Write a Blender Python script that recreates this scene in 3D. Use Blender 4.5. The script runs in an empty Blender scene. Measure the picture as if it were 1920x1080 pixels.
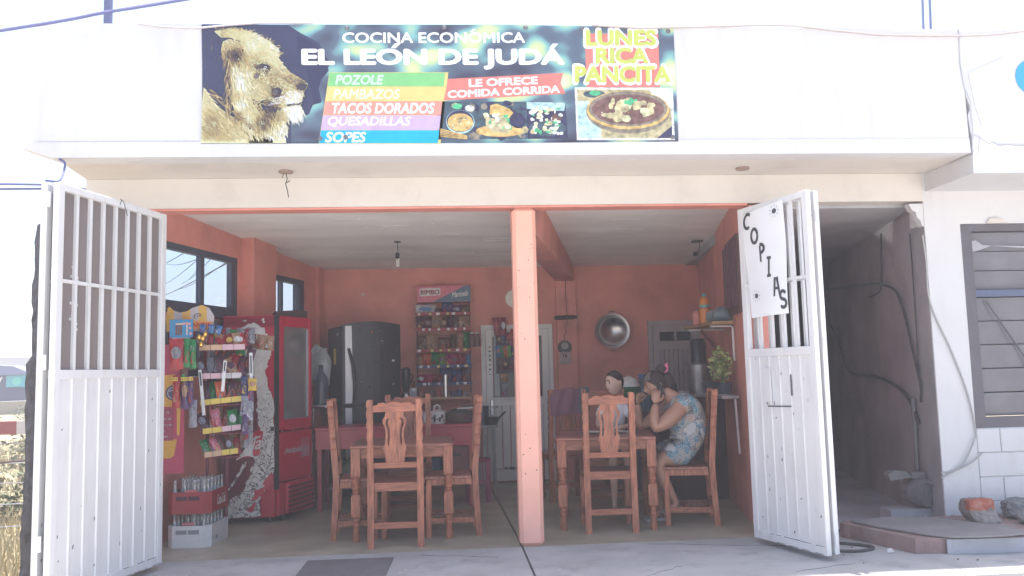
import bpy, bmesh, math, random
from mathutils import Vector, Matrix, Euler
random.seed(7)
SC = bpy.context.scene
COL = SC.collection
R = math.radians
PI = math.pi

# ------------------------------------------------------------------ camera
def look_matrix(yaw, pitch, roll):
    f = Vector((math.sin(yaw)*math.cos(pitch), math.cos(yaw)*math.cos(pitch), math.sin(pitch)))
    r0 = Vector((math.cos(yaw), -math.sin(yaw), 0)); u0 = r0.cross(f)
    r = math.cos(roll)*r0 - math.sin(roll)*u0
    u = math.cos(roll)*u0 + math.sin(roll)*r0
    return Matrix((r, u, -f)).transposed().to_4x4()
cam = bpy.data.cameras.new('camera'); cam.lens = 30.0; cam.sensor_width = 36.0
cam.clip_start = 0.05; cam.clip_end = 3000
camo = bpy.data.objects.new('camera', cam); COL.objects.link(camo)
camo.matrix_world = Matrix.Translation((0, 0, 1.32)) @ look_matrix(R(4.5), math.atan2(157, 1600), 0.0255)
SC.camera = camo

# ------------------------------------------------------------------ light
SUN_TAN = 0.15                      # how far the shadow runs out per metre of height
SUN_EL = math.atan2(1, SUN_TAN)
world = bpy.data.worlds.new('World'); SC.world = world; world.use_nodes = True
nt = world.node_tree
sky = nt.nodes.new('ShaderNodeTexSky'); sky.sky_type = 'NISHITA'; sky.sun_disc = False
sky.sun_elevation = SUN_EL; sky.sun_rotation = 0.0
sky.dust_density = 10.0; sky.ozone_density = 0.3; sky.air_density = 1.25; sky.altitude = 1500
bg = nt.nodes['Background']; nt.links.new(sky.outputs[0], bg.inputs[0]); bg.inputs[1].default_value = 0.15
sun = bpy.data.lights.new('sun', 'SUN'); sun.energy = 5.0; sun.angle = R(0.53); sun.color = (1, 0.95, 0.88)
suno = bpy.data.objects.new('sun', sun); COL.objects.link(suno)
suno.location = (0, 30, 60)
suno.rotation_euler = Vector((0.01, -SUN_TAN, -1)).to_track_quat('-Z', 'Y').to_euler()
vs = SC.view_settings
vs.view_transform = 'Standard'; vs.look = 'None'; vs.gamma = 1; vs.use_curve_mapping = False
vs.exposure = 1.38

# haze added to lift the darks like lens veil: closed box round everything
def haze_box(density):
    me = bpy.data.meshes.new('haze'); x0, x1, y0, y1, z0, z1 = -880, 880, -880, 880, -1.6, 9.5
    me.from_pydata([(x, y, z) for z in (z0, z1) for y in (y0, y1) for x in (x0, x1)], [], [(0, 2, 3, 1), (4, 5, 7, 6), (0, 1, 5, 4), (2, 6, 7, 3), (0, 4, 6, 2), (1, 3, 7, 5)])
    m = bpy.data.materials.new('veil_haze'); m.use_nodes = True; N = m.node_tree.nodes; N.remove(N['Principled BSDF'])
    v = N.new('ShaderNodeVolumePrincipled'); v.inputs['Color'].default_value = (.92, .93, 1.0, 1); v.inputs['Density'].default_value = density
    m.node_tree.links.new(v.outputs[0], N['Material Output'].inputs['Volume']); me.materials.append(m)
    o = bpy.data.objects.new('haze', me); COL.objects.link(o); o['kind'] = 'stuff'
haze_box(.0068)

# ------------------------------------------------------------------ materials
def S(r, g, b, k=1.0):
    f = lambda c: (c/12.92 if c <= 0.04045 else ((c+0.055)/1.055)**2.4)
    return (f(r/255)*k, f(g/255)*k, f(b/255)*k)
_mats = {}
def mat(name, col, rough=0.6, metal=0.0, var=0.10, scale=6.0, bump=0.15, bscale=80.0, col2=None, dirt=None,
        dirt_amt=0.0, dirt_scale=3.0, stretch=None, spec=0.5, detail=4.0, dstretch=None, rand=0.0):
    """Principled with noise-mixed colour, optional second colour, optional dirt, fine bump."""
    if name in _mats: return _mats[name]
    m = bpy.data.materials.new(name); m.use_nodes = True; t = m.node_tree; N = t.nodes; L = t.links
    p = N['Principled BSDF']; p.inputs['Roughness'].default_value = rough; p.inputs['Metallic'].default_value = metal
    p.inputs['Specular IOR Level'].default_value = spec
    tc = N.new('ShaderNodeTexCoord'); src = tc.outputs['Object']
    if stretch:
        mp = N.new('ShaderNodeMapping'); mp.inputs['Scale'].default_value = stretch
        L.new(src, mp.inputs[0]); src = mp.outputs[0]
    n = N.new('ShaderNodeTexNoise'); n.inputs['Scale'].default_value = scale; n.inputs['Detail'].default_value = detail
    L.new(src, n.inputs['Vector'])
    mx = N.new('ShaderNodeMix'); mx.data_type = 'RGBA'
    rmp = N.new('ShaderNodeMapRange'); rmp.inputs[1].default_value = 0.3; rmp.inputs[2].default_value = 0.7
    L.new(n.outputs[0], rmp.inputs[0]); L.new(rmp.outputs[0], mx.inputs[0])
    c1 = [max(0, c*(1-var)) for c in col]; c2 = [min(1, c*(1+var)) for c in (col2 or col)]
    mx.inputs[6].default_value = (*c1, 1); mx.inputs[7].default_value = (*c2, 1)
    out = mx.outputs[2]
    if dirt:
        n2 = N.new('ShaderNodeTexNoise'); n2.inputs['Scale'].default_value = dirt_scale; n2.inputs['Detail'].default_value = 8
        n2.inputs['Roughness'].default_value = 0.65
        dsrc = tc.outputs['Object']
        if dstretch:
            mp2 = N.new('ShaderNodeMapping'); mp2.inputs['Scale'].default_value = dstretch; L.new(dsrc, mp2.inputs[0]); dsrc = mp2.outputs[0]
        L.new(dsrc, n2.inputs['Vector'])
        r2 = N.new('ShaderNodeMapRange'); r2.inputs[1].default_value = 0.52; r2.inputs[2].default_value = 0.72
        r2.inputs[4].default_value = dirt_amt
        L.new(n2.outputs[0], r2.inputs[0])
        m2 = N.new('ShaderNodeMix'); m2.data_type = 'RGBA'; m2.inputs[7].default_value = (*dirt, 1)
        L.new(r2.outputs[0], m2.inputs[0]); L.new(out, m2.inputs[6]); out = m2.outputs[2]
    if rand:
        oi = N.new('ShaderNodeObjectInfo'); hs = N.new('ShaderNodeHueSaturation'); rv = N.new('ShaderNodeMapRange'); rv.inputs[3].default_value = 1-rand; rv.inputs[4].default_value = 1+rand
        L.new(oi.outputs['Random'], rv.inputs[0]); L.new(rv.outputs[0], hs.inputs['Value']); L.new(out, hs.inputs['Color']); out = hs.outputs[0]
    L.new(out, p.inputs['Base Color'])
    if bump > 0:
        b = N.new('ShaderNodeBump'); b.inputs['Strength'].default_value = bump; b.inputs['Distance'].default_value = 0.01
        nb = N.new('ShaderNodeTexNoise'); nb.inputs['Scale'].default_value = bscale; nb.inputs['Detail'].default_value = 5
        L.new(src, nb.inputs['Vector']); L.new(nb.outputs[0], b.inputs['Height']); L.new(b.outputs[0], p.inputs['Normal'])
    _mats[name] = m
    return m
def plain(name, col, rough=0.5, metal=0.0, spec=0.5):
    return mat(name, col, rough, metal, var=0.06, scale=25, bump=0.05, bscale=150, spec=spec)
def glassmat(name, tint, gloss=0.12, rough=0.02, alpha=None):
    if name in _mats: return _mats[name]
    m = bpy.data.materials.new(name); m.use_nodes = True; t = m.node_tree; N = t.nodes; L = t.links
    out = N['Material Output']; N.remove(N['Principled BSDF'])
    tr = N.new('ShaderNodeBsdfTransparent'); tr.inputs[0].default_value = (*tint, 1)
    gl = N.new('ShaderNodeBsdfGlossy'); gl.inputs['Roughness'].default_value = rough
    fr = N.new('ShaderNodeFresnel'); fr.inputs[0].default_value = 1.5
    ad = N.new('ShaderNodeMath'); ad.operation = 'MULTIPLY_ADD'; ad.inputs[1].default_value = 1.0; ad.inputs[2].default_value = gloss
    nz = N.new('ShaderNodeTexNoise'); nz.inputs['Scale'].default_value = 3.0
    ml = N.new('ShaderNodeMath'); ml.operation = 'MULTIPLY'
    L.new(nz.outputs[0], ml.inputs[0]); ml.inputs[1].default_value = 0.1
    a2 = N.new('ShaderNodeMath'); a2.operation = 'ADD'
    L.new(fr.outputs[0], ad.inputs[0]); L.new(ad.outputs[0], a2.inputs[0]); L.new(ml.outputs[0], a2.inputs[1])
    mx = N.new('ShaderNodeMixShader'); L.new(a2.outputs[0], mx.inputs[0]); L.new(tr.outputs[0], mx.inputs[1]); L.new(gl.outputs[0], mx.inputs[2])
    L.new(mx.outputs[0], out.inputs['Surface'])
    _mats[name] = m
    return m

WHITE = (0.80, 0.79, 0.78)
def wood_mat(name, c1, c2, grain=(1, 1, 1), rough=0.5):
    if name in _mats: return _mats[name]
    m = mat(name, c1, rough, var=0.28, scale=11, bump=0.18, bscale=30, col2=c2, stretch=grain, detail=8, dirt=tuple(c*.55 for c in c1), dirt_amt=.55, dirt_scale=7, dstretch=tuple(.4+.6*g for g in grain), rand=.10)
    return m

# ------------------------------------------------------------------ mesh builder
class MB:
    def __init__(self, off=(0, 0, 0)):
        self.v = []; self.f = []; self.m = []; self.off = Vector(off); self.X = None
    def _add(self, vs, fs, mi=0):
        n = len(self.v)
        if self.X is not None: vs = [self.X @ Vector(p) for p in vs]
        self.v += [Vector(p)+self.off for p in vs]
        self.f += [[i+n for i in f] for f in fs]; self.m += [mi]*len(fs)
        return self
    def box(self, x0, x1, y0, y1, z0, z1, mi=0, ch=0.0):
        if ch <= 0:
            vs = [(x, y, z) for z in (z0, z1) for y in (y0, y1) for x in (x0, x1)]
            fs = [(0, 2, 3, 1), (4, 5, 7, 6), (0, 1, 5, 4), (2, 6, 7, 3), (0, 4, 6, 2), (1, 3, 7, 5)]
            return self._add(vs, fs, mi)
        c = min(ch, (x1-x0)/2.01, (y1-y0)/2.01, (z1-z0)/2.01)
        bm = bmesh.new(); bmesh.ops.create_cube(bm, size=1)
        for v in bm.verts:
            v.co = Vector(((x0+x1)/2+v.co.x*(x1-x0), (y0+y1)/2+v.co.y*(y1-y0), (z0+z1)/2+v.co.z*(z1-z0)))
        bmesh.ops.bevel(bm, geom=bm.edges[:], offset=c, segments=1, affect='EDGES')
        bm.verts.index_update()
        vs = [v.co.copy() for v in bm.verts]; fs = [[v.index for v in f.verts] for f in bm.faces]; bm.free()
        return self._add(vs, fs, mi)
    def bar(self, a, b, w, h, mi=0, up=(0, 0, 1)):
        """box between two points, w across, h along up"""
        a = Vector(a); b = Vector(b); d = (b-a).normalized(); up = Vector(up)
        if abs(d.dot(up)) > 0.98: up = Vector((0, 1, 0))
        s = d.cross(up).normalized(); u = s.cross(d)
        vs = []
        for p in (a, b):
            for i, j in ((-1, -1), (1, -1), (1, 1), (-1, 1)): vs.append(p+s*(w/2*i)+u*(h/2*j))
        return self._add(vs, [(3, 2, 1, 0), (4, 5, 6, 7), (0, 1, 5, 4), (1, 2, 6, 5), (2, 3, 7, 6), (3, 0, 4, 7)], mi)
    def tube(self, path, r, seg=8, mi=0, caps=True):
        path = [Vector(p) for p in path]; rs = r if isinstance(r, (list, tuple)) else [r]*len(path)
        vs = []; fs = []; prev = None
        for i, p in enumerate(path):
            d = (path[min(i+1, len(path)-1)]-path[max(i-1, 0)])
            d = d.normalized() if d.length > 1e-9 else Vector((0, 0, 1))
            if prev is None:
                a = Vector((0, 0, 1)) if abs(d.z) < 0.9 else Vector((1, 0, 0)); s = d.cross(a).normalized()
            else:
                s = (prev - d*prev.dot(d)); s = s.normalized() if s.length > 1e-6 else d.orthogonal().normalized()
            prev = s; u = d.cross(s)
            for k in range(seg):
                t = 2*PI*k/seg; vs.append(p+(s*math.cos(t)+u*math.sin(t))*rs[i])
        for i in range(len(path)-1):
            for k in range(seg):
                fs.append((i*seg+k, i*seg+(k+1) % seg, (i+1)*seg+(k+1) % seg, (i+1)*seg+k))
        if caps:
            fs.append(tuple(reversed(range(seg)))); n = (len(path)-1)*seg; fs.append(tuple(range(n, n+seg)))
        return self._add(vs, fs, mi)
    def lathe(self, prof, c=(0, 0, 0), seg=16, mi=0, axis='z', caps=True):
        """prof: list of (radius, height)"""
        vs = []; fs = []; c = Vector(c)
        for r, h in prof:
            for k in range(seg):
                t = 2*PI*k/seg; x, y = r*math.cos(t), r*math.sin(t)
                vs.append(c+(Vector((x, y, h)) if axis == 'z' else Vector((x, -h, y)) if axis == 'y' else Vector((h, x, y))))
        for i in range(len(prof)-1):
            for k in range(seg):
                fs.append((i*seg+k, i*seg+(k+1) % seg, (i+1)*seg+(k+1) % seg, (i+1)*seg+k))
        if caps:
            if prof[0][0] > 1e-5: fs.append(tuple(reversed(range(seg))))
            if prof[-1][0] > 1e-5: n = (len(prof)-1)*seg; fs.append(tuple(range(n, n+seg)))
        return self._add(vs, fs, mi)
    def prism(self, poly, a, b, plane='xz', mi=0):
        """poly of 2-D points extruded from a to b along the third axis"""
        n = len(poly); vs = []
        for h in (a, b):
            for p, q in poly:
                vs.append({'xz': (p, h, q), 'xy': (p, q, h), 'yz': (h, p, q)}[plane])
        fs = [tuple(range(n)), tuple(range(2*n-1, n-1, -1))]
        for i in range(n): j = (i+1) % n; fs.append((i, i+n, j+n, j))
        return self._add(vs, fs, mi)
    def quad(self, *ps, mi=0):
        return self._add(ps, [tuple(range(len(ps)))], mi)
    def sphere(self, c, r, seg=14, rings=9, mi=0, noise=0.0, rnd=None):
        rx, ry, rz = r if isinstance(r, (list, tuple)) else (r, r, r); c = Vector(c); vs = [c+Vector((0, 0, rz))]; fs = []
        for i in range(1, rings):
            t = PI*i/rings
            for k in range(seg):
                a = 2*PI*k/seg; q = 1+(rnd.uniform(-noise, noise) if rnd else 0)
                vs.append(c+Vector((rx*math.sin(t)*math.cos(a), ry*math.sin(t)*math.sin(a), rz*math.cos(t)))*1.0*q if not noise else
                          c+Vector((rx*math.sin(t)*math.cos(a)*q, ry*math.sin(t)*math.sin(a)*q, rz*math.cos(t)*q)))
        vs.append(c-Vector((0, 0, rz))); n = len(vs)-1
        for k in range(seg):
            fs.append((0, 1+k, 1+(k+1) % seg)); o = 1+(rings-2)*seg; fs.append((n, o+(k+1) % seg, o+k))
        for i in range(rings-2):
            for k in range(seg):
                a = 1+i*seg; fs.append((a+k, a+seg+k, a+seg+(k+1) % seg, a+(k+1) % seg))
        return self._add(vs, fs, mi)
    def raw(self, vs, fs, mi=0): return self._add(vs, fs, mi)
    def mesh(self, name, mats, smooth=False, fix=True):
        me = bpy.data.meshes.new(name)
        me.from_pydata([tuple(v) for v in self.v], [], self.f)
        for m in (mats if isinstance(mats, (list, tuple)) else [mats]): me.materials.append(m)
        for i, p in enumerate(me.polygons): p.material_index = self.m[i]; p.use_smooth = smooth
        if fix:
            bm = bmesh.new(); bm.from_mesh(me); bmesh.ops.recalc_face_normals(bm, faces=bm.faces[:]); bm.to_mesh(me); bm.free()
        if smooth:
            try: me.set_sharp_from_angle(angle=R(40))
            except Exception: pass
        me.update(); return me
    def build(self, name, mats, parent=None, smooth=False, kind=None, label=None, fix=True):
        return link(name, self.mesh(name, mats, smooth, fix), parent, kind, label)
def link(name, me, parent=None, kind=None, label=None):
    o = bpy.data.objects.new(name, me); COL.objects.link(o)
    if parent is not None: o.parent = parent
    if kind: o['kind'] = kind
    if label: o['label'] = label
    return o
def thing(name, label, cat, loc=(0, 0, 0), rz=0.0, group=None):
    o = bpy.data.objects.new(name, None); COL.objects.link(o); o.empty_display_size = 0.1
    o.location = loc; o.rotation_euler = (0, 0, rz); o['label'] = label; o['category'] = cat
    if group: o['group'] = group
    return o
def tag(o, label, cat, group=None):
    o['label'] = label; o['category'] = cat
    if group: o['group'] = group
    return o
def dup(root, loc, rz=0.0, label=None, group=None):
    r = root.copy(); COL.objects.link(r); r.location = loc; r.rotation_euler = (0, 0, rz)
    if label: r['label'] = label
    if group: r['group'] = group
    for ch in list(root.children):
        c = ch.copy(); COL.objects.link(c); c.parent = r
        for g in list(ch.children):
            d = g.copy(); COL.objects.link(d); d.parent = c
    return r
def share(name, me, parent, loc=(0, 0, 0), rot=(0, 0, 0), scale=(1, 1, 1), m=None):
    o = bpy.data.objects.new(name, me); COL.objects.link(o)
    if parent is not None: o.parent = parent
    o.location = loc; o.rotation_euler = rot; o.scale = scale
    if m is not None:
        o.material_slots[0].link = 'OBJECT'; o.material_slots[0].material = m
    return o

# flat lettering: a text turned into mesh faces, returned as 2-D points scaled to a box
_txt = {}
def text2d(s, bold=0.02, shear=0.0, space=1.0):
    key = (s, bold, shear, space)
    if key not in _txt:
        cu = bpy.data.curves.new('lettering', 'FONT'); cu.body = s; cu.offset = bold; cu.shear = shear; cu.space_character = space
        cu.resolution_u = 3
        ob = bpy.data.objects.new('lettering', cu); COL.objects.link(ob)
        dg = bpy.context.evaluated_depsgraph_get(); ev = ob.evaluated_get(dg); me = ev.to_mesh()
        vs = [(v.co.x, v.co.y) for v in me.vertices]; fs = [list(p.vertices) for p in me.polygons]
        ev.to_mesh_clear(); bpy.data.objects.remove(ob); bpy.data.curves.remove(cu)
        _txt[key] = (vs, fs)
    return _txt[key]
def bold_raw(vs, fs, add, b):
    """repeat a flat text with small shifts so that the strokes thicken without overlapping in one plane"""
    for i, (dx, dy) in enumerate(((0, 0), (b, 0), (-b, 0), (0, b), (0, -b), (b*.7, b*.7), (-b*.7, b*.7), (b*.7, -b*.7), (-b*.7, -b*.7)) if b > 0 else ((0, 0),)):
        add([(x+dx, y+dy) for x, y in vs], fs, i)
def put_text(mb, s, O, U, V, w, h, bold=0.02, shear=0.0, mi=0, space=1.0):
    """fit text into the box w x h, lower-left corner O, axes U, V (unit vectors)"""
    vs, fs = text2d(s, 0.0, shear, space)
    if not vs: return mb
    x0 = min(v[0] for v in vs); x1 = max(v[0] for v in vs); y0 = min(v[1] for v in vs); y1 = max(v[1] for v in vs)
    O = Vector(O); U = Vector(U); V = Vector(V); N_ = U.cross(V).normalized()
    bold_raw(vs, fs, lambda p, f, i: mb.raw([O+U*((x-x0)/(x1-x0)*w)+V*((y-y0)/(y1-y0)*h)+N_*(.00015*i) for x, y in p], f, mi), bold*.8)
    return mb
# ------------------------------------------------------------------ shared materials
M_white = mat('white_wall_paint', (0.57, 0.57, 0.585), 0.75, var=0.03, scale=2.2, bump=0.25, bscale=35, dirt=(0.46, 0.45, 0.45), dirt_amt=0.35, dirt_scale=2.2, dstretch=(2.5, 2.5, .6))
M_cream = mat('cream_paint', (0.60, 0.565, 0.525), 0.75, var=0.03, scale=2.0, bump=0.25, bscale=30, dirt=(0.44, 0.40, 0.36), dirt_amt=0.45, dirt_scale=2.2)
M_salmon = mat('salmon_wall_paint', (0.64, 0.25, 0.195), 0.6, var=0.12, scale=2.4, bump=0.35, bscale=30, dirt=(0.38, 0.14, 0.12), dirt_amt=0.5, dirt_scale=2.0)
M_pillar = mat('light_salmon_paint', (0.80, 0.41, 0.315), 0.55, var=0.04, scale=4.0, bump=0.2, bscale=50, dirt=(0.6, 0.33, 0.28), dirt_amt=0.4, dirt_scale=3.0)
M_ceil = mat('raw_plaster_ceiling', (0.86, 0.86, 0.85), 0.85, var=0.10, scale=1.6, bump=0.4, bscale=12, stretch=(0.5, 2.2, 1), dirt=(0.62, 0.61, 0.60), dirt_amt=0.5, dirt_scale=1.2)
M_conc = mat('raw_concrete', (0.41, 0.415, 0.44), 0.9, var=0.18, scale=2.0, bump=0.6, bscale=25, dirt=(0.26, 0.26, 0.275), dirt_amt=0.5, dirt_scale=1.4)
M_floor = mat('polished_concrete_floor', (0.36, 0.33, 0.25), 0.42, var=0.22, scale=2.5, bump=0.12, bscale=20, dirt=(0.26, 0.24, 0.19), dirt_amt=0.6, dirt_scale=3.2)
M_walk = mat('sidewalk_concrete', (0.38, 0.38, 0.385), 0.88, var=0.14, scale=1.8, bump=0.5, bscale=70, dirt=(0.23, 0.23, 0.23), dirt_amt=0.75, dirt_scale=3.5)
M_road = mat('dusty_road', (0.53, 0.50, 0.46), 0.95, var=0.14, scale=0.8, bump=0.6, bscale=12, dirt=(0.40, 0.37, 0.34), dirt_amt=0.5, dirt_scale=1.2)
M_dark = mat('dark_gap', (0.03, 0.03, 0.03), 0.9, var=0.2)
M_steel = mat('galvanised_steel', (0.5, 0.5, 0.52), 0.35, 0.9, var=0.1, scale=12, bump=0.05)
M_frame = mat('blue_grey_window_paint', (0.055, 0.06, 0.095), 0.5, var=0.15, scale=10, bump=0.1)
M_black = plain('black_plastic', (0.02, 0.02, 0.022), 0.45)
M_wire = plain('dark_cable', (0.035, 0.035, 0.045), 0.6)
M_bluewire = plain('blue_grey_cable', (0.10, 0.11, 0.26), 0.6)
M_gatewhite = mat('white_gate_enamel', (0.66, 0.66, 0.67), 0.42, var=0.03, scale=3, bump=0.08, bscale=20, dirt=(0.50, 0.485, 0.47), dirt_amt=0.45, dirt_scale=3.5, dstretch=(5, 5, .8))
M_rust = mat('bare_rusty_metal', (0.09, 0.085, 0.085), 0.7, var=0.3, scale=40)
M_glass = glassmat('window_glass', (0.62, 0.70, 0.82), 0.08)

# ------------------------------------------------------------------ ground
def wavy_sheet(x0, x1, y0, y1, nx, ny, hz, name, m, kind='structure'):
    mb = MB(); vs = []; fs = []
    for j in range(ny+1):
        for i in range(nx+1):
            x = x0+(x1-x0)*i/nx; y = y0+(y1-y0)*j/ny; vs.append((x, y, hz(x, y)))
    for j in range(ny):
        for i in range(nx):
            a = j*(nx+1)+i; fs.append((a, a+1, a+nx+2, a+nx+1))
    return mb.raw(vs, fs).build(name, m, kind=kind, smooth=True, fix=False)
mb = MB(); mb.raw([(-900, -900, -0.45), (900, -900, -0.45), (900, 900, -0.45), (-900, 900, -0.45)], [(0, 1, 2, 3)])
M_dry = mat('dry_grass_soil', (0.30, 0.25, 0.15), 0.95, var=0.3, scale=0.6, bump=0.6, bscale=6, dirt=(0.12, 0.12, 0.06), dirt_amt=0.7, dirt_scale=0.5)
mb.build('ground', M_dry, kind='structure', fix=False)
MB().box(-60, 60, -14, 5.16, -0.44, -0.13).build('road', M_road, kind='structure')
def hill(x, y):
    t = max(0.0, y-14)/60; n = math.sin(x*0.31+y*0.17)*0.25+math.sin(x*0.9-y*0.6)*0.12
    return -0.42+min(1, t)*1.35+n*0.5*min(1, max(0, (y-6)/6))
wavy_sheet(-75, -2.95, 5.3, 95, 60, 70, hill, 'hillside', M_dry)
# sidewalk in two poured slabs with an open joint, dark bed below
jx = lambda y: 0.548 + (9.513-0.548*0-y)*0.0 + (-0.0207)*(max(y, 6.8)-6.8)
mb = MB(); mb.prism([(-2.78, 5.18), (0.540, 5.18), (0.540, 6.581), (-2.78, 6.581)], -0.30, 0.0, 'xy')
mb.build('sidewalk', M_walk, kind='structure')
mb = MB(); mb.prism([(0.556, 5.18), (9.0, 5.18), (9.0, 6.581), (0.556, 6.581)], -0.30, 0.0, 'xy')
mb.build('sidewalk', M_walk, kind='structure')
mb = MB(); rk_ = random.Random(6)
for x, y, n, dx, dy in ((-2.3, 5.35, 14, .07, .075), (1.0, 5.3, 12, .05, .10), (1.5, 6.5, 14, .085, -.05), (2.2, 5.45, 9, .06, .05), (-.2, 6.45, 9, .07, -.06)):
    pts = []
    for k in range(n): pts.append((x, y, .0008)); x += dx*rk_.uniform(.8, 1.2); y += dy*rk_.uniform(.1, .8); y = min(y, 6.56)
    mb.tube(pts, [.001]+[rk_.uniform(.0008, .0018) for _ in pts[2:]]+[.001], 5)
mb.build('sidewalk_crack', M_dark, kind='structure')
MB().box(-2.7, 5.2, 5.25, 12.4, -0.29, -0.035).build('foundation', M_dark, kind='structure')

# ------------------------------------------------------------------ the shop building
BO = (0, 6.6, 0)
shop = thing('shop_building', 'white eatery building with open salmon pink dining room and roof overhang', 'building', BO)
def nb(): return MB(off=(0, -6.6, 0))
def P(name, mb, m, parent=shop, **k): return mb.build(name, m, parent, **k)
ZC = lambda y: 2.61+0.055*(10.45-y)
# interior floor
mb = nb(); mb.prism([(-2.6, 6.587), (0.540, 6.587), (0.540, 6.8), (0.466, 10.45), (-2.6, 10.45)], -0.03, 0.0, 'xy'); P('floor', mb, M_floor)
mb = nb(); mb.prism([(0.556, 6.587), (2.46, 6.587), (3.3, 10.45), (0.482, 10.45), (0.556, 6.8)], -0.03, 0.0, 'xy'); P('floor', mb, M_floor)
# parapet (slightly uneven top)
rnd = random.Random(3)
mb = nb(); n = 26; top = []
for i in range(n+1):
    x = -2.795+(3.895+2.795)*i/n; top.append((x, 3.808+rnd.uniform(-0.006, 0.006)+(0.0 if 0 < i < n else -0.006)))
mb.prism([(-2.79, 2.963)]+top+[(3.905, 2.963)], 5.932, 6.10, 'xz'); P('parapet', mb, M_white)
# roof slab with a chipped, bevelled left corner
mb = nb(); mb.prism([(-2.66, 2.852), (3.91, 2.852), (3.905, 2.961), (-2.86, 2.961), (-2.88, 2.93)], 5.926, 6.10, 'xz'); P('slab_edge', mb, M_white)
mb = nb(); mb.prism([(-2.66, 6.102), (3.92, 6.102), (3.96, 6.60), (4.9, 12.6), (-1.75, 12.6), (-2.70, 6.60)], 2.853, 2.96, 'xy'); P('roof_slab', mb, M_cream)
mb = nb()
for i in range(15):                                       # cracks and crumbled spots under the slab edge
    x = -2.55+i*0.42+rnd.uniform(-.15, .15); w = rnd.uniform(.05, .22)
    pts = []
    for k in range(7): pts.append((x+w*k/6, 5.94+.03*(i % 5)+rnd.uniform(0, .010)))
    mb.tube([(a, b, 2.8525) for a, b in pts], [rnd.uniform(.001, .0035) for _ in pts], 5)
for i in range(9):
    x = -2.75+i*0.12; mb.tube([(x, 5.9255, 2.962+rnd.uniform(-.002, .002)), (x+.06, 5.93, 2.963), (x+.1+rnd.uniform(0, .03), 5.93, 2.963)], 0.003, 5)
P('plaster_crack', mb, M_conc, kind='stuff')
# beam over the opening, cream face and salmon soffit strip
mb = nb(); mb.box(-2.70, 3.9, 6.586, 6.74, 2.622, 2.851); P('beam', mb, M_cream)
mb = nb(); mb.box(-2.5, 2.43, 6.590, 6.738, 2.604, 2.620); P('beam_soffit', mb, M_salmon)
# pillar with chamfered edges
mb = nb(); mb.box(0.532, 0.718, 6.584, 6.77, 0.0, 2.603, ch=0.028); P('pillar', mb, M_pillar)
mb = nb()
for k in range(16):
    x = rnd.uniform(.56, .70); z = rnd.uniform(.5, 2.4); mb.lathe([(rnd.uniform(.003, .0055), 0.0), (.002, .004)], (x, 6.584, z), 6, axis='y')
P('nail_hole', mb, M_dark, kind='stuff')
# left wall in its own frame
A = Vector((-2.52, 6.74, 0)); B = Vector((-1.50, 10.45, 0)); LT = (B-A).normalized(); LN = Vector((-LT.y, LT.x, 0))
LW = Matrix(((LT.x, LN.x, 0, A.x), (LT.y, LN.y, 0, A.y), (0, 0, 1, 0), (0, 0, 0, 1)))    # (s, outward, z)
def holes_wall(mb, s0, s1, z0, z1, t0, t1, holes):
    xs = sorted({s0, s1, *[h[0] for h in holes], *[h[1] for h in holes]})
    for a, b in zip(xs, xs[1:]):
        cuts = [(h[2], h[3]) for h in holes if h[0] <= a+1e-6 and h[1] >= b-1e-6]
        z = z0
        for ca, cb in sorted(cuts):
            if ca > z: mb.box(a, b, t0, t1, z, ca)
            z = cb
        if z1 > z: mb.box(a, b, t0, t1, z, z1)
WINS = [(0.60, 1.84, 1.35, 2.50), (2.50, 3.37, 1.35, 2.43)]
mb = nb(); mb.X = LW; holes_wall(mb, 0, 3.9, 0, 2.852, 0, 0.06, WINS); P('left_wall', mb, M_salmon)
mb = nb(); mb.X = LW; mb.box(1.93, 2.40, -0.13, -0.001, 0, 2.76); mb.box(3.66, 3.80, -0.06, -0.001, 0, 2.64); P('wall_pier', mb, M_salmon)
for s0, s1, z0, z1 in WINS:
    mb = nb(); mb.X = LW; f = 0.06
    mb.box(s0+.001, s0+.03, .003, .055, z0+.001, z1-.001); mb.box(s1-f-.05, s1-.001, .003, .055, z0+.001, z1-.001)
    mb.box(s0+.03, s1-f-.05, .003, .055, z1-f, z1-.001); mb.box(s0+.03, s1-f-.05, .003, .055, z0+.001, z0+f)
    zm = z0+.55*(z1-z0)-.03
    if s0 < 1: mb.box(s0+.03, s1-f-.05, .005, .053, zm-.05, zm+.05)
    w = P('window', mb, M_frame)
    sm = (s0+s1)/2 if s0 < 1 else s0+.32
    g = nb(); g.X = LW
    if s0 < 1:
        g.box(sm-.03, sm+.03, .005, .053, zm+.05, z1-f); g.box(sm-.03, sm+.03, .005, .053, z0+f, zm-.05)
    else:
        g.box(sm-.02, sm+.02, .005, .053, z0+f, z1-f); g.box(s1-.19, s1-.175, .005, .053, z0+f, z1-f)
    P('mullion', g, M_frame, w)
    g = nb(); g.X = LW
    for a, b in ((s0+.03, sm-.03), (sm+.03, s1-f-.05)):
        for c, d in (((z0+f, zm-.05), (zm+.05, z1-f)) if s0 < 1 else ((z0+f, z1-f),)):
            g.quad((a, .03, c), (b, .03, c), (b, .03, d), (a, .03, d))
    P('pane', g, M_glass, w)
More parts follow.
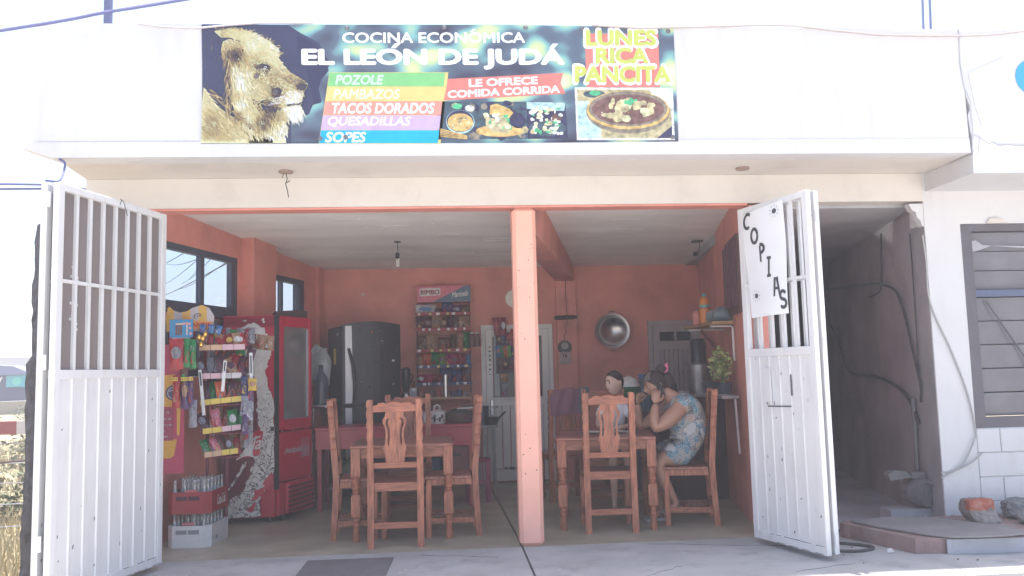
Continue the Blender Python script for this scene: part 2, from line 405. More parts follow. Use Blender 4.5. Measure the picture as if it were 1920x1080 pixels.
# back wall, piers, right wall, ceiling
mb = nb(); mb.box(-1.75, 3.5, 10.45, 10.62, 0, 2.852); P('back_wall', mb, M_salmon)
mb = nb(); mb.box(1.357, 1.603, 10.39, 10.449, 0, 2.42); P('wall_pier', mb, M_salmon)
mb = nb(); mb.prism([(2.46, 6.742), (2.61, 6.742), (3.32, 10.449), (3.17, 10.449)], 0, 2.852, 'xy'); P('right_wall', mb, M_salmon)
mb = nb(); mb.box(2.44, 2.60, 6.588, 6.741, 0, 2.603); mb.box(-2.69, -2.53, 6.588, 6.741, 0, 2.603); P('jamb', mb, M_salmon)
mb = nb(); ys = (6.741, 10.449)
vs = [(-2.56, ys[0], ZC(ys[0])), (2.5, ys[0], ZC(ys[0])), (3.2, ys[1], ZC(ys[1])), (-1.55, ys[1], ZC(ys[1]))]
mb.raw(vs+[(x, y, 2.851) for x, y, z in vs], [(0, 1, 2, 3), (7, 6, 5, 4), (0, 4, 5, 1), (1, 5, 6, 2), (2, 6, 7, 3), (3, 7, 4, 0)])
P('ceiling', mb, M_ceil)
# trowelled patches: thin bright scrapes left in the plaster
mb = nb()
for k in range(22):
    x = rnd.uniform(-1.7, 2.4); y = rnd.uniform(7.6, 10.2); l = rnd.uniform(.08, .4)
    mb.box(x, x+l, y, y+rnd.uniform(.006, .014), ZC(y+.02)-.003, ZC(y)-.0005)
P('plaster_ridge', mb, mat('plaster_ridge', (0.62, 0.61, 0.6), 0.9), kind='stuff')
# ceiling beam, salmon, runs from the pillar to the back pier
mb = nb(); b0 = [(0.53, 6.742), (0.72, 6.742), (1.60, 10.448), (1.36, 10.448)]
mb.raw([(x, y, z) for z in (2.43, 2.85) for x, y in b0], [(3, 2, 1, 0), (4, 5, 6, 7), (0, 1, 5, 4), (1, 2, 6, 5), (2, 3, 7, 6), (3, 0, 4, 7)])
P('ceiling_beam', mb, M_salmon)
# dark shutter window high on the right wall
RT = Vector((0.71, 3.707, 0)).normalized(); RN = Vector((-RT.y, RT.x, 0))        # RN points into the room
RW = Matrix(((RT.x, RN.x, 0, 2.46), (RT.y, RN.y, 0, 6.742), (0, 0, 1, 0), (0, 0, 0, 1)))
M_curtain = mat('maroon_curtain', (0.10, 0.035, 0.05), 0.8, var=0.3, scale=4, stretch=(14, 1, 0.6), bump=0.3)
mb = nb(); mb.X = RW; mb.box(.30, 1.05, .003, .035, 1.78, 2.45); w = P('window', mb, mat('brown_window_frame', (0.10, 0.05, 0.045), 0.6))
mb = nb(); mb.X = RW
for k in range(12): mb.box(.35+k*.055, .395+k*.055, .036, .05+.012*(k % 2), 1.84, 2.40)
P('curtain', mb, M_curtain, w)

# white steel back door with a wired pane opening, and grey double door
M_doorw = mat('aged_white_door_paint', (0.68, 0.67, 0.64), 0.5, var=0.06, scale=4, bump=0.1, dirt=(0.25, 0.24, 0.24), dirt_amt=0.4, dirt_scale=4)
M_doorg = mat('grey_lilac_door_paint', (0.40, 0.36, 0.37), 0.5, var=0.06, scale=4, bump=0.1)
def steel_door(x0, x1, zt, m, zmid, lights, slats):
    mb = nb(); mb.box(x0, x0+.05, 10.405, 10.449, 0, zt); mb.box(x1-.05, x1, 10.405, 10.449, 0, zt); mb.box(x0+.05, x1-.05, 10.405, 10.449, zt-.05, zt)
    d = P('door', mb, m)
    mb = nb(); a, b = x0+.055, x1-.055
    mb.box(a, a+.08, 10.395, 10.44, .02, zt-.055); mb.box(b-.08, b, 10.395, 10.44, .02, zt-.055)
    mb.box(a+.08, b-.08, 10.395, 10.44, zt-.14, zt-.055); mb.box(a+.08, b-.08, 10.395, 10.44, zmid-.05, zmid+.05); mb.box(a+.08, b-.08, 10.395, 10.44, .02, .14)
    P('door_leaf', mb, m, d)
    n = slats; w = (b-a-.16)/n
    me = MB().box(.004, w-.004, -.012, .012, .14, zmid-.05, ch=.004).mesh('slat', m)
    for k in range(n):
        share('slat', me, d, (a+.08+k*w, 10.418-6.6, 0))
    for k in range(lights):
        ww = (b-a-.16)/lights; l0 = a+.08+k*ww
        mb = nb(); mb.box(l0+.012, l0+ww-.012, 10.412, 10.424, zmid+.05, zt-.14); P('pane', mb, plain('dark_pane', (.018, .017, .02), .15), d)
        if k: mb = nb(); mb.box(l0-.012, l0+.012, 10.395, 10.438, zmid+.05, zt-.14); P('glazing_bar', mb, m, d)
    return d
dw = steel_door(0.424, 1.30, 1.893, M_doorw, 0.965, 1, 6)
mb = nb(); mb.box(.52, .56, 10.36, 10.394, .80, .99, ch=.006); mb.tube([(.54, 10.35, .9), (.54, 10.33, .9), (.61, 10.33, .905)], .012, 8); P('handle', mb, M_steel, dw)
mb = nb()
for k in range(7): mb.box(.515+rnd.uniform(-.004, .004), .535, 10.391, 10.394, 1.29+k*.055, 1.29+k*.055+rnd.uniform(.012, .03))
P('sticker', mb, M_black, dw)
mb = nb(); x = .56
while x < 1.15:
    w_ = rnd.uniform(.02, .09); mb.box(x, x+w_, 10.390, 10.394, .15+rnd.uniform(-.01, .012), .165+rnd.uniform(0, .02)); x += w_+rnd.uniform(.004, .03)
P('rust_patch', mb, M_rust, dw)
mb = nb(); mb.box(.575, .64, 10.396, 10.411, 1.03, 1.75); P('glazing_strip', mb, mat('grey_pane', (.28, .29, .30), .2), dw)
dg = steel_door(2.496, 3.17, 1.905, M_doorg, 1.60, 2, 7)

# ------------------------------------------------------------------ alley and the neighbouring building
nbh = thing('neighbour_building', 'white rendered block building with barred louvre window beside the dark alley', 'building', BO)
mb = nb(); mb.prism([(3.897, 6.60), (4.12, 6.60), (6.4, 14.5), (5.85, 14.5)], 0, 2.852, 'xy'); P('alley_wall', mb, M_conc, nbh)
mb = nb(); mb.box(3.2, 6.5, 14.0, 14.2, 0, 2.852); P('alley_back_wall', mb, M_conc, nbh)
mb = nb(); mb.prism([(2.62, 6.59), (3.90, 6.59), (5.8, 14.0), (3.4, 14.0), (3.33, 10.6)], -0.03, 0.0, 'xy'); P('alley_floor', mb, M_conc, nbh)
mb = nb(); mb.prism([(2.62, 6.745), (3.90, 6.745), (5.8, 14.0), (3.4, 14.0)], 2.60, 2.85, 'xy'); P('alley_ceiling', mb, M_conc, nbh)
mb = nb(); mb.prism([(3.15, 10.7), (3.3, 10.7), (3.5, 14.0), (3.3, 14.0)], 0, 2.85, 'xy'); P('alley_side_wall', mb, M_conc, nbh)
# front wall around the window, lower part in painted blocks
WX0, WX1, WZ0, WZ1 = 4.20, 6.9, 0.775, 2.43
mb = nb(); mb.box(3.899, WX0, 6.586, 6.599, 0.0, WZ1); mb.box(4.13, WX0, 6.599, 6.80, 0, WZ1); mb.box(WX0, 9, 6.586, 6.80, WZ1, 2.852); mb.box(3.899, WX0, 6.586, 6.80, WZ1, 2.852); mb.box(WX1, 9, 6.586, 6.80, 0, WZ1)
mb.box(WX0+.02, WX1, 6.60, 6.80, 0.0, WZ0)
P('front_wall', mb, M_white, nbh)
cols = [0.40, 0.40, 0.40, 0.40, 0.40, 0.40, 0.30]
meb = {}
for r in range(4):
    z0 = WZ0-.003-(r+1)*.19; x = WX0+.004; first = True; k = 0
    while x < WX1-.02:
        w_ = (.20 if (first and r % 2 == 0) else .40); first = False
        key = round(w_, 2)
        if key not in meb: meb[key] = MB().box(.0025, w_-.0025, -.012, .0, .0025, .1875, ch=.005).mesh('block', M_white)
        share('block', meb[key], nbh, (x, 6.6-6.6-.0005, z0)); x += w_
mb = nb(); mb.box(4.0, WX1, 6.578, 6.5835, 0.0, .012); P('base_stain', mb, M_conc, nbh)
# parapet and side of the lower slab
mb = nb(); pts = [(3.925, 2.70), (3.93, 2.84)]
for k in range(10): pts.append((3.925+rnd.uniform(-.012, .02), 2.86+k*.04))
for k in range(1, 9): pts.append((3.915-.004*k+rnd.uniform(-.004, .004), 3.22+k*.07))
pts += [(3.90, 3.79), (3.93, 3.80), (9, 3.82), (9, 2.70)]
mb.prism(pts, 5.94, 6.586, 'xz'); P('parapet', mb, M_white, nbh)
mb = nb()
for pl in ([(3.945, 3.46), (4.02, 3.50), (4.22, 3.58), (4.28, 3.40), (4.12, 3.18), (4.02, 3.05), (3.98, 3.2)],
           [(4.0, 2.98), (4.08, 2.93), (4.14, 2.90), (4.2, 2.92), (4.30, 2.90), (4.35, 2.74), (4.05, 2.73), (3.97, 2.85)]):
    mb.prism(pl, 5.934, 5.939, 'xz')
P('plaster_patch', mb, mat('grey_white_patch', (.66, .66, .68), .85, var=.05, scale=3), nbh)
mb = nb(); rr = random.Random(5)
pth = [(3.889, 3.80), (3.884, 3.66), (3.88, 3.53), (3.893, 3.40), (3.899, 3.347), (3.915, 3.31), (3.93, 3.26), (3.941, 3.244), (3.935, 3.15), (3.94, 3.05), (3.93, 2.95), (3.92, 2.86)]
mb.tube([(x, 5.929, z) for x, z in pth], [.004, .003, .004, .005, .006, .004, .003, .002, .003, .003, .004, .003], 5)
pth = [(3.95, 2.99), (4.0, 2.96), (4.06, 2.92), (4.1, 2.93), (4.14, 2.905), (4.2, 2.915), (4.26, 2.905), (4.36, 2.91)]
mb.tube([(x, 5.932, z) for x, z in pth], .003, 5)
P('crack', mb, M_conc, nbh)
mb = nb(); mb.prism([(3.895, 2.41), (3.898, 2.60), (3.78, 2.60), (3.80, 2.55), (3.835, 2.53), (3.84, 2.49), (3.87, 2.46), (3.88, 2.42)], 6.588, 6.66, 'xz'); P('broken_corner', mb, M_white, nbh)
mb = nb(); mb.lathe([(.14, 0), (.14, .004)], (4.455, 5.939, 3.435), 28, axis='y'); P('painted_disc', mb, plain('cyan_paint', (.04, .33, .62), .5), nbh)
# the barred louvre window
M_wf = mat('grey_purple_window_frame', (.10, .093, .11), .55, var=.12, scale=6)
mb = nb(); mb.box(WX0+.001, WX0+.10, 6.60, 6.70, WZ0+.001, WZ1-.001); mb.box(WX0+.10, WX1, 6.60, 6.70, WZ0+.001, WZ0+.085); mb.box(WX0+.10, WX1, 6.60, 6.70, WZ1-.06, WZ1-.001)
win = P('window', mb, M_wf, nbh)
mb = nb(); mb.box(WX0+.10, WX1, 6.605, 6.69, 1.83, 1.885); P('transom', mb, plain('blue_rail_paint', (.085, .105, .18), .5), win)
M_louv = mat('smoked_louvre_glass', (.125, .125, .15), .25, var=.12, scale=5, bump=.03)
zz = WZ0+.087
def louvre(z, h):
    mb = nb(); mb.raw([(WX0+.101, 6.672, z+.004), (WX1, 6.672, z+.004), (WX1, 6.650, z+h-.004), (WX0+.101, 6.650, z+h-.004), (WX0+.101, 6.678, z+.004), (WX1, 6.678, z+.004), (WX1, 6.656, z+h-.004), (WX0+.101, 6.656, z+h-.004)],
        [(0, 1, 2, 3), (7, 6, 5, 4), (0, 4, 5, 1), (1, 5, 6, 2), (2, 6, 7, 3), (3, 7, 4, 0)]); P('pane', mb, M_louv, win)
for k in range(5): louvre(zz+k*.193, .193)
for k in range(3): louvre(1.887+k*.16, .16)
mb = nb(); mb.box(WX0+.102, WX1, 6.69, 6.698, WZ0+.09, WZ1-.062); P('curtain', mb, mat('dark_inside', (.05, .05, .06), .9), win)  # dark sheet, not cloth: the unlit inside put into its colour
mb = nb()
for a, b in (((WX0+.2, 1.80), (WX0+.78, .87)),): mb.tube([(a[0], 6.63, a[1]), (b[0], 6.63, b[1])], .006, 6)
P('cable_reflection', mb, plain('dark_grey_reflection', (.075, .075, .085), .5), win)  # cable's reflection in the louvre glass, built as a thin dark tube
mb = nb(); mb.prism([(4.23, 2.28), (4.36, 2.30), (4.42, 2.26), (4.7, 2.235), (5.2, 2.22), (5.2, 2.235), (4.5, 2.255), (4.36, 2.21), (4.28, 2.2)], 6.642, 6.648, 'xz'); P('paper_scrap', mb, plain('grey_tape', (.33, .33, .36), .6), win)
mb = nb(); mb.prism([(4.42, 2.432), (4.60, 2.432), (4.56, 2.46), (4.53, 2.475), (4.45, 2.47)], 6.57, 6.585, 'xz'); P('mortar_lump', mb, M_cream, nbh)
# ------------------------------------------------------------------ folding gates
M_screen = mat('taupe_insect_screen', (.20, .165, .16), .8, var=.08, scale=3, bump=.5, bscale=400)
M_chip = plain('chipped_primer', (.10, .10, .11), .8)
def leaf(root, w, zb, zt, zr0, zr1, zmid, nbar, nslat, ox=0.0, oy=0.0, rz=0.0, screen=False, vis=-1, seed=1, rail_drop=0.0):
    """one gate leaf in the gate's frame: x along the leaf, vis = visible side"""
    X = Matrix.Translation((ox, oy, 0)) @ Matrix.Rotation(rz, 4, 'Z'); fw = .055; t = .02; r = random.Random(seed)
    def nbm(): m = MB(); m.X = X; return m
    for a in (0, w-fw): nbm().box(a, a+fw, -t, t, zb, zt, ch=.003).build('stile', M_gatewhite, root)
    for a, b in ((zt-.045, zt), (zr0, zr1), (zb, zb+.06)): nbm().box(fw, w-fw, -t, t, a, b, ch=.003).build('rail', M_gatewhite, root)
    nbm().box(fw, w-fw, -.008, .008, zmid-.011, zmid+.011).build('middle_rail', M_gatewhite, root)
    s = (w-2*fw)/(nbar+1)
    for k in range(nbar):
        x = fw+s*(k+1); nbm().box(x-.012, x+.012, -.012, .0075, zr1, zmid-.0115).box(x-.012, x+.012, -.012, .0075, zmid+.0115, zt-.045).build('bar', M_gatewhite, root)
    s = (w-2*fw)/nslat
    for k in range(nslat):
        x = fw+s*k
        m = nbm(); m.prism([(x+.001, .006), (x+.001, -.006), (x+s-.018, -.006), (x+s-.012, -.014), (x+s-.004, -.014), (x+s-.001, -.006), (x+s-.001, .006)], zb+.06, zr0, 'xy')
        m.build('slat', M_gatewhite, root)
    if screen: nbm().box(fw, w-fw, .0085, .0125, zr1, zt-.045).build('screen', M_screen, root)
    m = nbm()
    for k in range(26):
        x = r.uniform(.03, w-.03); z = r.uniform(zb+.02, zr0) if r.random() < .85 else r.uniform(zr1, zt); y = -.0205 if (x < fw or x > w-fw) else -.0072
        if not (x < fw or x > w-fw) and z > zr0: continue
        a = r.uniform(.002, .008); h = r.uniform(.004, .016); sl = r.uniform(-.4, .4)*h
        m.quad((x-a, y, z-h), (x+a*.6, y, z-h*.8), (x+a+sl, y, z+h), (x-a*.4+sl, y, z+h*.7))
    for k in range(22):
        x = r.uniform(.08, w-.08); l = r.uniform(.01, .10); y = -.0206; z = zb+.058 if k % 3 else zb+.006
        m.quad((x, y, z-.003), (x+l, y, z-.001), (x+l, y, z+.002), (x, y, z+.002))
    m.build('paint_chip', M_chip, root, kind='stuff')
gl = thing('folding_gate', 'tall white folding gate on the left with taupe screen behind its bars', 'gate', (-2.33, 5.26, 0), math.atan2(1.092, .287))
leaf(gl, 1.129, .04, 2.53, 1.345, 1.40, 1.937, 7, 8, screen=True, seed=4)
leaf(gl, 1.129, .04, 2.53, 1.345, 1.40, 1.937, 7, 8, ox=.005, oy=.085, rz=.10, screen=True, seed=5)
for z in (.35, 1.40, 2.38): MB().lathe([(.012, z), (.012, z+.09)], (-.012, .04, 0), 8).build('hinge', M_gatewhite, gl)
MB().tube([(.58, -.022, 2.50), (.585, -.03, 2.53), (.60, -.01, 2.545), (.62, -.02, 2.53), (.66, -.024, 2.44)], .0025, 5).build('wire_tie', M_rust, gl)
# pale scuffs on the screen
m = MB(); r = random.Random(9)
for k in range(16):
    x = r.uniform(.15, .23); z = r.choice((r.uniform(1.95, 2.05), r.uniform(1.60, 1.82))); m.lathe([(.010, 0), (.008, .001)], (x, .0083, z), 7, axis='y')
m.build('glue_spot', plain('dried_glue', (.5, .48, .48), .7), gl)
gr = thing('folding_gate', 'narrower white folding gate on the right carrying a hand lettered paper', 'gate', (2.30, 6.416, 0), math.atan2(-.744, .23))
leaf(gr, .779, .04, 2.53, 1.385, 1.445, 1.93, 4, 6, seed=8)
leaf(gr, .779, .04, 2.53, 1.385, 1.445, 1.93, 4, 6, ox=-.012, oy=.105, rz=-.035, seed=11)
for z in (.10, 1.42, 2.30): MB().lathe([(.011, z), (.011, z+.08)], (.795, .05, 0), 8).build('hinge', M_gatewhite, gr)
MB().box(.22, .29, -.026, -.0145, 1.05, 1.30).build('mail_slot', M_gatewhite, gr)
m = MB(); m.quad((.215, -.0152, 1.08), (.235, -.0152, 1.02), (.24, -.0152, 1.10), (.225, -.0152, 1.30)); m.quad((.50, -.0152, 1.10), (.515, -.0152, 1.10), (.515, -.0152, 1.25), (.50, -.0152, 1.25))
m.quad((.24, -.0152, 1.015), (.50, -.0152, 1.02), (.50, -.0152, 1.03), (.24, -.0152, 1.025)); m.build('scrape', M_chip, gr)

# the COPIAS paper, a thin curved sheet hung on the gate bars
M_paper = mat('white_paper', (.74, .75, .77), .8, var=.03, scale=5, bump=.1)
M_ink = plain('dark_grey_ink', (.05, .052, .058), .7)
ang = math.atan2(-.744, .23)
pp = thing('paper_notice', 'large sheet of white paper reading COPIAS hung on the right gate bars', 'notice', (2.30, 6.416, 0), ang)
def sheet_pt(u, v):       # u right, v down, in the gate's frame
    x = (.085+.14*max(0, v-.35)**1.3)*(1-u)+(.548-.004*v)*u
    z = 2.475+.03*u-v*(.80+.02*u)
    y = -.027-.014*math.sin(PI*u)*(.4+v)-.03*(1-u)**3*v*v-.006*math.sin(7*v+2*u)
    return (x, y, z)
nu, nv = 14, 20
vs = [sheet_pt(i/nu, j/nv) for j in range(nv+1) for i in range(nu+1)]
vs2 = [(x, y+.0008, z) for x, y, z in vs]; N_ = len(vs)
fs = [(j*(nu+1)+i, j*(nu+1)+i+1, (j+1)*(nu+1)+i+1, (j+1)*(nu+1)+i) for j in range(nv) for i in range(nu)]
MB().raw(vs, fs).raw(vs2, fs).build('sheet', M_paper, pp, smooth=True, fix=False)
def on_sheet(pts, d=.0025):
    return [(lambda p: (p[0], p[1]-d, p[2]))(sheet_pt(u, v)) for u, v in pts]
def stroke_ribbon(mb, pts, w):
    """a brush stroke drawn on the sheet (u,v points; aspect corrected)"""
    A_ = .46; B_ = .80; q = [Vector((u*A_, v*B_)) for u, v in pts]; L_ = []
    for i, p in enumerate(q):
        d = (q[min(i+1, len(q)-1)]-q[max(0, i-1)]).normalized(); n = Vector((-d.y, d.x)); ww = w*(1 if 0 < i < len(q)-1 else .8)
        L_.append((p+n*ww/2, p-n*ww/2))
    for a, b in zip(L_, L_[1:]):
        mb.quad(*on_sheet([(a[0].x/A_, a[0].y/B_), (b[0].x/A_, b[0].y/B_), (b[1].x/A_, b[1].y/B_), (a[1].x/A_, a[1].y/B_)]))
def arc(cx, cy, rx, ry, a0, a1, n=12): return [(cx+rx*math.cos(R(a0+(a1-a0)*k/n)), cy+ry*math.sin(R(a0+(a1-a0)*k/n))) for k in range(n+1)]
for pts_list in (
    [arc(.12, .080, .10, .068, -45, -300)],                                                    # C
    [arc(.29, .240, .080, .066, 0, 360, 18)],                                                   # O
    [[(.40, .495), (.41, .345)], arc(.42, .372, .085, .038, -100, 100, 10)],                    # P
    [[(.575, .635), (.60, .475)], [(.55, .473), (.65, .478)], [(.53, .638), (.63, .638)]],       # I
    [[(.695, .835), (.72, .67), (.77, .67), (.83, .83)], [(.71, .765), (.815, .765)]],         # A
    [arc(.90, .835, .062, .036, -20, -270, 9)+arc(.90, .908, .068, .036, -90, 150, 9)]):        # S
    mb = MB()
    for pts in pts_list: stroke_ribbon(mb, pts, .025)
    mb.build('lettering', M_ink, pp, fix=False)
for (cx, cy) in ((.80, .075), (.20, .80)):
    mb = MB(); mb.quad(*on_sheet(arc(cx, cy, .05, .024, 0, 345, 11)))
    for k in range(9):
        a = 40*k; stroke_ribbon(mb, [(cx+.075*math.cos(R(a)), cy+.04*math.sin(R(a))), (cx+.11*math.cos(R(a)), cy+.058*math.sin(R(a)))], .004)
    mb.build('drawn_sun', M_ink, pp, fix=False)

# ------------------------------------------------------------------ the vinyl banner
ban = thing('vinyl_banner', 'wide printed vinyl banner with a lion and menu on the white parapet', 'banner', (0, 5.93, 2.94))
def vinyl(name, rgb, k=.85): return mat('print_'+name, S(*rgb, k), .35, var=.07, scale=10, bump=.5, bscale=4)
pvc = {}
def bokeh():
    m = bpy.data.materials.new('print_bokeh'); m.use_nodes = True; t = m.node_tree; N = t.nodes; L = t.links
    p = N['Principled BSDF']; p.inputs['Roughness'].default_value = .45
    tc = N.new('ShaderNodeTexCoord'); mp = N.new('ShaderNodeMapping'); mp.inputs['Rotation'].default_value = (0, .5, 0); mp.inputs['Scale'].default_value = (1.0, 1, 1.5)
    n = N.new('ShaderNodeTexNoise'); n.inputs['Scale'].default_value = 3.0; n.inputs['Detail'].default_value = 1.2
    r = N.new('ShaderNodeValToRGB'); e = r.color_ramp.elements
    e[0].position = .32; e[0].color = (*S(62, 62, 82), 1); e[1].position = .50; e[1].color = (*S(88, 104, 122), 1)
    for pos, c in ((.57, (130, 185, 185)), (.66, (205, 222, 160)), (.78, (220, 232, 200))):
        q = e.new(pos); q.color = (*S(*c, .85), 1)
    L.new(tc.outputs['Object'], mp.inputs[0]); L.new(mp.outputs[0], n.inputs['Vector']); L.new(n.outputs[0], r.inputs[0]); L.new(r.outputs[0], p.inputs['Base Color'])
    return m
def BP(zx, zy, layer=0):
    f = (zx-50)/3678; zt = 35+27*f; zb = 968-16*f; v = (zy-zt)/(zb-zt); xl = 50-33*v; xr = 3728+25*v
    u = (zx-xl)/(xr-xl); return (-1.668+3.37*u, -.004-.0009*layer, .862-.858*v)
def D(mb, pts, layer, mi=0): return mb.raw([BP(*p, layer) for p in pts], [tuple(range(len(pts)))], mi)
def Dell(mb, cx, cy, rx, ry, layer, mi=0, n=26, wob=0, rr=random.Random(2)):
    return D(mb, [(cx+rx*math.cos(2*PI*k/n)*(1+rr.uniform(-wob, wob)), cy+ry*math.sin(2*PI*k/n)*(1+rr.uniform(-wob, wob))) for k in range(n)], layer, mi)
def Dtext(mb, s, x0, x1, y0, y1, layer, bold=.03, shear=0, tilt=0.0, mi=0):
    vs, fs = text2d(s, 0.0, shear); ax = min(v[0] for v in vs); bx = max(v[0] for v in vs); ay = min(v[1] for v in vs); by = max(v[1] for v in vs)
    def add(p, f, i):
        pts = []
        for x, y in p:
            X_ = x0+(x-ax)/(bx-ax)*(x1-x0); pts.append(BP(X_, y1-(y-ay)/(by-ay)*(y1-y0)+tilt*(X_-x0), layer+.1*i))
        mb.raw(pts, f, mi)
    bold_raw(vs, fs, add, bold); return mb
mb = MB(); xs = [17, 50]; D(mb, [(50, 33), (1100, 38), (2400, 40), (3727, 62), (3740, 500), (3752, 950), (2500, 962), (900, 966), (17, 968), (35, 640)], 0)
mb.build('sheet', bokeh(), ban, fix=False)
PD = dict(navy=(66, 68, 100), shadow=(58, 56, 92), cream=(232, 234, 190), tan=(200, 190, 150), brown=(150, 140, 125), grey=(120, 118, 130), white=(243, 247, 250), nose=(70, 66, 80),
     green=(140, 215, 140), yellow=(243, 220, 140), salmon=(240, 165, 150), lilac=(214, 188, 230), blue=(0, 190, 240), red=(235, 140, 130), lime=(214, 224, 110), teal=(130, 205, 205), orange=(226, 190, 120), leaf=(90, 195, 140), soup=(130, 95, 90), meat=(222, 212, 165), paleblue=(190, 228, 235), darkg=(75, 95, 110))
pv = {k: vinyl(k, c, .85 if k == 'white' else .72) for k, c in PD.items()}; pvc = {k: S(*c, .75) for k, c in PD.items()}
# lion print, one flat print in several inks
LM = [pv[k] for k in ('navy', 'cream', 'tan', 'brown', 'shadow', 'nose', 'white', 'grey')]
mb = MB()
D(mb, [(45, 40), (700, 42), (800, 110), (930, 180), (960, 260), (1010, 330), (985, 420), (930, 480), (915, 520), (940, 640), (870, 670), (840, 740), (700, 800), (700, 964), (20, 964), (40, 640)], 1, 0)
D(mb, [(760, 120), (900, 190), (960, 300), (1000, 400), (940, 470), (910, 560), (935, 650), (880, 665), (860, 560), (830, 400), (770, 250)], 2, 4)
head = [(200, 300), (190, 220), (205, 170), (260, 150), (330, 178), (380, 150), (430, 140), (500, 160), (560, 185), (610, 215), (630, 270), (620, 300), (650, 350), (700, 410), (760, 450), (815, 482), (838, 506), (826, 540), (806, 565), (800, 605), (792, 650), (775, 668), (790, 700), (798, 728), (765, 785), (715, 788), (690, 770), (660, 800), (680, 880), (650, 900), (662, 962), (380, 962), (300, 800), (250, 620), (255, 480), (245, 330)]
D(mb, head, 3, 1)
D(mb, [(140, 92), (230, 75), (330, 70), (430, 100), (540, 160), (620, 225), (632, 280), (560, 250), (440, 190), (340, 170), (260, 140), (190, 140)], 4, 1)
D(mb, [(50, 530), (100, 610), (150, 680), (250, 752), (330, 800), (430, 880), (560, 930), (560, 964), (18, 964), (36, 650)], 3, 1)
D(mb, [(225, 260), (255, 225), (310, 222), (355, 235), (345, 270), (300, 320), (255, 325), (230, 300)], 4, 4)           # ear hollow
D(mb, [(195, 220), (215, 170), (265, 152), (330, 185), (360, 225), (290, 205), (235, 230), (222, 290)], 5, 2)
D(mb, [(430, 370), (470, 355), (510, 352), (560, 385), (548, 400), (500, 388), (450, 390)], 5, 5)                       # brow and eye
D(mb, [(480, 385), (520, 380), (540, 398), (505, 402)], 6, 6)
D(mb, [(425, 420), (460, 415), (470, 450), (445, 470), (425, 455)], 5, 7)
D(mb, [(560, 400), (640, 350), (700, 415), (760, 455), (700, 500), (640, 470), (590, 440)], 4, 2)
D(mb, [(640, 450), (700, 440), (770, 470), (830, 500), (740, 515), (690, 500)], 5, 3)
D(mb, [(735, 512), (800, 505), (834, 515), (820, 545), (790, 555), (760, 540)], 6, 5)                                  # nose
D(mb, [(560, 540), (620, 530), (640, 560), (620, 610), (590, 625), (560, 600)], 5, 4)
D(mb, [(640, 600), (690, 560), (760, 545), (800, 570), (798, 640), (770, 655), (700, 665), (650, 640)], 5, 6)          # muzzle
D(mb, [(650, 672), (720, 660), (785, 655), (800, 640), (770, 668), (700, 680)], 6, 5)
D(mb, [(640, 700), (700, 680), (775, 672), (795, 728), (765, 780), (715, 785), (680, 765), (655, 730)], 6, 6)
D(mb, [(410, 610), (470, 640), (530, 620), (640, 690), (600, 730), (580, 800), (560, 860), (500, 800), (460, 720), (420, 660)], 4, 4)
D(mb, [(380, 480), (450, 470), (560, 520), (560, 600), (500, 630), (430, 600), (390, 550)], 4, 2)
D(mb, [(300, 760), (360, 800), (440, 880), (520, 930), (420, 900), (340, 830)], 5, 7)
rr = random.Random(12); NS = [0]
def strand(x, y, ang, l, w, mi, layer):
    dx, dy = math.cos(ang), math.sin(ang); nx, ny = -dy*w, dx*w; c = rr.uniform(-.12, .12)*l
    D(mb, [(x-nx, y-ny), (x+dx*l*.5+c*-dy-nx*.8, y+dy*l*.5+c*dx-ny*.8), (x+dx*l, y+dy*l), (x+dx*l*.5+c*-dy+nx*.8, y+dy*l*.5+c*dx+ny*.8), (x+nx, y+ny)], layer+NS[0], mi); NS[0] += .004
TN = [(290, 270, .08), (240, 250, .25), (205, 220, .62), (250, 170, .7), (420, 200, .82), (300, 110, .66), (200, 110, .5), (480, 150, .8), (590, 230, .85), (500, 300, .62), (510, 368, .10), (455, 372, .25), (450, 440, .30), (430, 520, .72), (400, 420, .8), (640, 380, .72), (560, 320, .72), (720, 470, .5), (600, 450, .42), (660, 500, .45), (790, 530, .12), (740, 600, .82), (690, 640, .85), (730, 735, 1.0), (600, 570, .12), (560, 640, .3), (540, 700, .15), (600, 760, .45), (480, 580, .65), (330, 500, .92), (290, 420, .85), (330, 650, .88), (280, 600, .55), (250, 850, .55), (400, 900, .7), (120, 800, .4), (60, 620, .7), (200, 780, .62), (550, 930, .82), (480, 800, .2), (430, 700, .6), (620, 880, .9), (640, 820, .8), (240, 450, .6), (370, 780, .85), (300, 760, .3)]
TP = [S(*c, .78) for c in ((60, 50, 68), (96, 80, 78), (134, 114, 92), (172, 150, 108), (206, 187, 134), (226, 214, 164), (238, 232, 195), (246, 250, 248))]
for c_ in TP: LM.append(mat('print_fur_%d' % len(LM), c_, .45, var=.12, scale=40, bump=.02))
LOW = [(50, 530), (100, 610), (150, 680), (250, 752), (330, 800), (430, 880), (560, 930), (560, 964), (18, 964), (36, 650)]
CRN = [(140, 92), (230, 75), (330, 70), (430, 100), (540, 160), (620, 225), (632, 280), (560, 250), (440, 190), (340, 170), (260, 140), (190, 140)]
def inside(p, poly):
    c = False
    for (x0, y0), (x1, y1) in zip(poly, poly[1:]+poly[:1]):
        if (y0 > p[1]) != (y1 > p[1]) and p[0] < (x1-x0)*(p[1]-y0)/(y1-y0)+x0: c = not c
    return c
def tone(x, y):
    a = b_ = 0
    for px, py, t in TN: w = 1/((x-px)**2+(y-py)**2+150)**1.6; a += w*t; b_ += w
    return a/b_
n_ = 0
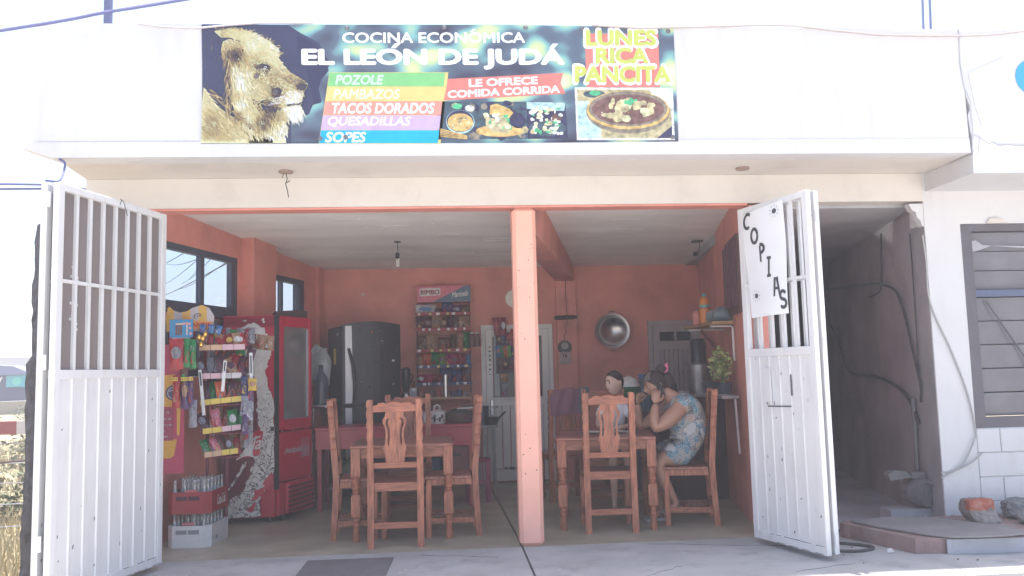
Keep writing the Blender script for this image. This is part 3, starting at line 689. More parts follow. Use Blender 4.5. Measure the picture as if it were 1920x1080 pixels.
while n_ < 4200:
    x = rr.uniform(18, 840); y = rr.uniform(70, 962); face = x > 400 and y < 700
    if not (inside((x, y), head) or inside((x, y), LOW) or inside((x, y), CRN)): continue
    if inside((x, y), LOW) and not inside((x, y), head): an, l, w = rr.uniform(.55, 1.15), rr.uniform(30, 70), rr.uniform(1.5, 4)
    elif y < 190: an, l, w = rr.uniform(-.5, .9), rr.uniform(18, 40), rr.uniform(1.5, 3.5)
    elif face: an, l, w = rr.uniform(.35, .95), rr.uniform(10, 24), rr.uniform(2, 5)
    else: an, l, w = rr.uniform(1.0, 1.7), rr.uniform(28, 64), rr.uniform(1.5, 4.5)
    if x+math.cos(an)*l > 830 or y+math.sin(an)*l > 963: continue
    t = min(.999, max(0, tone(x, y)**.9*1.04+rr.uniform(-.08, .06))); strand(x, y, an, l, w, 8+int(t*8), 5); n_ += 1
for k in range(90):
    q = rr.random(); ed = head+CRN; a, b_ = ed[rr.randrange(len(ed))], None
    if 90 < a[1] < 300 and a[0] > 380: strand(a[0]+rr.uniform(-14, 14), a[1]+rr.uniform(-10, 10), rr.uniform(-.5, .5), rr.uniform(16, 34), 2, rr.choice((12, 13, 11)), 5)
    elif a[1] > 780: strand(a[0]+rr.uniform(-14, 4), a[1]+rr.uniform(-10, 0), rr.uniform(1.0, 1.7), rr.uniform(16, 40), 2, rr.choice((12, 13, 14)), 5)
for k in range(260):
    q = rr.random()
    if q < .5: x, y = 246+rr.uniform(-26, 14), rr.uniform(300, 740); strand(x, y, rr.uniform(1.45, 2.0), rr.uniform(40, 90), rr.uniform(1.5, 3.5), rr.choice((9, 10, 10, 11, 12)), 5.5)
    elif q < .75: t_ = rr.random(); x, y = 50+380*t_, 530+350*t_; strand(x+rr.uniform(-10, 10), y+rr.uniform(-26, 8), rr.uniform(.3, 1.0), rr.uniform(40, 80), rr.uniform(1.5, 3.5), rr.choice((9, 10, 11, 11, 12)), 5.5)
    elif q < .9: x, y = rr.uniform(150, 600), 0; y = 88+(max(0, x-330)/290)**1.4*120; strand(x, y+rr.uniform(-10, 6), rr.uniform(-2.4, -.4), rr.uniform(14, 36), rr.uniform(1.2, 2.6), rr.choice((10, 11, 12, 13)), 5.5)
    else: x, y = rr.uniform(60, 230), rr.uniform(120, 480); strand(x, y, rr.uniform(1.2, 2.4), rr.uniform(20, 60), rr.uniform(1.0, 2.2), rr.choice((8, 9, 9, 10)), 5.5)
NS[0] = 13
Dell(mb, 512, 374, 26, 13, 17, 5, 14); Dell(mb, 520, 378, 12, 6, 17.3, 6, 10); D(mb, [(455, 362), (500, 348), (560, 372), (552, 380), (500, 360)], 17, 5)
D(mb, [(735, 512), (800, 505), (836, 513), (822, 545), (792, 556), (758, 540)], 17, 5); D(mb, [(652, 672), (720, 662), (785, 655), (802, 600), (798, 650), (770, 668), (700, 682)], 17, 5); Dell(mb, 592, 572, 16, 24, 16.6, 7, 14, .15)
for k in range(6): strand(660-k*6, 600+k*12, PI-.35+k*.03, 120, 1.6, 6, 6)
for k in range(24): Dell(mb, rr.uniform(650, 770), rr.uniform(575, 640), 3, 3, 18, 3, 6)
mb.build('lion_print', LM, ban, fix=False)
# lettering and coloured panels
Wt = pv['white']
mb = MB(); Dtext(mb, 'COCINA ECONOMICA', 1112, 2530, 103, 182, 3, .03); D(mb, [(2100, 96), (2125, 74), (2150, 74), (2122, 96)], 3); mb.build('lettering', Wt, ban, fix=False)
mb = MB(); Dtext(mb, 'EL LEON DE JUDA', 805, 2834, 236, 386, 3, .05); D(mb, [(1480, 226), (1512, 186), (1560, 186), (1518, 226)], 3); D(mb, [(2722, 228), (2752, 190), (2798, 190), (2760, 228)], 3); mb.build('lettering', Wt, ban, fix=False)
mb = MB(); D(mb, [(1003, 414), (1924, 414), (1850, 968), (908, 968)], 2); mb.build('stripe_border', pv['yellow'], ban, fix=False)
rows = [(418, 524, 'green', 'POZOLE', 1050, 1418, 437, 508, (205, 245, 215)), (526, 637, 'yellow', 'PAMBAZOS', 1030, 1543, 548, 620, (253, 238, 200)), (640, 747, 'salmon', 'TACOS DORADOS', 1020, 1808, 655, 733, (252, 240, 235)),
        (750, 861, 'lilac', 'QUESADILLAS', 985, 1622, 760, 838, (238, 226, 248)), (864, 964, 'blue', 'SOPES', 962, 1272, 880, 955, (245, 250, 252))]
for y0, y1, c, s, a, b, ya, yb, tc in rows:
    l = lambda y: 1006-(y-414)*.172; q = lambda y: 1900-(y-414)*.128
    mb = MB(); D(mb, [(l(y0), y0), (q(y0), y0), (q(y1), y1), (l(y1), y1)], 3); st = mb.build('menu_stripe', pv[c], ban, fix=False)
    mb = MB(); Dtext(mb, s, a, b, ya, yb, 4, .035, .22); mb.build('lettering', vinyl('text_'+c, tc), st, fix=False)
o8 = 1878
mb = MB(); D(mb, [(o8+42, 466), (o8+952, 419), (o8+930, 500), (o8+968, 582), (o8+5, 634)], 3); rb = mb.build('ribbon', pv['red'], ban, fix=False)
mb = MB(); Dtext(mb, 'LE OFRECE', o8+207, o8+745, 472, 528, 4, .04, 0, -.042); Dtext(mb, 'COMIDA CORRIDA', o8+40, o8+920, 560, 614, 4, .04, 0, -.048); mb.build('lettering', Wt, rb, fix=False)
mb = MB(); D(mb, [(o8+1133, 110), (o8+1724, 116), (o8+1732, 532), (o8+1136, 532)], 2); mb.build('red_panel', pv['red'], ban, fix=False)
mb = MB(); mg = MB()
for s, a, b, ya, yb in (('LUNES', 1140, 1708, 82, 212), ('RICA', 1216, 1640, 220, 352), ('PANCITA', 1045, 1820, 364, 498)):
    Dtext(mb, s, o8+a-6, o8+b+6, ya-5, yb+5, 3, .075); Dtext(mg, s, o8+a+8, o8+b-8, ya+9, yb-9, 5, .045)
mb.build('lettering_outline', Wt, ban, fix=False); mg.build('lettering', pv['lime'], ban, fix=False)
# food pictures
def blobs(mb, n, x0, x1, y0, y1, s0, s1, mis, layer, r):
    for k in range(n): Dell(mb, r.uniform(x0, x1), r.uniform(y0, y1), r.uniform(s0, s1), r.uniform(s0, s1)*.8, layer+k*.03, r.choice(mis), 7, .25, r)
FM = [mat('food_'+k, tuple(pvc[k]), .45, var=.42, scale=26, bump=.04, bscale=20, detail=8) for k in ('darkg', 'orange', 'cream', 'brown', 'leaf', 'white', 'soup', 'meat', 'paleblue', 'shadow', 'tan')]
r = random.Random(21); mb = MB()
D(mb, [(o8-42, 640), (o8+655, 643), (o8+655, 930), (o8-55, 934)], 2, 0)
blobs(mb, 30, o8-20, o8+640, 650, 920, 18, 50, (0, 9, 10, 3), 3, r)
Dell(mb, o8+130, 800, 112, 92, 6, 8); Dell(mb, o8+130, 795, 106, 85, 7, 9); Dell(mb, o8+130, 805, 100, 70, 8, 1); blobs(mb, 16, o8+60, o8+210, 765, 850, 5, 14, (2, 3, 10), 9, r)
Dell(mb, o8+110, 680, 38, 22, 6, 4); Dell(mb, o8+205, 695, 36, 24, 6, 5); Dell(mb, o8+440, 870, 190, 45, 6, 1)
D(mb, [(o8+370, 672), (o8+420, 660), (o8+520, 700), (o8+550, 730), (o8+500, 790), (o8+360, 740)], 7, 1); D(mb, [(o8+330, 760), (o8+500, 800), (o8+545, 840), (o8+500, 890), (o8+380, 880), (o8+330, 830)], 7, 10)
blobs(mb, 22, o8+330, o8+540, 740, 850, 10, 28, (2, 2, 5, 4, 10), 8, r); Dell(mb, o8+585, 790, 60, 60, 6, 9)
for k in range(5): D(mb, [(o8-30, 850+k*14), (o8+180, 905+k*6), (o8+185, 912+k*6), (o8-30, 858+k*14)], 8, 1)
mb.build('food_print', FM, ban, fix=False)
mb = MB(); D(mb, [(o8+657, 645), (o8+965, 650), (o8+980, 928), (o8+657, 930)], 2, 9); D(mb, [(o8+657, 646), (o8+965, 651), (o8+955, 715), (o8+657, 700)], 3, 8)
Dell(mb, o8+820, 850, 150, 60, 3, 0); blobs(mb, 60, o8+690, o8+930, 690, 890, 8, 26, (2, 5, 4, 10, 5, 2), 4, r); blobs(mb, 6, o8+860, o8+920, 740, 800, 14, 22, (6,), 8, r)
mb.build('food_print', FM, ban, fix=False)
mb = MB(); D(mb, [(o8+1042, 533), (o8+1835, 537), (o8+1842, 940), (o8+1052, 940)], 3, 5); D(mb, [(o8+1060, 549), (o8+1818, 553), (o8+1822, 924), (o8+1068, 924)], 4, 10)
D(mb, [(o8+1060, 640), (o8+1150, 640), (o8+1250, 870), (o8+1240, 924), (o8+1068, 924)], 5, 8); D(mb, [(o8+1640, 553), (o8+1818, 553), (o8+1820, 700), (o8+1700, 620)], 5, 5)
D(mb, [(o8+1700, 924), (o8+1822, 830), (o8+1822, 924)], 5, 9)
Dell(mb, o8+1200, 585, 90, 28, 5, 0); Dell(mb, o8+1205, 578, 45, 20, 6, 4)
Dell(mb, o8+1468, 725, 338, 165, 6, 3, 40); Dell(mb, o8+1468, 708, 335, 150, 7, 1, 40); Dell(mb, o8+1468, 700, 318, 136, 8, 3, 40); Dell(mb, o8+1468, 704, 292, 116, 9, 6, 40)
for k in range(34):
    a = r.uniform(0, 2*PI); q = r.random()**.5; Dell(mb, o8+1470+215*q*math.cos(a), 705+80*q*math.sin(a), r.uniform(20, 44), r.uniform(16, 32), 10+k*.1, r.choice((7, 7, 2, 10)), 8, .2, r)
for k in range(14): Dell(mb, o8+1468+290*r.uniform(-.9, .9), 704+r.uniform(-90, 95), r.uniform(3, 9), r.uniform(2, 6), 14+.05*k, r.choice((1, 5, 3)), 6, .2, r)
blobs(mb, 9, o8+1410, o8+1530, 635, 668, 12, 24, (4,), 15, r)
mb.build('food_print', FM, ban, fix=False)
mb = MB()
for zx, zy in ((1148, 70), (1900, 66), (o8+660, 70), (o8+1108, 72), (o8+1803, 100), (922, 930), (o8+625, 912), (o8+1822, 920), (1118, 922)):
    x, y, z = BP(zx, zy, 18); MB().lathe([(.017, 0), (.017, .003), (.008, .006), (.004, .008)], (x, y+.002, z), 12, axis='y').build('washer_screw', mat('dull_washer', (.16, .16, .18), .5, .5), ban)
# fold of loose vinyl hem at the top left, and a cable hanging along the parapet top
mb = MB(); mb.tube([(-2.1, 5.915, 3.80), (-1.95, 5.915, 3.78), (-1.72, 5.91, 3.765), (-1.5, 5.912, 3.79), (-1.25, 5.915, 3.812), (-.9, 5.92, 3.815)], .007, 6)
tag(mb.build('loose_cable', plain('white_cable', (.40, .38, .40), .6)), 'thin pale cable sagging over the top left of the lion banner', 'cable')
mb = MB(); mb.tube([(1.1, 5.92, 3.812), (1.45, 5.915, 3.79), (1.8, 5.915, 3.80), (2.4, 5.92, 3.822), (2.62, 5.916, 3.815), (2.95, 5.912, 3.775), (3.25, 5.912, 3.748), (3.6, 5.912, 3.742), (3.9, 5.912, 3.743), (4.15, 5.915, 3.755), (4.5, 5.92, 3.80), (5.0, 5.925, 3.83)], .008, 6)
tag(mb.build('loose_cable', plain('pinkish_cable', (.38, .33, .33), .6)), 'thin pinkish cable sagging along the parapet right of the banner', 'cable')
# ------------------------------------------------------------------ wooden tables and chairs
M_wood = wood_mat('salmon_stained_pine', (.27, .08, .042), (.37, .128, .068), grain=(5, 5, .7), rough=.45)
M_woodx = wood_mat('salmon_stained_pine_rail', (.27, .08, .042), (.37, .128, .068), grain=(.7, 5, 5), rough=.45)
M_woodtop = wood_mat('reddish_table_top', (.25, .085, .06), (.34, .13, .09), grain=(.7, 6, 6), rough=.28)
def wavy_post(sx):
    """rear post seen from behind: outer edge scalloped in the upper part, leaning backwards"""
    xs = .19*sx; out = []; zs = [0, .30, .50, .70]
    for z in zs: out.append((z, .026))
    for k in range(4):
        z0 = .72+k*.085; out += [(z0, .019), (z0+.02, .026), (z0+.05, .028), (z0+.075, .022)]
    out += [(1.065, .019), (1.08, .026), (1.115, .026), (1.13, .016)]
    mb = MB(); ring = []
    for z, w in out:
        lean = -.19-.055*max(0, (z-.45)/.68)+.03*(1-min(1, z/.45))*-1
        a, b = (xs-.024*sx, xs+w*sx); ring.append([(a, lean-.024, z), (b, lean-.024, z), (b, lean+.024, z), (a, lean+.024, z)])
    vs = [p for q in ring for p in q]; fs = [(0, 1, 2, 3)]
    for i in range(len(ring)-1):
        for k in range(4): fs.append((i*4+k, i*4+(k+1) % 4, i*4+4+(k+1) % 4, i*4+4+k))
    n = len(vs)-4; fs.append((n+3, n+2, n+1, n)); mb.raw(vs, fs); return mb
def make_chair(label, group):
    t = thing('dining_chair', label, 'chair', (0, 0, 0), 0, group)
    for s in (-1, 1): wavy_post(s).build('rear_post', M_wood, t)
    for s in (-1, 1): MB().box(.19*s-.022, .19*s+.022, .165, .21, 0, .462, ch=.003).build('front_leg', M_wood, t)
    MB().box(-.222, .222, -.162, .225, .463, .488, ch=.006).build('seat', M_woodtop, t)
    MB().box(-.165, .165, -.205, -.175, .425, .488).build('apron', M_woodx, t)
    MB().box(-.165, .165, .175, .198, .415, .462).build('apron', M_woodx, t)
    for s in (-1, 1): MB().box(.19*s-.012, .19*s+.012, -.165, .163, .415, .462).build('apron', M_wood, t)
    for a, b in (((-.167, -.205, .165), (.167, -.205, .165)), ((-.19, -.18, .13), (-.19, .165, .13)), ((.19, -.18, .13), (.19, .165, .13)), ((-.19, .03, .13), (.19, .03, .13))):
        MB().bar(a, b, .022, .045).build('stretcher', M_woodx, t)
    yb = lambda z: -.19-.055*max(0, (z-.45)/.68)
    m = MB(); z0, z1 = .60, .643; m.raw([(x, yb(z)+d, z) for z in (z0, z1) for x, d in ((-.168, -.012), (.168, -.012), (.168, .012), (-.168, .012))], [(3, 2, 1, 0), (4, 5, 6, 7), (0, 1, 5, 4), (1, 2, 6, 5), (2, 3, 7, 6), (3, 0, 4, 7)]); m.build('back_rail', M_woodx, t)
    crest = [(-.168, 1.035), (.168, 1.035), (.168, 1.083), (.135, 1.088), (.125, 1.103), (.085, 1.107), (.06, 1.096), (.03, 1.108), (0, 1.113), (-.03, 1.108), (-.06, 1.096), (-.085, 1.107), (-.125, 1.103), (-.135, 1.088), (-.168, 1.083)]
    m = MB(); m.prism(crest, yb(1.07)-.013, yb(1.07)+.013, 'xz'); m.build('crest_rail', M_woodx, t)
    # vase shaped splat with two curved slots
    prof = [(.644, .070), (.70, .076), (.735, .082), (.738, .094), (.76, .088), (.80, .076), (.86, .070), (.90, .074), (.94, .088), (.965, .094), (.985, .088), (1.0, .072), (1.012, .070), (1.034, .070)]
    slot = [(.775, .047, .056), (.80, .042, .057), (.86, .036, .053), (.90, .040, .058), (.94, .052, .070), (.965, .052, .070), (.985, .034, .058)]
    def interp(tab, z, i):
        for p, q in zip(tab, tab[1:]):
            if p[0] <= z <= q[0]: return p[i]+(q[i]-p[i])*(z-p[0])/(q[0]-p[0])
        return tab[-1][i]
    zs = sorted({p[0] for p in prof} | {s[0] for s in slot}); m = MB()
    def cell(z0, z1, a0, b0, a1, b1):
        vs = [(a0, yb(z0)-.009, z0), (b0, yb(z0)-.009, z0), (b1, yb(z1)-.009, z1), (a1, yb(z1)-.009, z1), (a0, yb(z0)+.009, z0), (b0, yb(z0)+.009, z0), (b1, yb(z1)+.009, z1), (a1, yb(z1)+.009, z1)]
        m.raw(vs, [(0, 1, 2, 3), (7, 6, 5, 4), (0, 3, 7, 4), (1, 5, 6, 2)])
    for z0, z1 in zip(zs, zs[1:]):
        w0, w1 = interp(prof, z0, 1), interp(prof, z1, 1)
        if z0 >= .775 and z1 <= .985:
            i0, o0, i1, o1 = interp(slot, z0, 1), interp(slot, z0, 2), interp(slot, z1, 1), interp(slot, z1, 2)
            cell(z0, z1, -w0, -o0, -w1, -o1); cell(z0, z1, -i0, i0, -i1, i1); cell(z0, z1, o0, w0, o1, w1)
        else: cell(z0, z1, -w0, w0, -w1, w1)
    m.build('splat', M_wood, t); return t
def make_table(label, w, d, group):
    t = thing('dining_table', label, 'table', (0, 0, 0), 0, group); x0, y0 = w/2-.045, d/2-.045
    MB().box(-w/2, w/2, -d/2, d/2, .735, .76, ch=.007).build('table_top', M_woodtop, t)
    for a in (-1, 1): MB().box(-x0+.038, x0-.038, a*y0-.012, a*y0+.012, .655, .734).build('apron', M_woodx, t); MB().box(a*x0-.012, a*x0+.012, -y0+.038, y0-.038, .655, .734).build('apron', M_wood, t)
    for a in (-1, 1):
        for b in (-1, 1):
            m = MB(); h = .037
            m.raw([(a*x0+p*r_, b*y0+q*r_, z) for z, r_ in ((.734, h), (.52, h), (.505, h*.8)) for p, q in ((-1, -1), (1, -1), (1, 1), (-1, 1))],
                  [(0, 1, 2, 3), (11, 10, 9, 8)]+[(i*4+k, i*4+(k+1) % 4, i*4+4+(k+1) % 4, i*4+4+k) for i in (0, 1) for k in range(4)])
            m.lathe([(.026, .376), (.032, .39), (.024, .40), (.033, .412), (.033, .425), (.026, .432), (.031, .46), (.034, .48), (.028, .503)], (a*x0, b*y0, 0), 14)
            m.raw([(a*x0+p*r_, b*y0+q*r_, z) for z, r_ in ((.375, h*.75), (.355, h), (.20, h), (.185, h*.7)) for p, q in ((-1, -1), (1, -1), (1, 1), (-1, 1))],
                  [(0, 1, 2, 3), (15, 14, 13, 12)]+[(i*4+k, i*4+(k+1) % 4, i*4+4+(k+1) % 4, i*4+4+k) for i in (0, 1, 2) for k in range(4)])
            m.lathe([(.026, 0), (.029, .03), (.024, .10), (.030, .13), (.022, .15), (.029, .165), (.026, .184)], (a*x0, b*y0, 0), 14)
            m.build('leg', M_wood, t)
    return t
G_CH = 'salmon wooden chairs round the two tables'
lt = make_table('salmon wooden dining table left of the pillar in front of the red counter', .83, .82, 'salmon wooden dining tables'); lt.location = (-.375, 7.42, 0); lt.rotation_euler.z = R(.5)
rt = dup(lt, (1.37, 7.49, 0), R(-9), 'salmon wooden dining table right of the pillar where the woman and boy sit')
ch = make_chair('salmon wooden chair with back to the street at the left table', G_CH); ch.location = (-.41, 6.985, 0)
dup(ch, (-.725, 7.345, 0), R(-87), 'salmon wooden chair at the left side of the left table nearest the red cooler')
dup(ch, (.02, 7.315, 0), R(91), 'salmon wooden chair at the right side of the left table nearest the pillar')
dup(ch, (-.37, 8.02, 0), R(181), 'salmon wooden chair at the far side of the left table before the red counter')
dup(ch, (1.33, 7.215, 0), R(-3.5), 'salmon wooden chair with back to the street at the right table')
dup(ch, (2.055, 7.365, 0), R(79), 'salmon wooden chair on which the woman in the floral dress sits')
dup(ch, (1.515, 8.26, 0), R(172), 'salmon wooden chair on which the boy sits behind the right table')
dup(ch, (1.20, 8.92, 0), R(8), 'salmon wooden chair with a purple jacket over its back near the white door')

# ------------------------------------------------------------------ goods: soft bags share one pillow mesh
def pillow_mesh():
    nx, ny = 4, 7; vs = []; fs = []; mb = MB()
    def d(u, v):
        e = max(0, math.sin(PI*u))**.7*max(0, math.sin(PI*min(1, max(0, (v-.07)/.86))))**.6
        return e
    for sgn in (-1, 1):
        b = len(vs)
        for j in range(ny+1):
            for i in range(nx+1):
                u, v = i/nx, j/ny; q = d(u, v); wv = .02*math.sin(9*u+5*v)
                x = (u-.5)*(1-.10*math.sin(PI*v)); vs.append((x, sgn*(.5*q+wv*(q > 0)), v))
        for j in range(ny):
            for i in range(nx):
                a = b+j*(nx+1)+i; fs.append((a, a+1, a+nx+2, a+nx+1) if sgn < 0 else (a+nx+1, a+nx+2, a+1, a))
    return MB().raw(vs, fs).mesh('bag', M_black, smooth=True, fix=False)
ME_BAG = pillow_mesh()
def print_mesh():
    vs = [(.34*math.cos(2*PI*k/10), -.54+.10*abs(math.cos(2*PI*k/10))**2, .55+.20*math.sin(2*PI*k/10)) for k in range(10)]
    return MB().raw(vs, [tuple(range(10))]).mesh('printed_panel', M_black, fix=False)
ME_PR = print_mesh()
def print_mesh2(poly):
    vs = []
    for x, z in poly: e = max(0, math.sin(PI*(x+.5)))**.7*max(0, math.sin(PI*min(1, max(0, (z-.07)/.86))))**.6; vs.append((x*.9, -.5*e-.05, z))
    return MB().raw(vs, [tuple(range(len(vs)))]).mesh('printed_panel', M_black, fix=False)
ME_PRS = [ME_PR, print_mesh2([(-.38, .52), (.38, .64), (.38, .80), (-.38, .70)]), print_mesh2([(-.36, .2), (-.05, .16), (.3, .3), (.36, .5), (.1, .56), (-.2, .44)]), print_mesh2([(-.34, .62), (.34, .62), (.26, .74), (-.2, .78)])]
rg = random.Random(31)
def foil(name, rgb, k=.62): return mat('foil_'+name, S(*rgb, k), .24, .0, var=.40, scale=5, bump=.35, bscale=9)
FO = {k: foil(k, c) for k, c in dict(red=(190, 40, 50), crimson=(150, 25, 45), magenta=(190, 40, 100), green=(30, 140, 70), lime=(120, 170, 60), orange=(215, 95, 45), yellow=(225, 185, 70), purple=(85, 45, 110), navy=(45, 50, 105), blue=(50, 120, 190),
     brown=(115, 75, 60), tan=(180, 140, 110), silver=(150, 150, 165), white=(215, 215, 220), pink=(225, 130, 150), darkred=(95, 30, 40), plum=(95, 50, 70)).items()}
def bag(name, x, y, z, w, h, d, col, pr, label, group, rz=0.0, rx=0.0, ry=0.0, cat='snack bag'):
    o = share(name, ME_BAG, None, (x, y, z), (rx, ry, rz), (w, d, h), FO[col]); tag(o, label, cat, group)
    if pr:
        k_ = rg.randrange(4); share('printed_panel', ME_PRS[k_], o, (0, 0, 0), (0, 0, 0), (1, 1, 1), FO[pr])
        if k_ in (1, 3): share('printed_panel', ME_PRS[2], o, (0, 0, 0), (0, 0, 0), (1, 1, 1), FO[rg.choice(('tan', 'brown', 'orange', 'red', 'yellow', 'silver'))])
    return o
ORD = ['first', 'second', 'third', 'fourth', 'fifth', 'sixth', 'seventh', 'eighth', 'ninth', 'tenth', 'eleventh']

# ------------------------------------------------------------------ wire snack rack at the left
RX, RY = -1.84, 7.40
rk = thing('snack_rack', 'tall wire snack rack crammed with bags before the red cooler', 'display rack', (RX, RY, 0), R(0))
off = (-RX, -RY, 0)
def rb_(): return MB(off=off)
M_mar = plain('maroon_rack_metal', (.16, .02, .045), .45)
M_gridw = mat('white_grid_plastic', (.50, .50, .50), .6, var=.06, scale=5)
for x in (-2.05, -1.885): rb_().tube([(x, 7.57, 0), (x, 7.57, 1.74)], .012, 8).build('upright', M_mar, rk)
tile = MB().box(.003, .0825, 0, .008, .003, .097).mesh('grid_tile', M_gridw)
for i in range(4):
    for j in range(9): share('grid_tile', tile, rk, (-2.01-RX+i*.086, .165, .66+j*.102))
SH = [(1.585, -2.02, -1.65, ('tan', 'pink')), (1.352, -2.01, -1.675, ('pink', 'white')), (1.135, -2.01, -1.675, ('yellow', 'yellow')), (.905, -1.985, -1.68, ('yellow', 'pink')), (.715, -1.97, -1.70, ('tan', 'yellow'))]
M_strip = {'tan': plain('tan_price_strip', S(205, 170, 140, .8)), 'pink': plain('pink_price_strip', S(215, 180, 190, .8)), 'yellow': plain('yellow_price_strip', S(220, 195, 95, .8)), 'white': plain('white_price_strip', S(210, 205, 210, .8))}
for k, (z, x0, x1, cs) in enumerate(SH):
    m = rb_(); m.raw([(x0, 7.20, z-.03), (x1, 7.20, z-.03), (x1, 7.55, z+.05), (x0, 7.55, z+.05), (x0, 7.20, z-.024), (x1, 7.20, z-.024), (x1, 7.55, z+.056), (x0, 7.55, z+.056)], [(3, 2, 1, 0), (4, 5, 6, 7), (0, 1, 5, 4), (1, 2, 6, 5), (2, 3, 7, 6), (3, 0, 4, 7)])
    for s in range(9): xx = x0+(x1-x0)*s/8; m.tube([(xx, 7.20, z-.03), (xx, 7.195, z+.03)], .003, 4)
    sh = m.build('shelf', M_mar, rk); n = 4; w = (x1-x0)/n; dz = -.006*k
    for s in range(n):
        a = x0+w*s; m = rb_(); m.raw([(a+.002, 7.186, z-.026+.028*(s/n)*(k > 1)), (a+w-.002, 7.186, z-.026+.028*((s+1)/n)*(k > 1)), (a+w-.002, 7.180, z+.018+.028*((s+1)/n)*(k > 1)), (a+.002, 7.180, z+.018+.028*(s/n)*(k > 1))], [(0, 1, 2, 3)])
        x_ = a+w*.3; m2 = m.build('price_strip', M_strip[cs[s*2//n]], sh)
rowspec = [
    (0, [('tan', 'white'), ('red', 'white'), ('tan', 'red'), ('red', 'white'), ('brown', 'white'), ('crimson', 'yellow'), ('tan', 'white'), ('red', 'white')], .07, .12),
    (1, [('plum', 'silver'), ('silver', 'white'), ('plum', 'red'), ('brown', 'tan'), ('plum', 'red'), ('crimson', 'silver'), ('tan', 'plum'), ('plum', 'brown')], .072, .17),
    (2, [('plum', 'brown'), ('green', 'silver'), ('orange', 'white'), ('orange', 'yellow'), ('plum', 'tan'), ('silver', 'plum'), ('brown', 'silver')], .082, .18),
    (3, [('plum', 'silver'), ('orange', 'white'), ('pink', 'white'), ('red', 'white'), ('brown', 'white'), ('green', 'white'), ('green', 'red')], .075, .17),
    (4, [('green', 'white'), ('blue', 'white'), ('blue', 'silver'), ('pink', 'white'), ('darkred', 'green'), ('brown', 'silver'), ('green', 'silver'), ('crimson', 'green')], .062, .15)]
names = ['top', 'second', 'middle', 'fourth', 'lowest']
cname = dict(crimson='dark red', plum='dull plum', darkred='maroon', silver='silver grey', lime='light green')
def cn(c): return cname.get(c, c)
for k, cols_, w, h in rowspec:
    z, x0, x1, _ = SH[k]; n = len(cols_)
    for i, (c, p) in enumerate(cols_):
        x = x0+(x1-x0)*(i+.5)/n
        bag('snack_bag', x, 7.235+rg.uniform(0, .03), z-.005, w*rg.uniform(.95, 1.15), h*rg.uniform(.92, 1.1), .045, c, p, f'{cn(c)} snack bag, {ORD[i]} from left on the {names[k]} shelf of the wire rack', 'snack bags on the wire rack', rz=rg.uniform(-.5, .5), rx=R(-16)+rg.uniform(-.2, .15), ry=rg.uniform(-.5, .3))
        if True:
            bag('snack_bag', x+.02, 7.33+rg.uniform(0, .05), z+.03, w*1.1, h*rg.uniform(1.0, 1.2), .045, rg.choice(('plum', 'tan', 'red', 'silver', 'brown', 'orange', 'green', 'crimson')), rg.choice(('white', 'yellow', 'silver', 'red')), f'snack bag behind the {ORD[i]} one from left on the {names[k]} wire rack shelf', 'snack bags on the wire rack', rz=rg.uniform(-.3, .3), rx=R(-12), ry=rg.uniform(-.2, .2))
# extra loose bags reaching right over the cooler side
for i, (c, p) in enumerate((('brown', 'white'), ('tan', 'red'), ('tan', 'white'))):
    bag('bread_bag', -1.70+.075*i, 7.62, 1.58-.01*i, .09, .13, .06, c, p, f'{cn(c)} bread bag, {ORD[i]} from left beyond the top right of the wire rack', 'bread bags right of the rack', ry=rg.uniform(-.4, .4), cat='bread bag')
# hanging clip strips and their bags
M_wstrip = plain('white_clip_strip', (.62, .62, .63), .5)
def strip(x, y, z0, z1, lab, lean=.01):
    o = MB().box(-.013, .013, -.002, .002, z0-z1, 0).build('clip_strip', M_wstrip); o.location = (x, y, z1); o.rotation_euler.y = lean
    m = MB(); m.box(-.006, .006, -.004, -.0022, (z0-z1)*.35, (z0-z1)*.05); m.build('slot', M_wire, o); tag(o, lab, 'clip strip', 'white clip strips on the rack')
strip(-2.005, 7.16, 1.03, 1.40, 'white clip strip hanging at the left end of the middle rack shelf', -.10)
strip(-1.80, 7.15, 1.22, 1.47, 'white clip strip hanging before the middle of the second rack shelf', .08)
strip(-1.60, 7.17, 1.05, 1.53, 'long white clip strip hanging at the right edge of the snack rack', -.02)
for i, (x, z, c, p, w, h) in enumerate(((-1.645, 1.17, 'navy', 'silver', .055, .17), (-1.60, 1.13, 'purple', 'silver', .05, .15), (-1.65, 1.02, 'silver', 'navy', .06, .16), (-1.60, .98, 'silver', 'white', .06, .16), (-1.64, .87, 'purple', 'silver', .055, .16), (-1.575, 1.22, 'yellow', 'tan', .07, .10))):
    bag('snack_bag', x, 7.155-.006*i, z, w, h, .03, c, p, f'{cn(c)} packet hanging {("highest left", "upper right", "middle left", "middle right", "lowest", "behind")[i]} on the long clip strip', 'snack packets on the right clip strip', ry=rg.uniform(-.08, .08))
for i, (x, z, c, p, w, h) in enumerate(((-2.165, 1.40, 'red', 'silver', .115, .255), (-2.085, 1.42, 'green', 'red', .052, .235), (-2.035, 1.41, 'green', 'white', .052, .235), (-2.17, 1.10, 'red', 'tan', .062, .26), (-2.10, 1.09, 'purple', 'tan', .062, .26), (-2.045, 1.10, 'purple', 'yellow', .05, .24), (-2.035, .94, 'silver', 'plum', .07, .22), (-2.10, 1.25, 'brown', 'green', .06, .16))):
    bag('snack_bag', x, 7.09-.004*(i % 3), z, w, h, .045, c, p, f'{cn(c)} bag hung left on the wire rack, {("large at upper left", "left one of the green pair", "right one of the green pair", "leftmost of the lower trio", "middle of the lower trio", "right of the lower trio", "lowest before the white strip", "small below the green pair")[i]}', 'snack bags hung on the rack side', rz=rg.uniform(-.15, .15), ry=rg.uniform(-.08, .05))
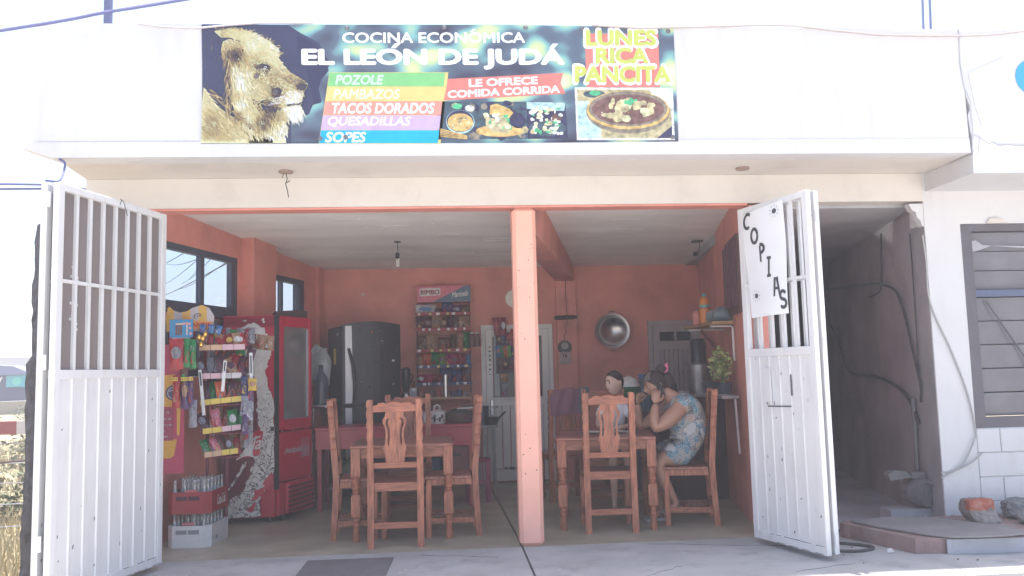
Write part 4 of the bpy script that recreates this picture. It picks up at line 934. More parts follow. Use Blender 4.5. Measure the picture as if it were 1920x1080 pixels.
# yellow tags on the purple bags, gold chocolate eggs at the top
for i, x in enumerate((-2.17, -2.10, -2.05)):
    o = MB().box(-.022, .022, -.002, .002, 0, .028).build('price_tag', plain('yellow_tag', S(235, 200, 80, .85))); o.location = (x, 7.055, 1.315); tag(o, f'small yellow price tag on the {("leftmost", "middle", "right")[i]} of the lower trio of hung bags', 'price tag', 'yellow price tags')
    m = MB(); put_text(m, '$10', (-.017, -.0026, .006), (1, 0, 0), (0, 0, 1), .034, .016, .03); m.build('lettering', M_black, o, fix=False)
# left magenta and yellow display panel with a round emblem
pn = thing('display_panel', 'magenta and yellow side panel with a round emblem at the left of the snack rack', 'display panel', (-2.20, 7.13, .58), R(3))
MB().box(-.10, .085, -.004, .004, 0, 1.03).build('panel_board', plain('magenta_board', S(165, 30, 75, .85), .4), pn)
M_yel = plain('mustard_print', S(200, 150, 50, .85), .45)
m = MB(); m.prism([(-.098, .53), (-.098, .78), (.01, .79), (.03, .76), (.035, .70), (.06, .66), (.05, .30), (.03, .30), (.025, .53)], -.007, -.0045, 'xz'); m.prism([(-.098, .12), (-.098, .26), (.03, .27), (.01, .14), (-.02, .12)], -.007, -.0045, 'xz'); m.build('yellow_print', M_yel, pn)
m = MB(); m.lathe([(.062, 0), (.062, .003)], (.0, -.0072, .64), 20, axis='y'); em = m.build('emblem', plain('dark_blue_print', (.03, .03, .07), .4), pn)
m = MB(); m.lathe([(.048, 0), (.048, .002)], (.0, -.0103, .64), 20, axis='y'); m.build('emblem_ring', plain('pale_lilac_print', (.35, .33, .40), .4), em)
m = MB(); m.lathe([(.040, 0), (.040, .002)], (.0, -.0124, .64), 20, axis='y'); m.build('emblem_disc', plain('dark_blue_print', (.03, .03, .07), .4), em)
m = MB(); m.bar((-.035, -.015, .655), (.035, -.015, .665), .004, .008); m.bar((.0, -.015, .61), (.004, -.015, .675), .008, .004); m.build('emblem_mark', plain('pale_lilac_print', (.35, .33, .40), .4), em)
m = MB(); m.box(-.095, .0, -.009, -.0072, .26, .52); m.build('text_plate', plain('wine_print', S(140, 30, 65, .85), .4), pn)
for s, z, w in (('A  · TE', .475, .06), ('100 FL 300', .425, .075), ('CO y EB', .375, .08), ('SOL', .33, .03), ('L-ALA', .285, .05)):
    m = MB(); put_text(m, s, (-.09, -.0098, z), (1, 0, 0), (0, 0, 1), w, .016, .02); m.build('lettering', plain('pale_lilac_print', (.35, .33, .40), .4), pn, fix=False)
# striped topper, orange ribbon and blue poster above the rack
tp = thing('striped_topper', 'yellow and white striped cardboard topper with an orange ribbon above the snack rack', 'shop sign', (-2.10, 7.22, 1.72))
out = [(-.19, .0), (-.20, .10), (-.185, .195), (-.17, .205), (-.14, .175), (-.09, .155), (-.03, .165), (.02, .195), (.09, .215), (.15, .19), (.19, .12), (.185, .04), (.14, 0)]
def clip_poly(poly, x0, x1):
    for sgn, lim in ((1, x0), (-1, -x1)):
        res = []
        for a, b in zip(poly, poly[1:]+poly[:1]):
            ia, ib = sgn*a[0] >= lim, sgn*b[0] >= lim
            if ia: res.append(a)
            if ia != ib:
                t = (lim-sgn*a[0])/(sgn*b[0]-sgn*a[0]); res.append((a[0]+(b[0]-a[0])*t, a[1]+(b[1]-a[1])*t))
        poly = res
    return poly
for k in range(6):
    a = -.20+k*.066; po = clip_poly(out, a, a+.066)
    if len(po) > 2: MB().prism(po, -.003, .003, 'xz').build('stripe', plain('topper_yellow' if k % 2 == 0 else 'topper_white', S(*((205, 165, 75) if k % 2 == 0 else (180, 175, 180)), .85)), tp)
m = MB(); m.prism([(.0, .075), (.015, .02), (.17, .01), (.18, .075), (.04, .085), (-.04, .13), (-.02, .08)], -.012, -.006, 'xz'); rbn = m.build('ribbon', plain('ribbon_orange', S(225, 150, 80, .85)), tp)
m = MB(); put_text(m, 'ANEJE', (.012, -.0126, .022), (1, 0, 0), (0, 0, 1), .155, .045, .03); m.build('lettering', plain('ribbon_red', S(185, 35, 45, .85)), rbn, fix=False)
m = MB(); stroke = [(.06+.03*math.cos(R(a)), -.005, .115+.03*math.sin(R(a))) for a in range(20, 220, 20)]; m.tube(stroke, .0035, 5); m.tube([(x*.5+.036, y, z*.5+.055) for x, y, z in stroke], .003, 5); m.build('curl_print', plain('dark_blue_print', (.03, .03, .07)), tp)
bs = thing('shop_poster', 'small blue poster with a row of jars at the top left of the snack rack', 'poster', (-2.14, 7.11, 1.665))
MB().box(-.092, .092, -.003, .003, 0, .145).build('poster_board', plain('poster_blue', S(50, 135, 185, .85), .4), bs)
for k in range(3): MB().box(-.045+k*.018, -.03+k*.018, -.0055, -.0035, .02, .10).build('printed_jar', plain('poster_brown', S(110, 80, 80, .85)), bs)
m = MB(); m.box(-.045, .01, -.0055, -.0035, .102, .115); m.build('print_band', plain('poster_cream', S(215, 190, 170, .85)), bs)
m = MB(); m.box(.04, .05, -.0055, -.0035, .02, .10); m.build('print_band', plain('poster_cream', S(215, 190, 170, .85)), bs)
for k, (x, z) in enumerate(((.02, .11), (.045, .112), (.07, .075), (.075, .03), (.065, .11))): MB().lathe([(.011, 0), (.011, .002)], (x, -.0036, z), 10, axis='y').build('print_dot', plain('poster_pink', S(220, 150, 150, .85)), bs)
for i, (x, z) in enumerate(((-2.005, 1.665), (-1.975, 1.655), (-1.955, 1.69), (-1.99, 1.605))):
    o = MB().sphere((0, 0, 0), (.017, .015, .024), 10, 7).build('chocolate_egg', mat('gold_foil', (.75, .45, .10), .25, .8, var=.2, bump=.2), smooth=True); o.location = (x, 7.13, z); tag(o, 'gold foil sweet hanging at the top left of the wire snack rack', 'sweet', 'gold foil sweets')
for i, (x, z) in enumerate(((-1.99, 1.70), (-1.93, 1.70), (-1.87, 1.69))):
    bag('snack_bag', x, 7.17, z, .05, .07, .03, 'blue', 'white', f'small pale blue packet, {ORD[i]} from the left just under the orange ribbon', 'pale blue packets', ry=rg.uniform(-.3, .3))

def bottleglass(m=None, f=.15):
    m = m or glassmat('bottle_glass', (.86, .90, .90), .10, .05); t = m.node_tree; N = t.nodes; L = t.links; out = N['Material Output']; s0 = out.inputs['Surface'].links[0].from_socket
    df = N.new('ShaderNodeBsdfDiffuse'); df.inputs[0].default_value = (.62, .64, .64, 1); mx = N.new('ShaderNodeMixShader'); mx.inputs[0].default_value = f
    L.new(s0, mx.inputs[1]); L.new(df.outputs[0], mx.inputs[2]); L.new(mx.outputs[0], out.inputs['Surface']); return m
# ------------------------------------------------------------------ red drinks cooler, its side peeled white
M_cred = mat('cooler_red', S(196, 26, 62, .85), .35, var=.05, scale=3, bump=.05)
M_cdark = mat('cooler_dark_red', S(105, 18, 40, .8), .4, var=.12, scale=3, bump=.05)
def peeled():
    m = mat('peeled_sticker_backing', (.62, .61, .58), .8, var=.10, scale=9, bump=.5, bscale=18)
    t = m.node_tree; N = t.nodes; L = t.links; p = N['Principled BSDF']; src = p.inputs['Base Color'].links[0].from_socket
    tc = N.new('ShaderNodeTexCoord'); n = N.new('ShaderNodeTexNoise'); n.inputs['Scale'].default_value = 12; n.inputs['Detail'].default_value = 4; n.inputs['Distortion'].default_value = 1.8
    sep = N.new('ShaderNodeSeparateXYZ'); L.new(tc.outputs['Object'], sep.inputs[0]); L.new(tc.outputs['Object'], n.inputs['Vector'])
    h = N.new('ShaderNodeMapRange'); h.inputs[1].default_value = 1.3; h.inputs[2].default_value = .6; h.inputs[3].default_value = .008; h.inputs[4].default_value = .10; L.new(sep.outputs[2], h.inputs[0])
    sb = N.new('ShaderNodeMath'); sb.operation = 'SUBTRACT'; sb.inputs[1].default_value = .5; L.new(n.outputs[0], sb.inputs[0])
    ab = N.new('ShaderNodeMath'); ab.operation = 'ABSOLUTE'; L.new(sb.outputs[0], ab.inputs[0])
    lt_ = N.new('ShaderNodeMath'); lt_.operation = 'LESS_THAN'; dv = N.new('ShaderNodeMath'); dv.operation = 'MULTIPLY'; dv.inputs[1].default_value = .30
    L.new(h.outputs[0], dv.inputs[0]); L.new(ab.outputs[0], lt_.inputs[0]); L.new(dv.outputs[0], lt_.inputs[1])
    mx = N.new('ShaderNodeMix'); mx.data_type = 'RGBA'; mx.inputs[7].default_value = (.13, .11, .11, 1); L.new(lt_.outputs[0], mx.inputs[0]); L.new(src, mx.inputs[6]); L.new(mx.outputs[2], p.inputs['Base Color'])
    return m
M_peel = peeled()
P0, P1, P2, P3 = Vector((-1.597, 8.14, 0)), Vector((-1.367, 8.62, 0)), Vector((-1.86, 8.83, 0)), Vector((-2.075, 8.16, 0))
co = thing('drinks_cooler', 'tall red glass door drinks cooler with its side sticker peeled to white', 'cooler', (P0.x, P0.y, 0))
q = lambda p: (p.x-P0.x, p.y-P0.y)
MB().prism([q(P0), q(P1), q(P2), q(P3)], .05, .30, 'xy').build('base', M_cred, co)
MB().prism([q(P0), q(P3), (q(P3)[0]+.02, q(P3)[1]+.03), (.012, .03)], .301, 1.895, 'xy').build('side_wall', M_cred, co)
MB().prism([q(P3), q(P2), (q(P2)[0]+.03, q(P2)[1]-.03), (q(P3)[0]+.05, q(P3)[1]+.02)], .301, 1.895, 'xy').build('back_panel', plain('cooler_inner_white', (.5, .5, .5)), co)
MB().prism([q(P1), q(P2), (q(P2)[0]-.01, q(P2)[1]-.03), (q(P1)[0]-.03, q(P1)[1]-.03)], .301, 1.895, 'xy').build('side_wall', M_cred, co)
MB().prism([q(P0), q(P1), q(P2), q(P3)], 1.80, 1.905, 'xy').build('top', M_cred, co)
for z in (.62, .86, 1.10, 1.34, 1.58): MB().prism([(.0, .05), (.20, .46), (-.2, .62), (-.40, .06)], z, z+.008, 'xy').build('shelf', plain('cooler_shelf_wire', (.5, .5, .5), .4), co)
fd = (P1-P0).normalized(); FR = Matrix(((fd.x, -fd.y, 0, 0), (fd.y, fd.x, 0, 0), (0, 0, 1, 0), (0, 0, 0, 1))); fw_ = (P1-P0).length   # x along the door, -y outwards
def cm(): m = MB(); m.X = FR; return m
dr = cm().box(0, .085, -.045, -.004, .83, 1.89, ch=.01).box(fw_-.055, fw_, -.045, -.004, .83, 1.89, ch=.01).box(.085, fw_-.055, -.045, -.004, 1.80, 1.89).box(.085, fw_-.055, -.045, -.004, .83, .93).build('door', M_cred, co)
cm().box(.086, fw_-.056, -.026, -.022, .931, 1.799).build('glass_pane', bottleglass(glassmat('cooler_glass', (.78, .80, .80), .22, .08), .16), dr)  # white diffuse mixed into the pane to brighten it, standing in for reflected light
m = cm(); m.box(fw_-.072, fw_-.0555, -.04, -.028, .94, 1.79); m.build('door_trim', plain('pale_trim', (.35, .35, .38), .3), dr)
m = cm(); m.box(-.012, -.001, -.05, -.0, .30, 1.9); m.build('hinge_gap', M_black, co)
# lower door panel, its lettering and bottle prints
pl_ = cm().box(0, fw_, -.045, -.004, .36, .815, ch=.012).build('lower_panel', M_cred, co)
m = cm(); put_text(m, '\u00a1dest\u00e1pala!', (.09, -.0458, .60), (1, 0, 0), (0, 0, 1), .26, .07, .03, .15); m.build('lettering', plain('faded_white_print', (.42, .36, .38)), pl_, fix=False)
for k in range(4):
    m = cm(); x = .36+k*.035; m.prism([(x-.012, .56), (x+.012, .56), (x+.013, .64), (x+.005, .68), (x+.005, .74), (x-.005, .74), (x-.005, .68), (x-.013, .64)], -.0465, -.0455, 'xz'); m.build('bottle_print', plain('faded_pink_print', (.35, .22, .25)), pl_)
gp = cm().box(.10, fw_, -.075, -.004, .06, .35, ch=.02).build('grille', M_cred, co); cm().box(0, .099, -.045, -.004, .06, .35, ch=.01).build('base_front', M_cred, co)
for k in range(6): cm().tube([(.11, -.075, .095+k*.042), (.25, -.088, .10+k*.042), (fw_-.02, -.076, .11+k*.042)], .010, 6).build('grille_slat', M_cdark, gp)
for x, y in ((-.05, .04), (.05, .12), (-.40, .07)): MB().lathe([(.02, 0), (.02, .05)], (x, y, 0), 8).build('foot', M_black, co)
# side prints: everything sits a hair before the side wall (normal -y), x to the right
yP = -.012
def side(pts, m, name, layer): return MB().raw([(x, yP-.0015*layer-.03*(x/-.478)*0-(-.0418*x), z) for x, z in pts], [tuple(range(len(pts)))]).build(name, m, co, fix=False)
side([(-.475, .06), (-.12, .06), (-.13, .35), (-.16, .6), (-.15, 1.0), (-.16, 1.62), (-.475, 1.62)], M_cdark, 'dark_print', 0)
rp = random.Random(17)
def torn(pts, j=.012, n=7):
    o = []
    for a, b in zip(pts, pts[1:]+pts[:1]):
        for k in range(n): t = k/n; o.append((a[0]+(b[0]-a[0])*t+rp.uniform(-j, j), a[1]+(b[1]-a[1])*t+rp.uniform(-j, j)))
    return o
side(torn([(-.20, 1.60), (-.03, 1.62), (-.045, 1.50), (-.08, 1.36), (-.05, 1.22), (-.004, 1.12), (-.004, .46), (-.05, .36), (-.14, .20), (-.12, .06), (-.42, .06), (-.40, .22), (-.29, .28), (-.22, .42), (-.17, .62), (-.12, .80), (-.16, 1.0), (-.15, 1.2), (-.20, 1.35)]), M_peel, 'peeled_patch', 1)
for pts in ([(-.30, 1.80), (-.18, 1.84), (-.10, 1.78), (-.06, 1.70), (-.12, 1.66), (-.2, 1.68), (-.22, 1.64), (-.32, 1.66)], [(-.10, 1.66), (-.01, 1.655), (-.02, 1.63), (-.12, 1.635)], [(-.13, 1.86), (-.09, 1.87), (-.09, 1.84)], [(-.29, 1.86), (-.26, 1.865), (-.26, 1.85)], [(-.42, .30), (-.36, .36), (-.28, .48), (-.24, .56), (-.27, .56), (-.33, .44)]):
    side(torn(pts, .010, 4), M_peel, 'peeled_patch', 1)
for pts in ([(-.10, .36), (-.02, .46), (-.01, .36), (-.07, .30)], [(-.17, .30), (-.07, .34), (-.10, .24), (-.2, .2)], [(-.25, .12), (-.15, .2), (-.2, .1)]): side(torn(pts, .012, 4), M_cred, 'sticker_remnant', 2)
cs_ = side([(-.335, .585), (-.135, .615), (-.10, .83), (-.15, .84), (-.34, .77)], M_cred, 'drink_emblem', 2)
m = MB(); put_text(m, 'Cola', (-.36, yP-.0205, .645), (.985, .04, .12), (-.0, 0, 1), .245, .12, .022, .35); m.build('lettering', plain('emblem_white', (.62, .60, .60)), cs_, fix=False)
for zc, dz in ((.60, .05), (.80, -.03)):
    m = MB(); pts = [(-.34+k*.02, yP-.019, zc-.02+dz*math.sin(k*.32)*.8) for k in range(12)]
    for a, b in zip(pts, pts[1:]): m.quad((a[0], a[1], a[2]-.008), (b[0], b[1], b[2]-.008), (b[0], b[1], b[2]+.008), (a[0], a[1], a[2]+.008))
    m.build('wave_print', plain('emblem_white', (.62, .60, .60)), cs_, fix=False)
side([(-.035, .83), (-.002, .83), (-.002, .87), (-.035, .87)], M_black, 'lock_plate', 3)
# drinks behind the glass
ME_BOT = None
def bottle_mesh():
    return MB().lathe([(.0, .0), (.029, .002), (.030, .03), (.026, .06), (.030, .10), (.029, .125), (.020, .155), (.013, .185), (.0125, .225), (.0145, .228), (.0145, .245)], seg=12, caps=False).mesh('glass_bottle', bottleglass(), smooth=True)
ME_BOT = bottle_mesh()
M_drink = [plain('cola_drink', (.05, .02, .02), .2), plain('clear_drink', (.35, .38, .36), .2), plain('red_drink', (.35, .05, .05), .2), plain('orange_drink', (.45, .18, .05), .2)]
ME_PET = MB().lathe([(.0, 0), (.032, .003), (.033, .10), (.030, .12), (.033, .14), (.026, .165), (.012, .185), (.012, .205)], seg=10).mesh('drink_bottle', M_drink[0], smooth=True)
for r_, z in enumerate((.63, .87, 1.11, 1.35)):
    for i in range(4):
        pos = P0+fd*(.12+i*.085)+Vector((-fd.y, fd.x, 0))*(.05+.02*(i % 2)); o = share('drink_bottle', ME_PET, None, (pos.x, pos.y, z), (0, 0, 0), (1, 1, 1), M_drink[(i+r_*2) % 4])
        tag(o, f'drink bottle, {ORD[i]} from left on the {("lowest", "lower middle", "upper middle", "highest")[r_]} cooler shelf', 'bottle', 'drink bottles in the cooler')
bx = thing('cardboard_box', 'dark open cardboard box on top of the red cooler', 'box', (-1.545, 8.70, 1.906), R(-25))
M_card = mat('dark_cardboard', (.085, .05, .05), .8, var=.1, scale=5)
MB().box(-.12, .12, -.10, .10, 0, .075).build('box_body', M_card, bx); MB().raw([(-.12, -.1, .076), (-.12, .1, .076), (-.18, .1, .02), (-.18, -.1, .02)], [(0, 1, 2, 3)]).build('flap', M_card, bx, fix=False)

# ------------------------------------------------------------------ two crates of empty bottles
def crate(m, mdark, label, loc, rz, logo):
    t = thing('bottle_crate', label, 'crate', loc, rz, 'bottle crates stacked on the floor'); w, l, h = .172, .238, .17; c = .05
    oct_ = [(-w+c, -l), (w-c, -l), (w, -l+c), (w, l-c), (w-c, l), (-w+c, l), (-w, l-c), (-w, -l+c)]
    MB().prism(oct_, 0, .012, 'xy').build('bottom', m, t)
    inn = [(x*.955, y*.965) for x, y in oct_]
    for k in range(8):
        a, b, ai, bi = oct_[k], oct_[(k+1) % 8], inn[k], inn[(k+1) % 8]
        mb = MB(); a_, b_, ai_, bi_ = a, b, ai, bi; mb.prism([a_, b_, bi_, ai_], .0125, h, 'xy'); o = mb.build('wall_panel', m, t)
        if k % 4 == 0:
            A_, B_ = Vector((*a, 0)), Vector((*b, 0)); d_ = (B_-A_); n_ = Vector((d_.y, -d_.x, 0)).normalized()
            for s in (.12, .52):
                p, q_ = A_+d_*s+n_*.0015, A_+d_*(s+.36)+n_*.0015
                MB().raw([(p.x, p.y, .105), (q_.x, q_.y, .105), (q_.x, q_.y, .138), (p.x, p.y, .138)], [(0, 1, 2, 3)]).build('hand_hole_shade', mdark, o, fix=False)  # flat patch on the wall, the hole's shade put into its colour
    MB().box(w+.0005, w+.004, -l+c, -l+c+.012, .01, h).build('rib', m, t); MB().box(w+.0005, w+.004, l-c-.012, l-c, .01, h).build('rib', m, t)
    mb = MB(); put_text(mb, logo[0], (w+.0045, -.10+logo[3], .045), (0, 1, 0), (0, 0, 1), logo[1], logo[2], logo[5], .3); mb.build('lettering', logo[4], t, fix=False)
    return t
cx, cy, crz = -2.045, 7.315, R(-5)
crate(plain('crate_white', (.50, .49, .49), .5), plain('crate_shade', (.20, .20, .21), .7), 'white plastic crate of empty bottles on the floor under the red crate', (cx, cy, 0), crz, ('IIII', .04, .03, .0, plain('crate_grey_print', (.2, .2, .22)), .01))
crate(plain('crate_red', S(150, 25, 40, .8), .45), plain('crate_red_shade', (.06, .012, .02), .7), 'red plastic crate of empty bottles stacked on the white crate', (cx, cy, .262), crz, ('Coca-Cola', .19, .08, .03, plain('crate_white_print', (.65, .62, .62)), .012))
for s in (0, 1):
    for i in range(4):
        for j in range(6):
            if (s, i, j) in ((0, 1, 0), (1, 0, 1)): continue
            x, y = -.118+i*.0785, -.195+j*.078; v = Vector((x, y, 0)); v.rotate(Euler((0, 0, crz)))
            o = share('glass_bottle', ME_BOT, None, (cx+v.x, cy+v.y, .0135+.262*s), (0, 0, rg.uniform(0, 6)))
            tag(o, 'empty clear glass bottle standing in the '+('red upper crate' if s else 'white lower crate'), 'bottle', 'empty bottles in the '+('red crate' if s else 'white crate'))
for k in range(2):
    o = MB().box(-.05, .05, -.025, .025, 0, .02, ch=.006).build('soap_packet', plain('pale_red_pack', (.45, .14, .14), .5)); o.location = (cx+(-.02 if k == 0 else .0), cy-.205, .255*k+.172); tag(o, 'small pale red packet lying on the front edge of the '+('red' if k else 'white')+' crate', 'packet')
# ------------------------------------------------------------------ black refrigerator
M_frg = mat('charcoal_fridge_steel', (.030, .027, .032), .32, .3, var=.10, scale=5, bump=.02)
M_frs = mat('charcoal_fridge_side', (.035, .033, .038), .5, var=.10, scale=5)
fr = thing('refrigerator', 'black two door refrigerator dotted with magnets against the pink wall', 'refrigerator', (-1.16, 9.56, 0), R(22))
MB().box(0, .67, 0, .56, .02, 1.87, ch=.01).build('cabinet', M_frs, fr)
def curved_door(z0, z1, name):
    m = MB(); n = 8; vs = []
    for z in (z0, z1):
        for k in range(n+1): t = k/n; vs.append((.67*t, -.055-.028*math.sin(PI*t), z+(.035*math.sin(PI*t) if z == z1 and z1 > 1.5 else 0)))
        for k in range(n, -1, -1): vs.append((.67*k/n, -.004, z+(.035*math.sin(PI*k/n) if z == z1 and z1 > 1.5 else 0)))
    c = 2*(n+1); fs = [tuple(range(c)), tuple(range(2*c-1, c-1, -1))]+[(i, (i+1) % c, c+(i+1) % c, c+i) for i in range(c)]
    return m.raw(vs, fs).build(name, M_frg, fr)
d1 = curved_door(1.0, 1.885, 'door'); d2 = curved_door(.08, .985, 'door')
M_slv = mat('satin_silver_trim', (.42, .41, .42), .35, .6, var=.04, scale=9, bump=.02)
for z0, z1, dd, s in ((1.02, 1.87, d1, 1), (.12, .97, d2, -1)):
    m = MB(); m.raw([(.03, -.068, z0), (.115, -.083, z0), (.10, -.079, z1), (.03, -.068, z1), (.03, -.060, z0), (.115, -.075, z0), (.10, -.072, z1), (.03, -.060, z1)], [(0, 1, 2, 3), (7, 6, 5, 4), (0, 4, 5, 1), (1, 5, 6, 2), (2, 6, 7, 3), (3, 7, 4, 0)]); m.build('silver_trim', M_slv, dd)
    zs = (z0+.0, z0+.2, z0+.42, z0+.6) if s > 0 else (z1, z1-.2, z1-.42, z1-.58)
    MB().tube([(.115, -.09, zs[0]), (.12, -.125, zs[1]), (.10, -.13, zs[2]), (.065, -.085, zs[3])], [.014, .018, .018, .016], 8).build('handle', M_frg, dd, smooth=True)
me_mg = MB().lathe([(.014, 0), (.012, .006)], (0, 0, 0), 8, axis='y').mesh('fridge_magnet', M_black)
for x, z, c in ((.20, 1.83, (60, 45, 45)), (.33, 1.80, (200, 90, 60)), (.42, 1.82, (70, 60, 70)), (.45, 1.70, (140, 130, 130)), (.20, 1.55, (60, 60, 80)), (.33, 1.63, (60, 55, 60)), (.36, 1.45, (30, 30, 30)), (.46, 1.42, (30, 30, 30)), (.58, 1.48, (220, 220, 220)), (.58, 1.22, (160, 160, 165)), (.48, 1.21, (25, 25, 28)), (.30, 1.19, (40, 40, 42)), (.21, 1.25, (120, 120, 125)), (.62, 1.60, (70, 65, 75))):
    o = share('fridge_magnet', me_mg, d1, (x, -.0565-.028*math.sin(PI*x/.67), z), (0, rg.uniform(0, 3), 0), (1, 1, rg.uniform(.7, 1.3)), plain('magnet_%d_%d_%d' % c, S(*c, .8)))
MB().box(-.0035, -.0005, .20, .30, 1.45, 1.63).build('energy_label', plain('yellow_label', S(215, 180, 60, .7)), fr); MB().box(-.0035, -.0005, .10, .16, 1.77, 1.80).build('sticker', plain('grey_sticker', (.3, .3, .32)), fr)
# clear bag hung beside the fridge, water jug on a chrome stand
m = MB(); r = random.Random(4); m.sphere((0, 0, 0), (.13, .07, .25), 14, 10, noise=.16, rnd=r)
o = m.build('plastic_bag', mat('cloudy_plastic', (.30, .34, .35), .3, var=.2, scale=8, bump=.7, bscale=14), smooth=True); o.location = (-1.36, 9.32, 1.40); tag(o, 'cloudy clear plastic bag hanging between the red cooler and the black refrigerator', 'plastic bag')
def jug(name_label, loc, m_body, m_cap, h=.40, r_=.13):
    t = thing('water_jug', name_label, 'water jug', loc)
    MB().lathe([(.0, .0), (r_*.95, .0), (r_, .03), (r_*.97, .10), (r_, .12), (r_*.97, .2), (r_, .22), (r_*.9, h*.72), (r_*.35, h*.88), (r_*.28, h*.97)], seg=18).build('jug_body', m_body, t, smooth=True)
    MB().lathe([(r_*.33, h*.955), (r_*.33, h*1.06), (.0, h*1.07)], seg=12).build('cap', m_cap, t); return t
jug('smoky blue water jug with a dark cap standing left of the black refrigerator', (-1.33, 9.22, 1.02), mat('smoky_blue_plastic', (.07, .09, .12), .15, var=.1), M_black, .40, .075)
st = thing('jug_stand', 'chrome tube stand carrying the water jug left of the black refrigerator', 'stand', (-1.33, 9.22, 0))
M_chrome = mat('chrome_tube', (.75, .75, .77), .12, 1.0, var=.02, bump=.0)
for sx in (-1, 1):
    for sy in (-1, 1): MB().tube([(.09*sx, .09*sy, 1.0), (.13*sx, .11*sy, 0)], .010, 8).build('leg', M_chrome, st)
MB().tube([(-.09, -.09, 1.0), (.09, -.09, 1.0), (.09, .09, 1.0), (-.09, .09, 1.0), (-.09, -.09, 1.0)], .010, 8).build('top_ring', M_chrome, st); MB().box(-.08, .08, -.08, .08, 1.0, 1.018).build('tray', M_steel, st)

# ------------------------------------------------------------------ bread rack on the back wall
br = thing('bread_rack', 'wall rack of packaged bread and cakes under a pink and blue header', 'display rack', (-.03, 10.3, 0))
M_rackred = plain('rack_red', S(160, 45, 55, .8)); M_rackblue = plain('rack_blue', S(45, 55, 110, .8)); M_hpink = plain('header_pink', S(225, 120, 140, .8), .4); M_hblue = plain('header_slate', S(90, 115, 140, .8), .4)
hd = MB().box(-.31, .335, -.05, .14, 2.175, 2.37).build('header_panel', M_hpink, br)
m = MB(); m.prism([(-.12, 2.176), (.334, 2.176), (.334, 2.369), (.27, 2.369)], -.0535, -.0505, 'xz'); m.build('header_print', M_hblue, hd)
M_lt = plain('logo_white', (.68, .66, .66)); M_lr = plain('logo_red', S(150, 45, 55, .8))
m = MB(); rr_ = [(-.275, 2.255), (-.265, 2.247), (-.04, 2.258), (-.03, 2.265), (-.025, 2.335), (-.03, 2.345), (-.26, 2.340), (-.278, 2.328)]; m.prism(rr_, -.0535, -.0505, 'xz'); lg = m.build('logo_plate', M_lt, hd)
m = MB(); put_text(m, 'BIMBO', (-.262, -.0545, 2.268), (1, 0, 0), (0, 0, 1), .222, .055, .045); m.build('lettering', M_lr, lg, fix=False)
m = MB(); put_text(m, 'Marinela', (.11, -.0545, 2.225), (.985, 0, .12), (0, 0, 1), .195, .065, .035, .25); m.build('lettering', M_lt, hd, fix=False)
for x in (-.32, .32): MB().box(x-.008, x+.008, .125, .14, 1.07, 2.17).build('upright', plain('rack_maroon', (.06, .02, .025)), br)
for k in range(12): MB().box(-.311, .311, .127, .132, 1.10+k*.085, 1.104+k*.085).build('back_wire', plain('rack_maroon', (.06, .02, .025)), br)
shel = [(2.02, M_rackred, 'top'), (1.835, M_rackred, 'second'), (1.585, M_rackred, 'third'), (1.395, M_rackblue, 'fourth'), (1.19, M_rackblue, 'lowest')]
ME_TAG = MB().box(-.016, .016, -.002, 0, -.014, .014).mesh('price_tag', M_lt)
for z, mm, nm in shel:
    s = MB().box(-.324, .324, -.10, .129, z, z+.010).box(-.33, .33, -.106, -.1005, z-.008, z+.028).build('shelf', mm, br)
    for k in range(6): share('price_tag', ME_TAG, s, (-.26+k*.1+rg.uniform(-.03, .03), -.107, z+.010), (0, 0, 0), (rg.uniform(.7, 1.3), 1, 1), rg.choice((M_lt, M_lt, plain('tag_yellow', S(220, 200, 110, .8)))))
spec = [(2.031, [('white', 'blue', .20, .10), ('plum', None, .09, .06), ('navy', 'silver', .11, .13), ('purple', 'silver', .10, .09), ('brown', 'tan', .10, .10)]),
        (1.846, [('plum', 'brown', .085, .14), ('darkred', 'brown', .085, .13), ('tan', 'brown', .105, .15), ('brown', 'tan', .075, .13), ('plum', None, .075, .14), ('brown', 'silver', .08, .13), ('tan', 'brown', .11, .14)]),
        (1.596, [('brown', 'tan', .11, .16), ('tan', 'brown', .12, .17), ('brown', 'tan', .12, .14), ('brown', None, .065, .17), ('tan', 'brown', .07, .18), ('green', 'white', .065, .19)]),
        (1.406, [('tan', 'brown', .065, .11), ('orange', 'tan', .09, .14), ('green', 'brown', .085, .15), ('lime', 'brown', .075, .14), ('magenta', 'purple', .07, .13), ('magenta', 'plum', .07, .13), ('crimson', 'magenta', .08, .13), ('blue', 'yellow', .06, .12)]),
        (1.201, [('magenta', 'white', .08, .10), ('magenta', 'crimson', .08, .10), ('crimson', 'pink', .10, .10), ('navy', 'silver', .12, .17), ('navy', 'blue', .12, .15), ('plum', 'navy', .10, .17)])]
for (z, items), (_, _, nm) in zip(spec, shel):
    tot = sum(w for _, _, w, _ in items); gap = (.63-tot)/len(items); x = -.315
    for i, (c, p, w, h) in enumerate(items):
        x += w/2+gap/2; bag('bread_package', -.03+x, 10.3-.035+rg.uniform(-.02, .02), z, w*1.25, h*1.12, .07, c, p, f'{cn(c)} package, {ORD[i]} from left on the {nm} shelf of the bread rack', 'packages on the bread rack', rx=rg.uniform(-.1, .05), rz=rg.uniform(-.2, .2), ry=rg.uniform(-.08, .08), cat='bread package'); x += w/2+gap/2
for k in range(2):
    o = MB().lathe([(0, 0), (.035, 0), (.035, .10), (.022, .13), (.022, .15)], seg=12).build('cup_lid', plain('brown_tub', (.12, .06, .05))); o.location = (.31+.06*k, 10.17, 1.63); tag(o, ('left' if k == 0 else 'right')+' brown tub with pale lid sticking out right of the bread rack', 'tub', 'tubs beside the bread rack')
    MB().lathe([(.024, .151), (.026, .158), (.026, .17)], seg=12).build('lid', plain('pale_lid', (.5, .45, .4)), o)
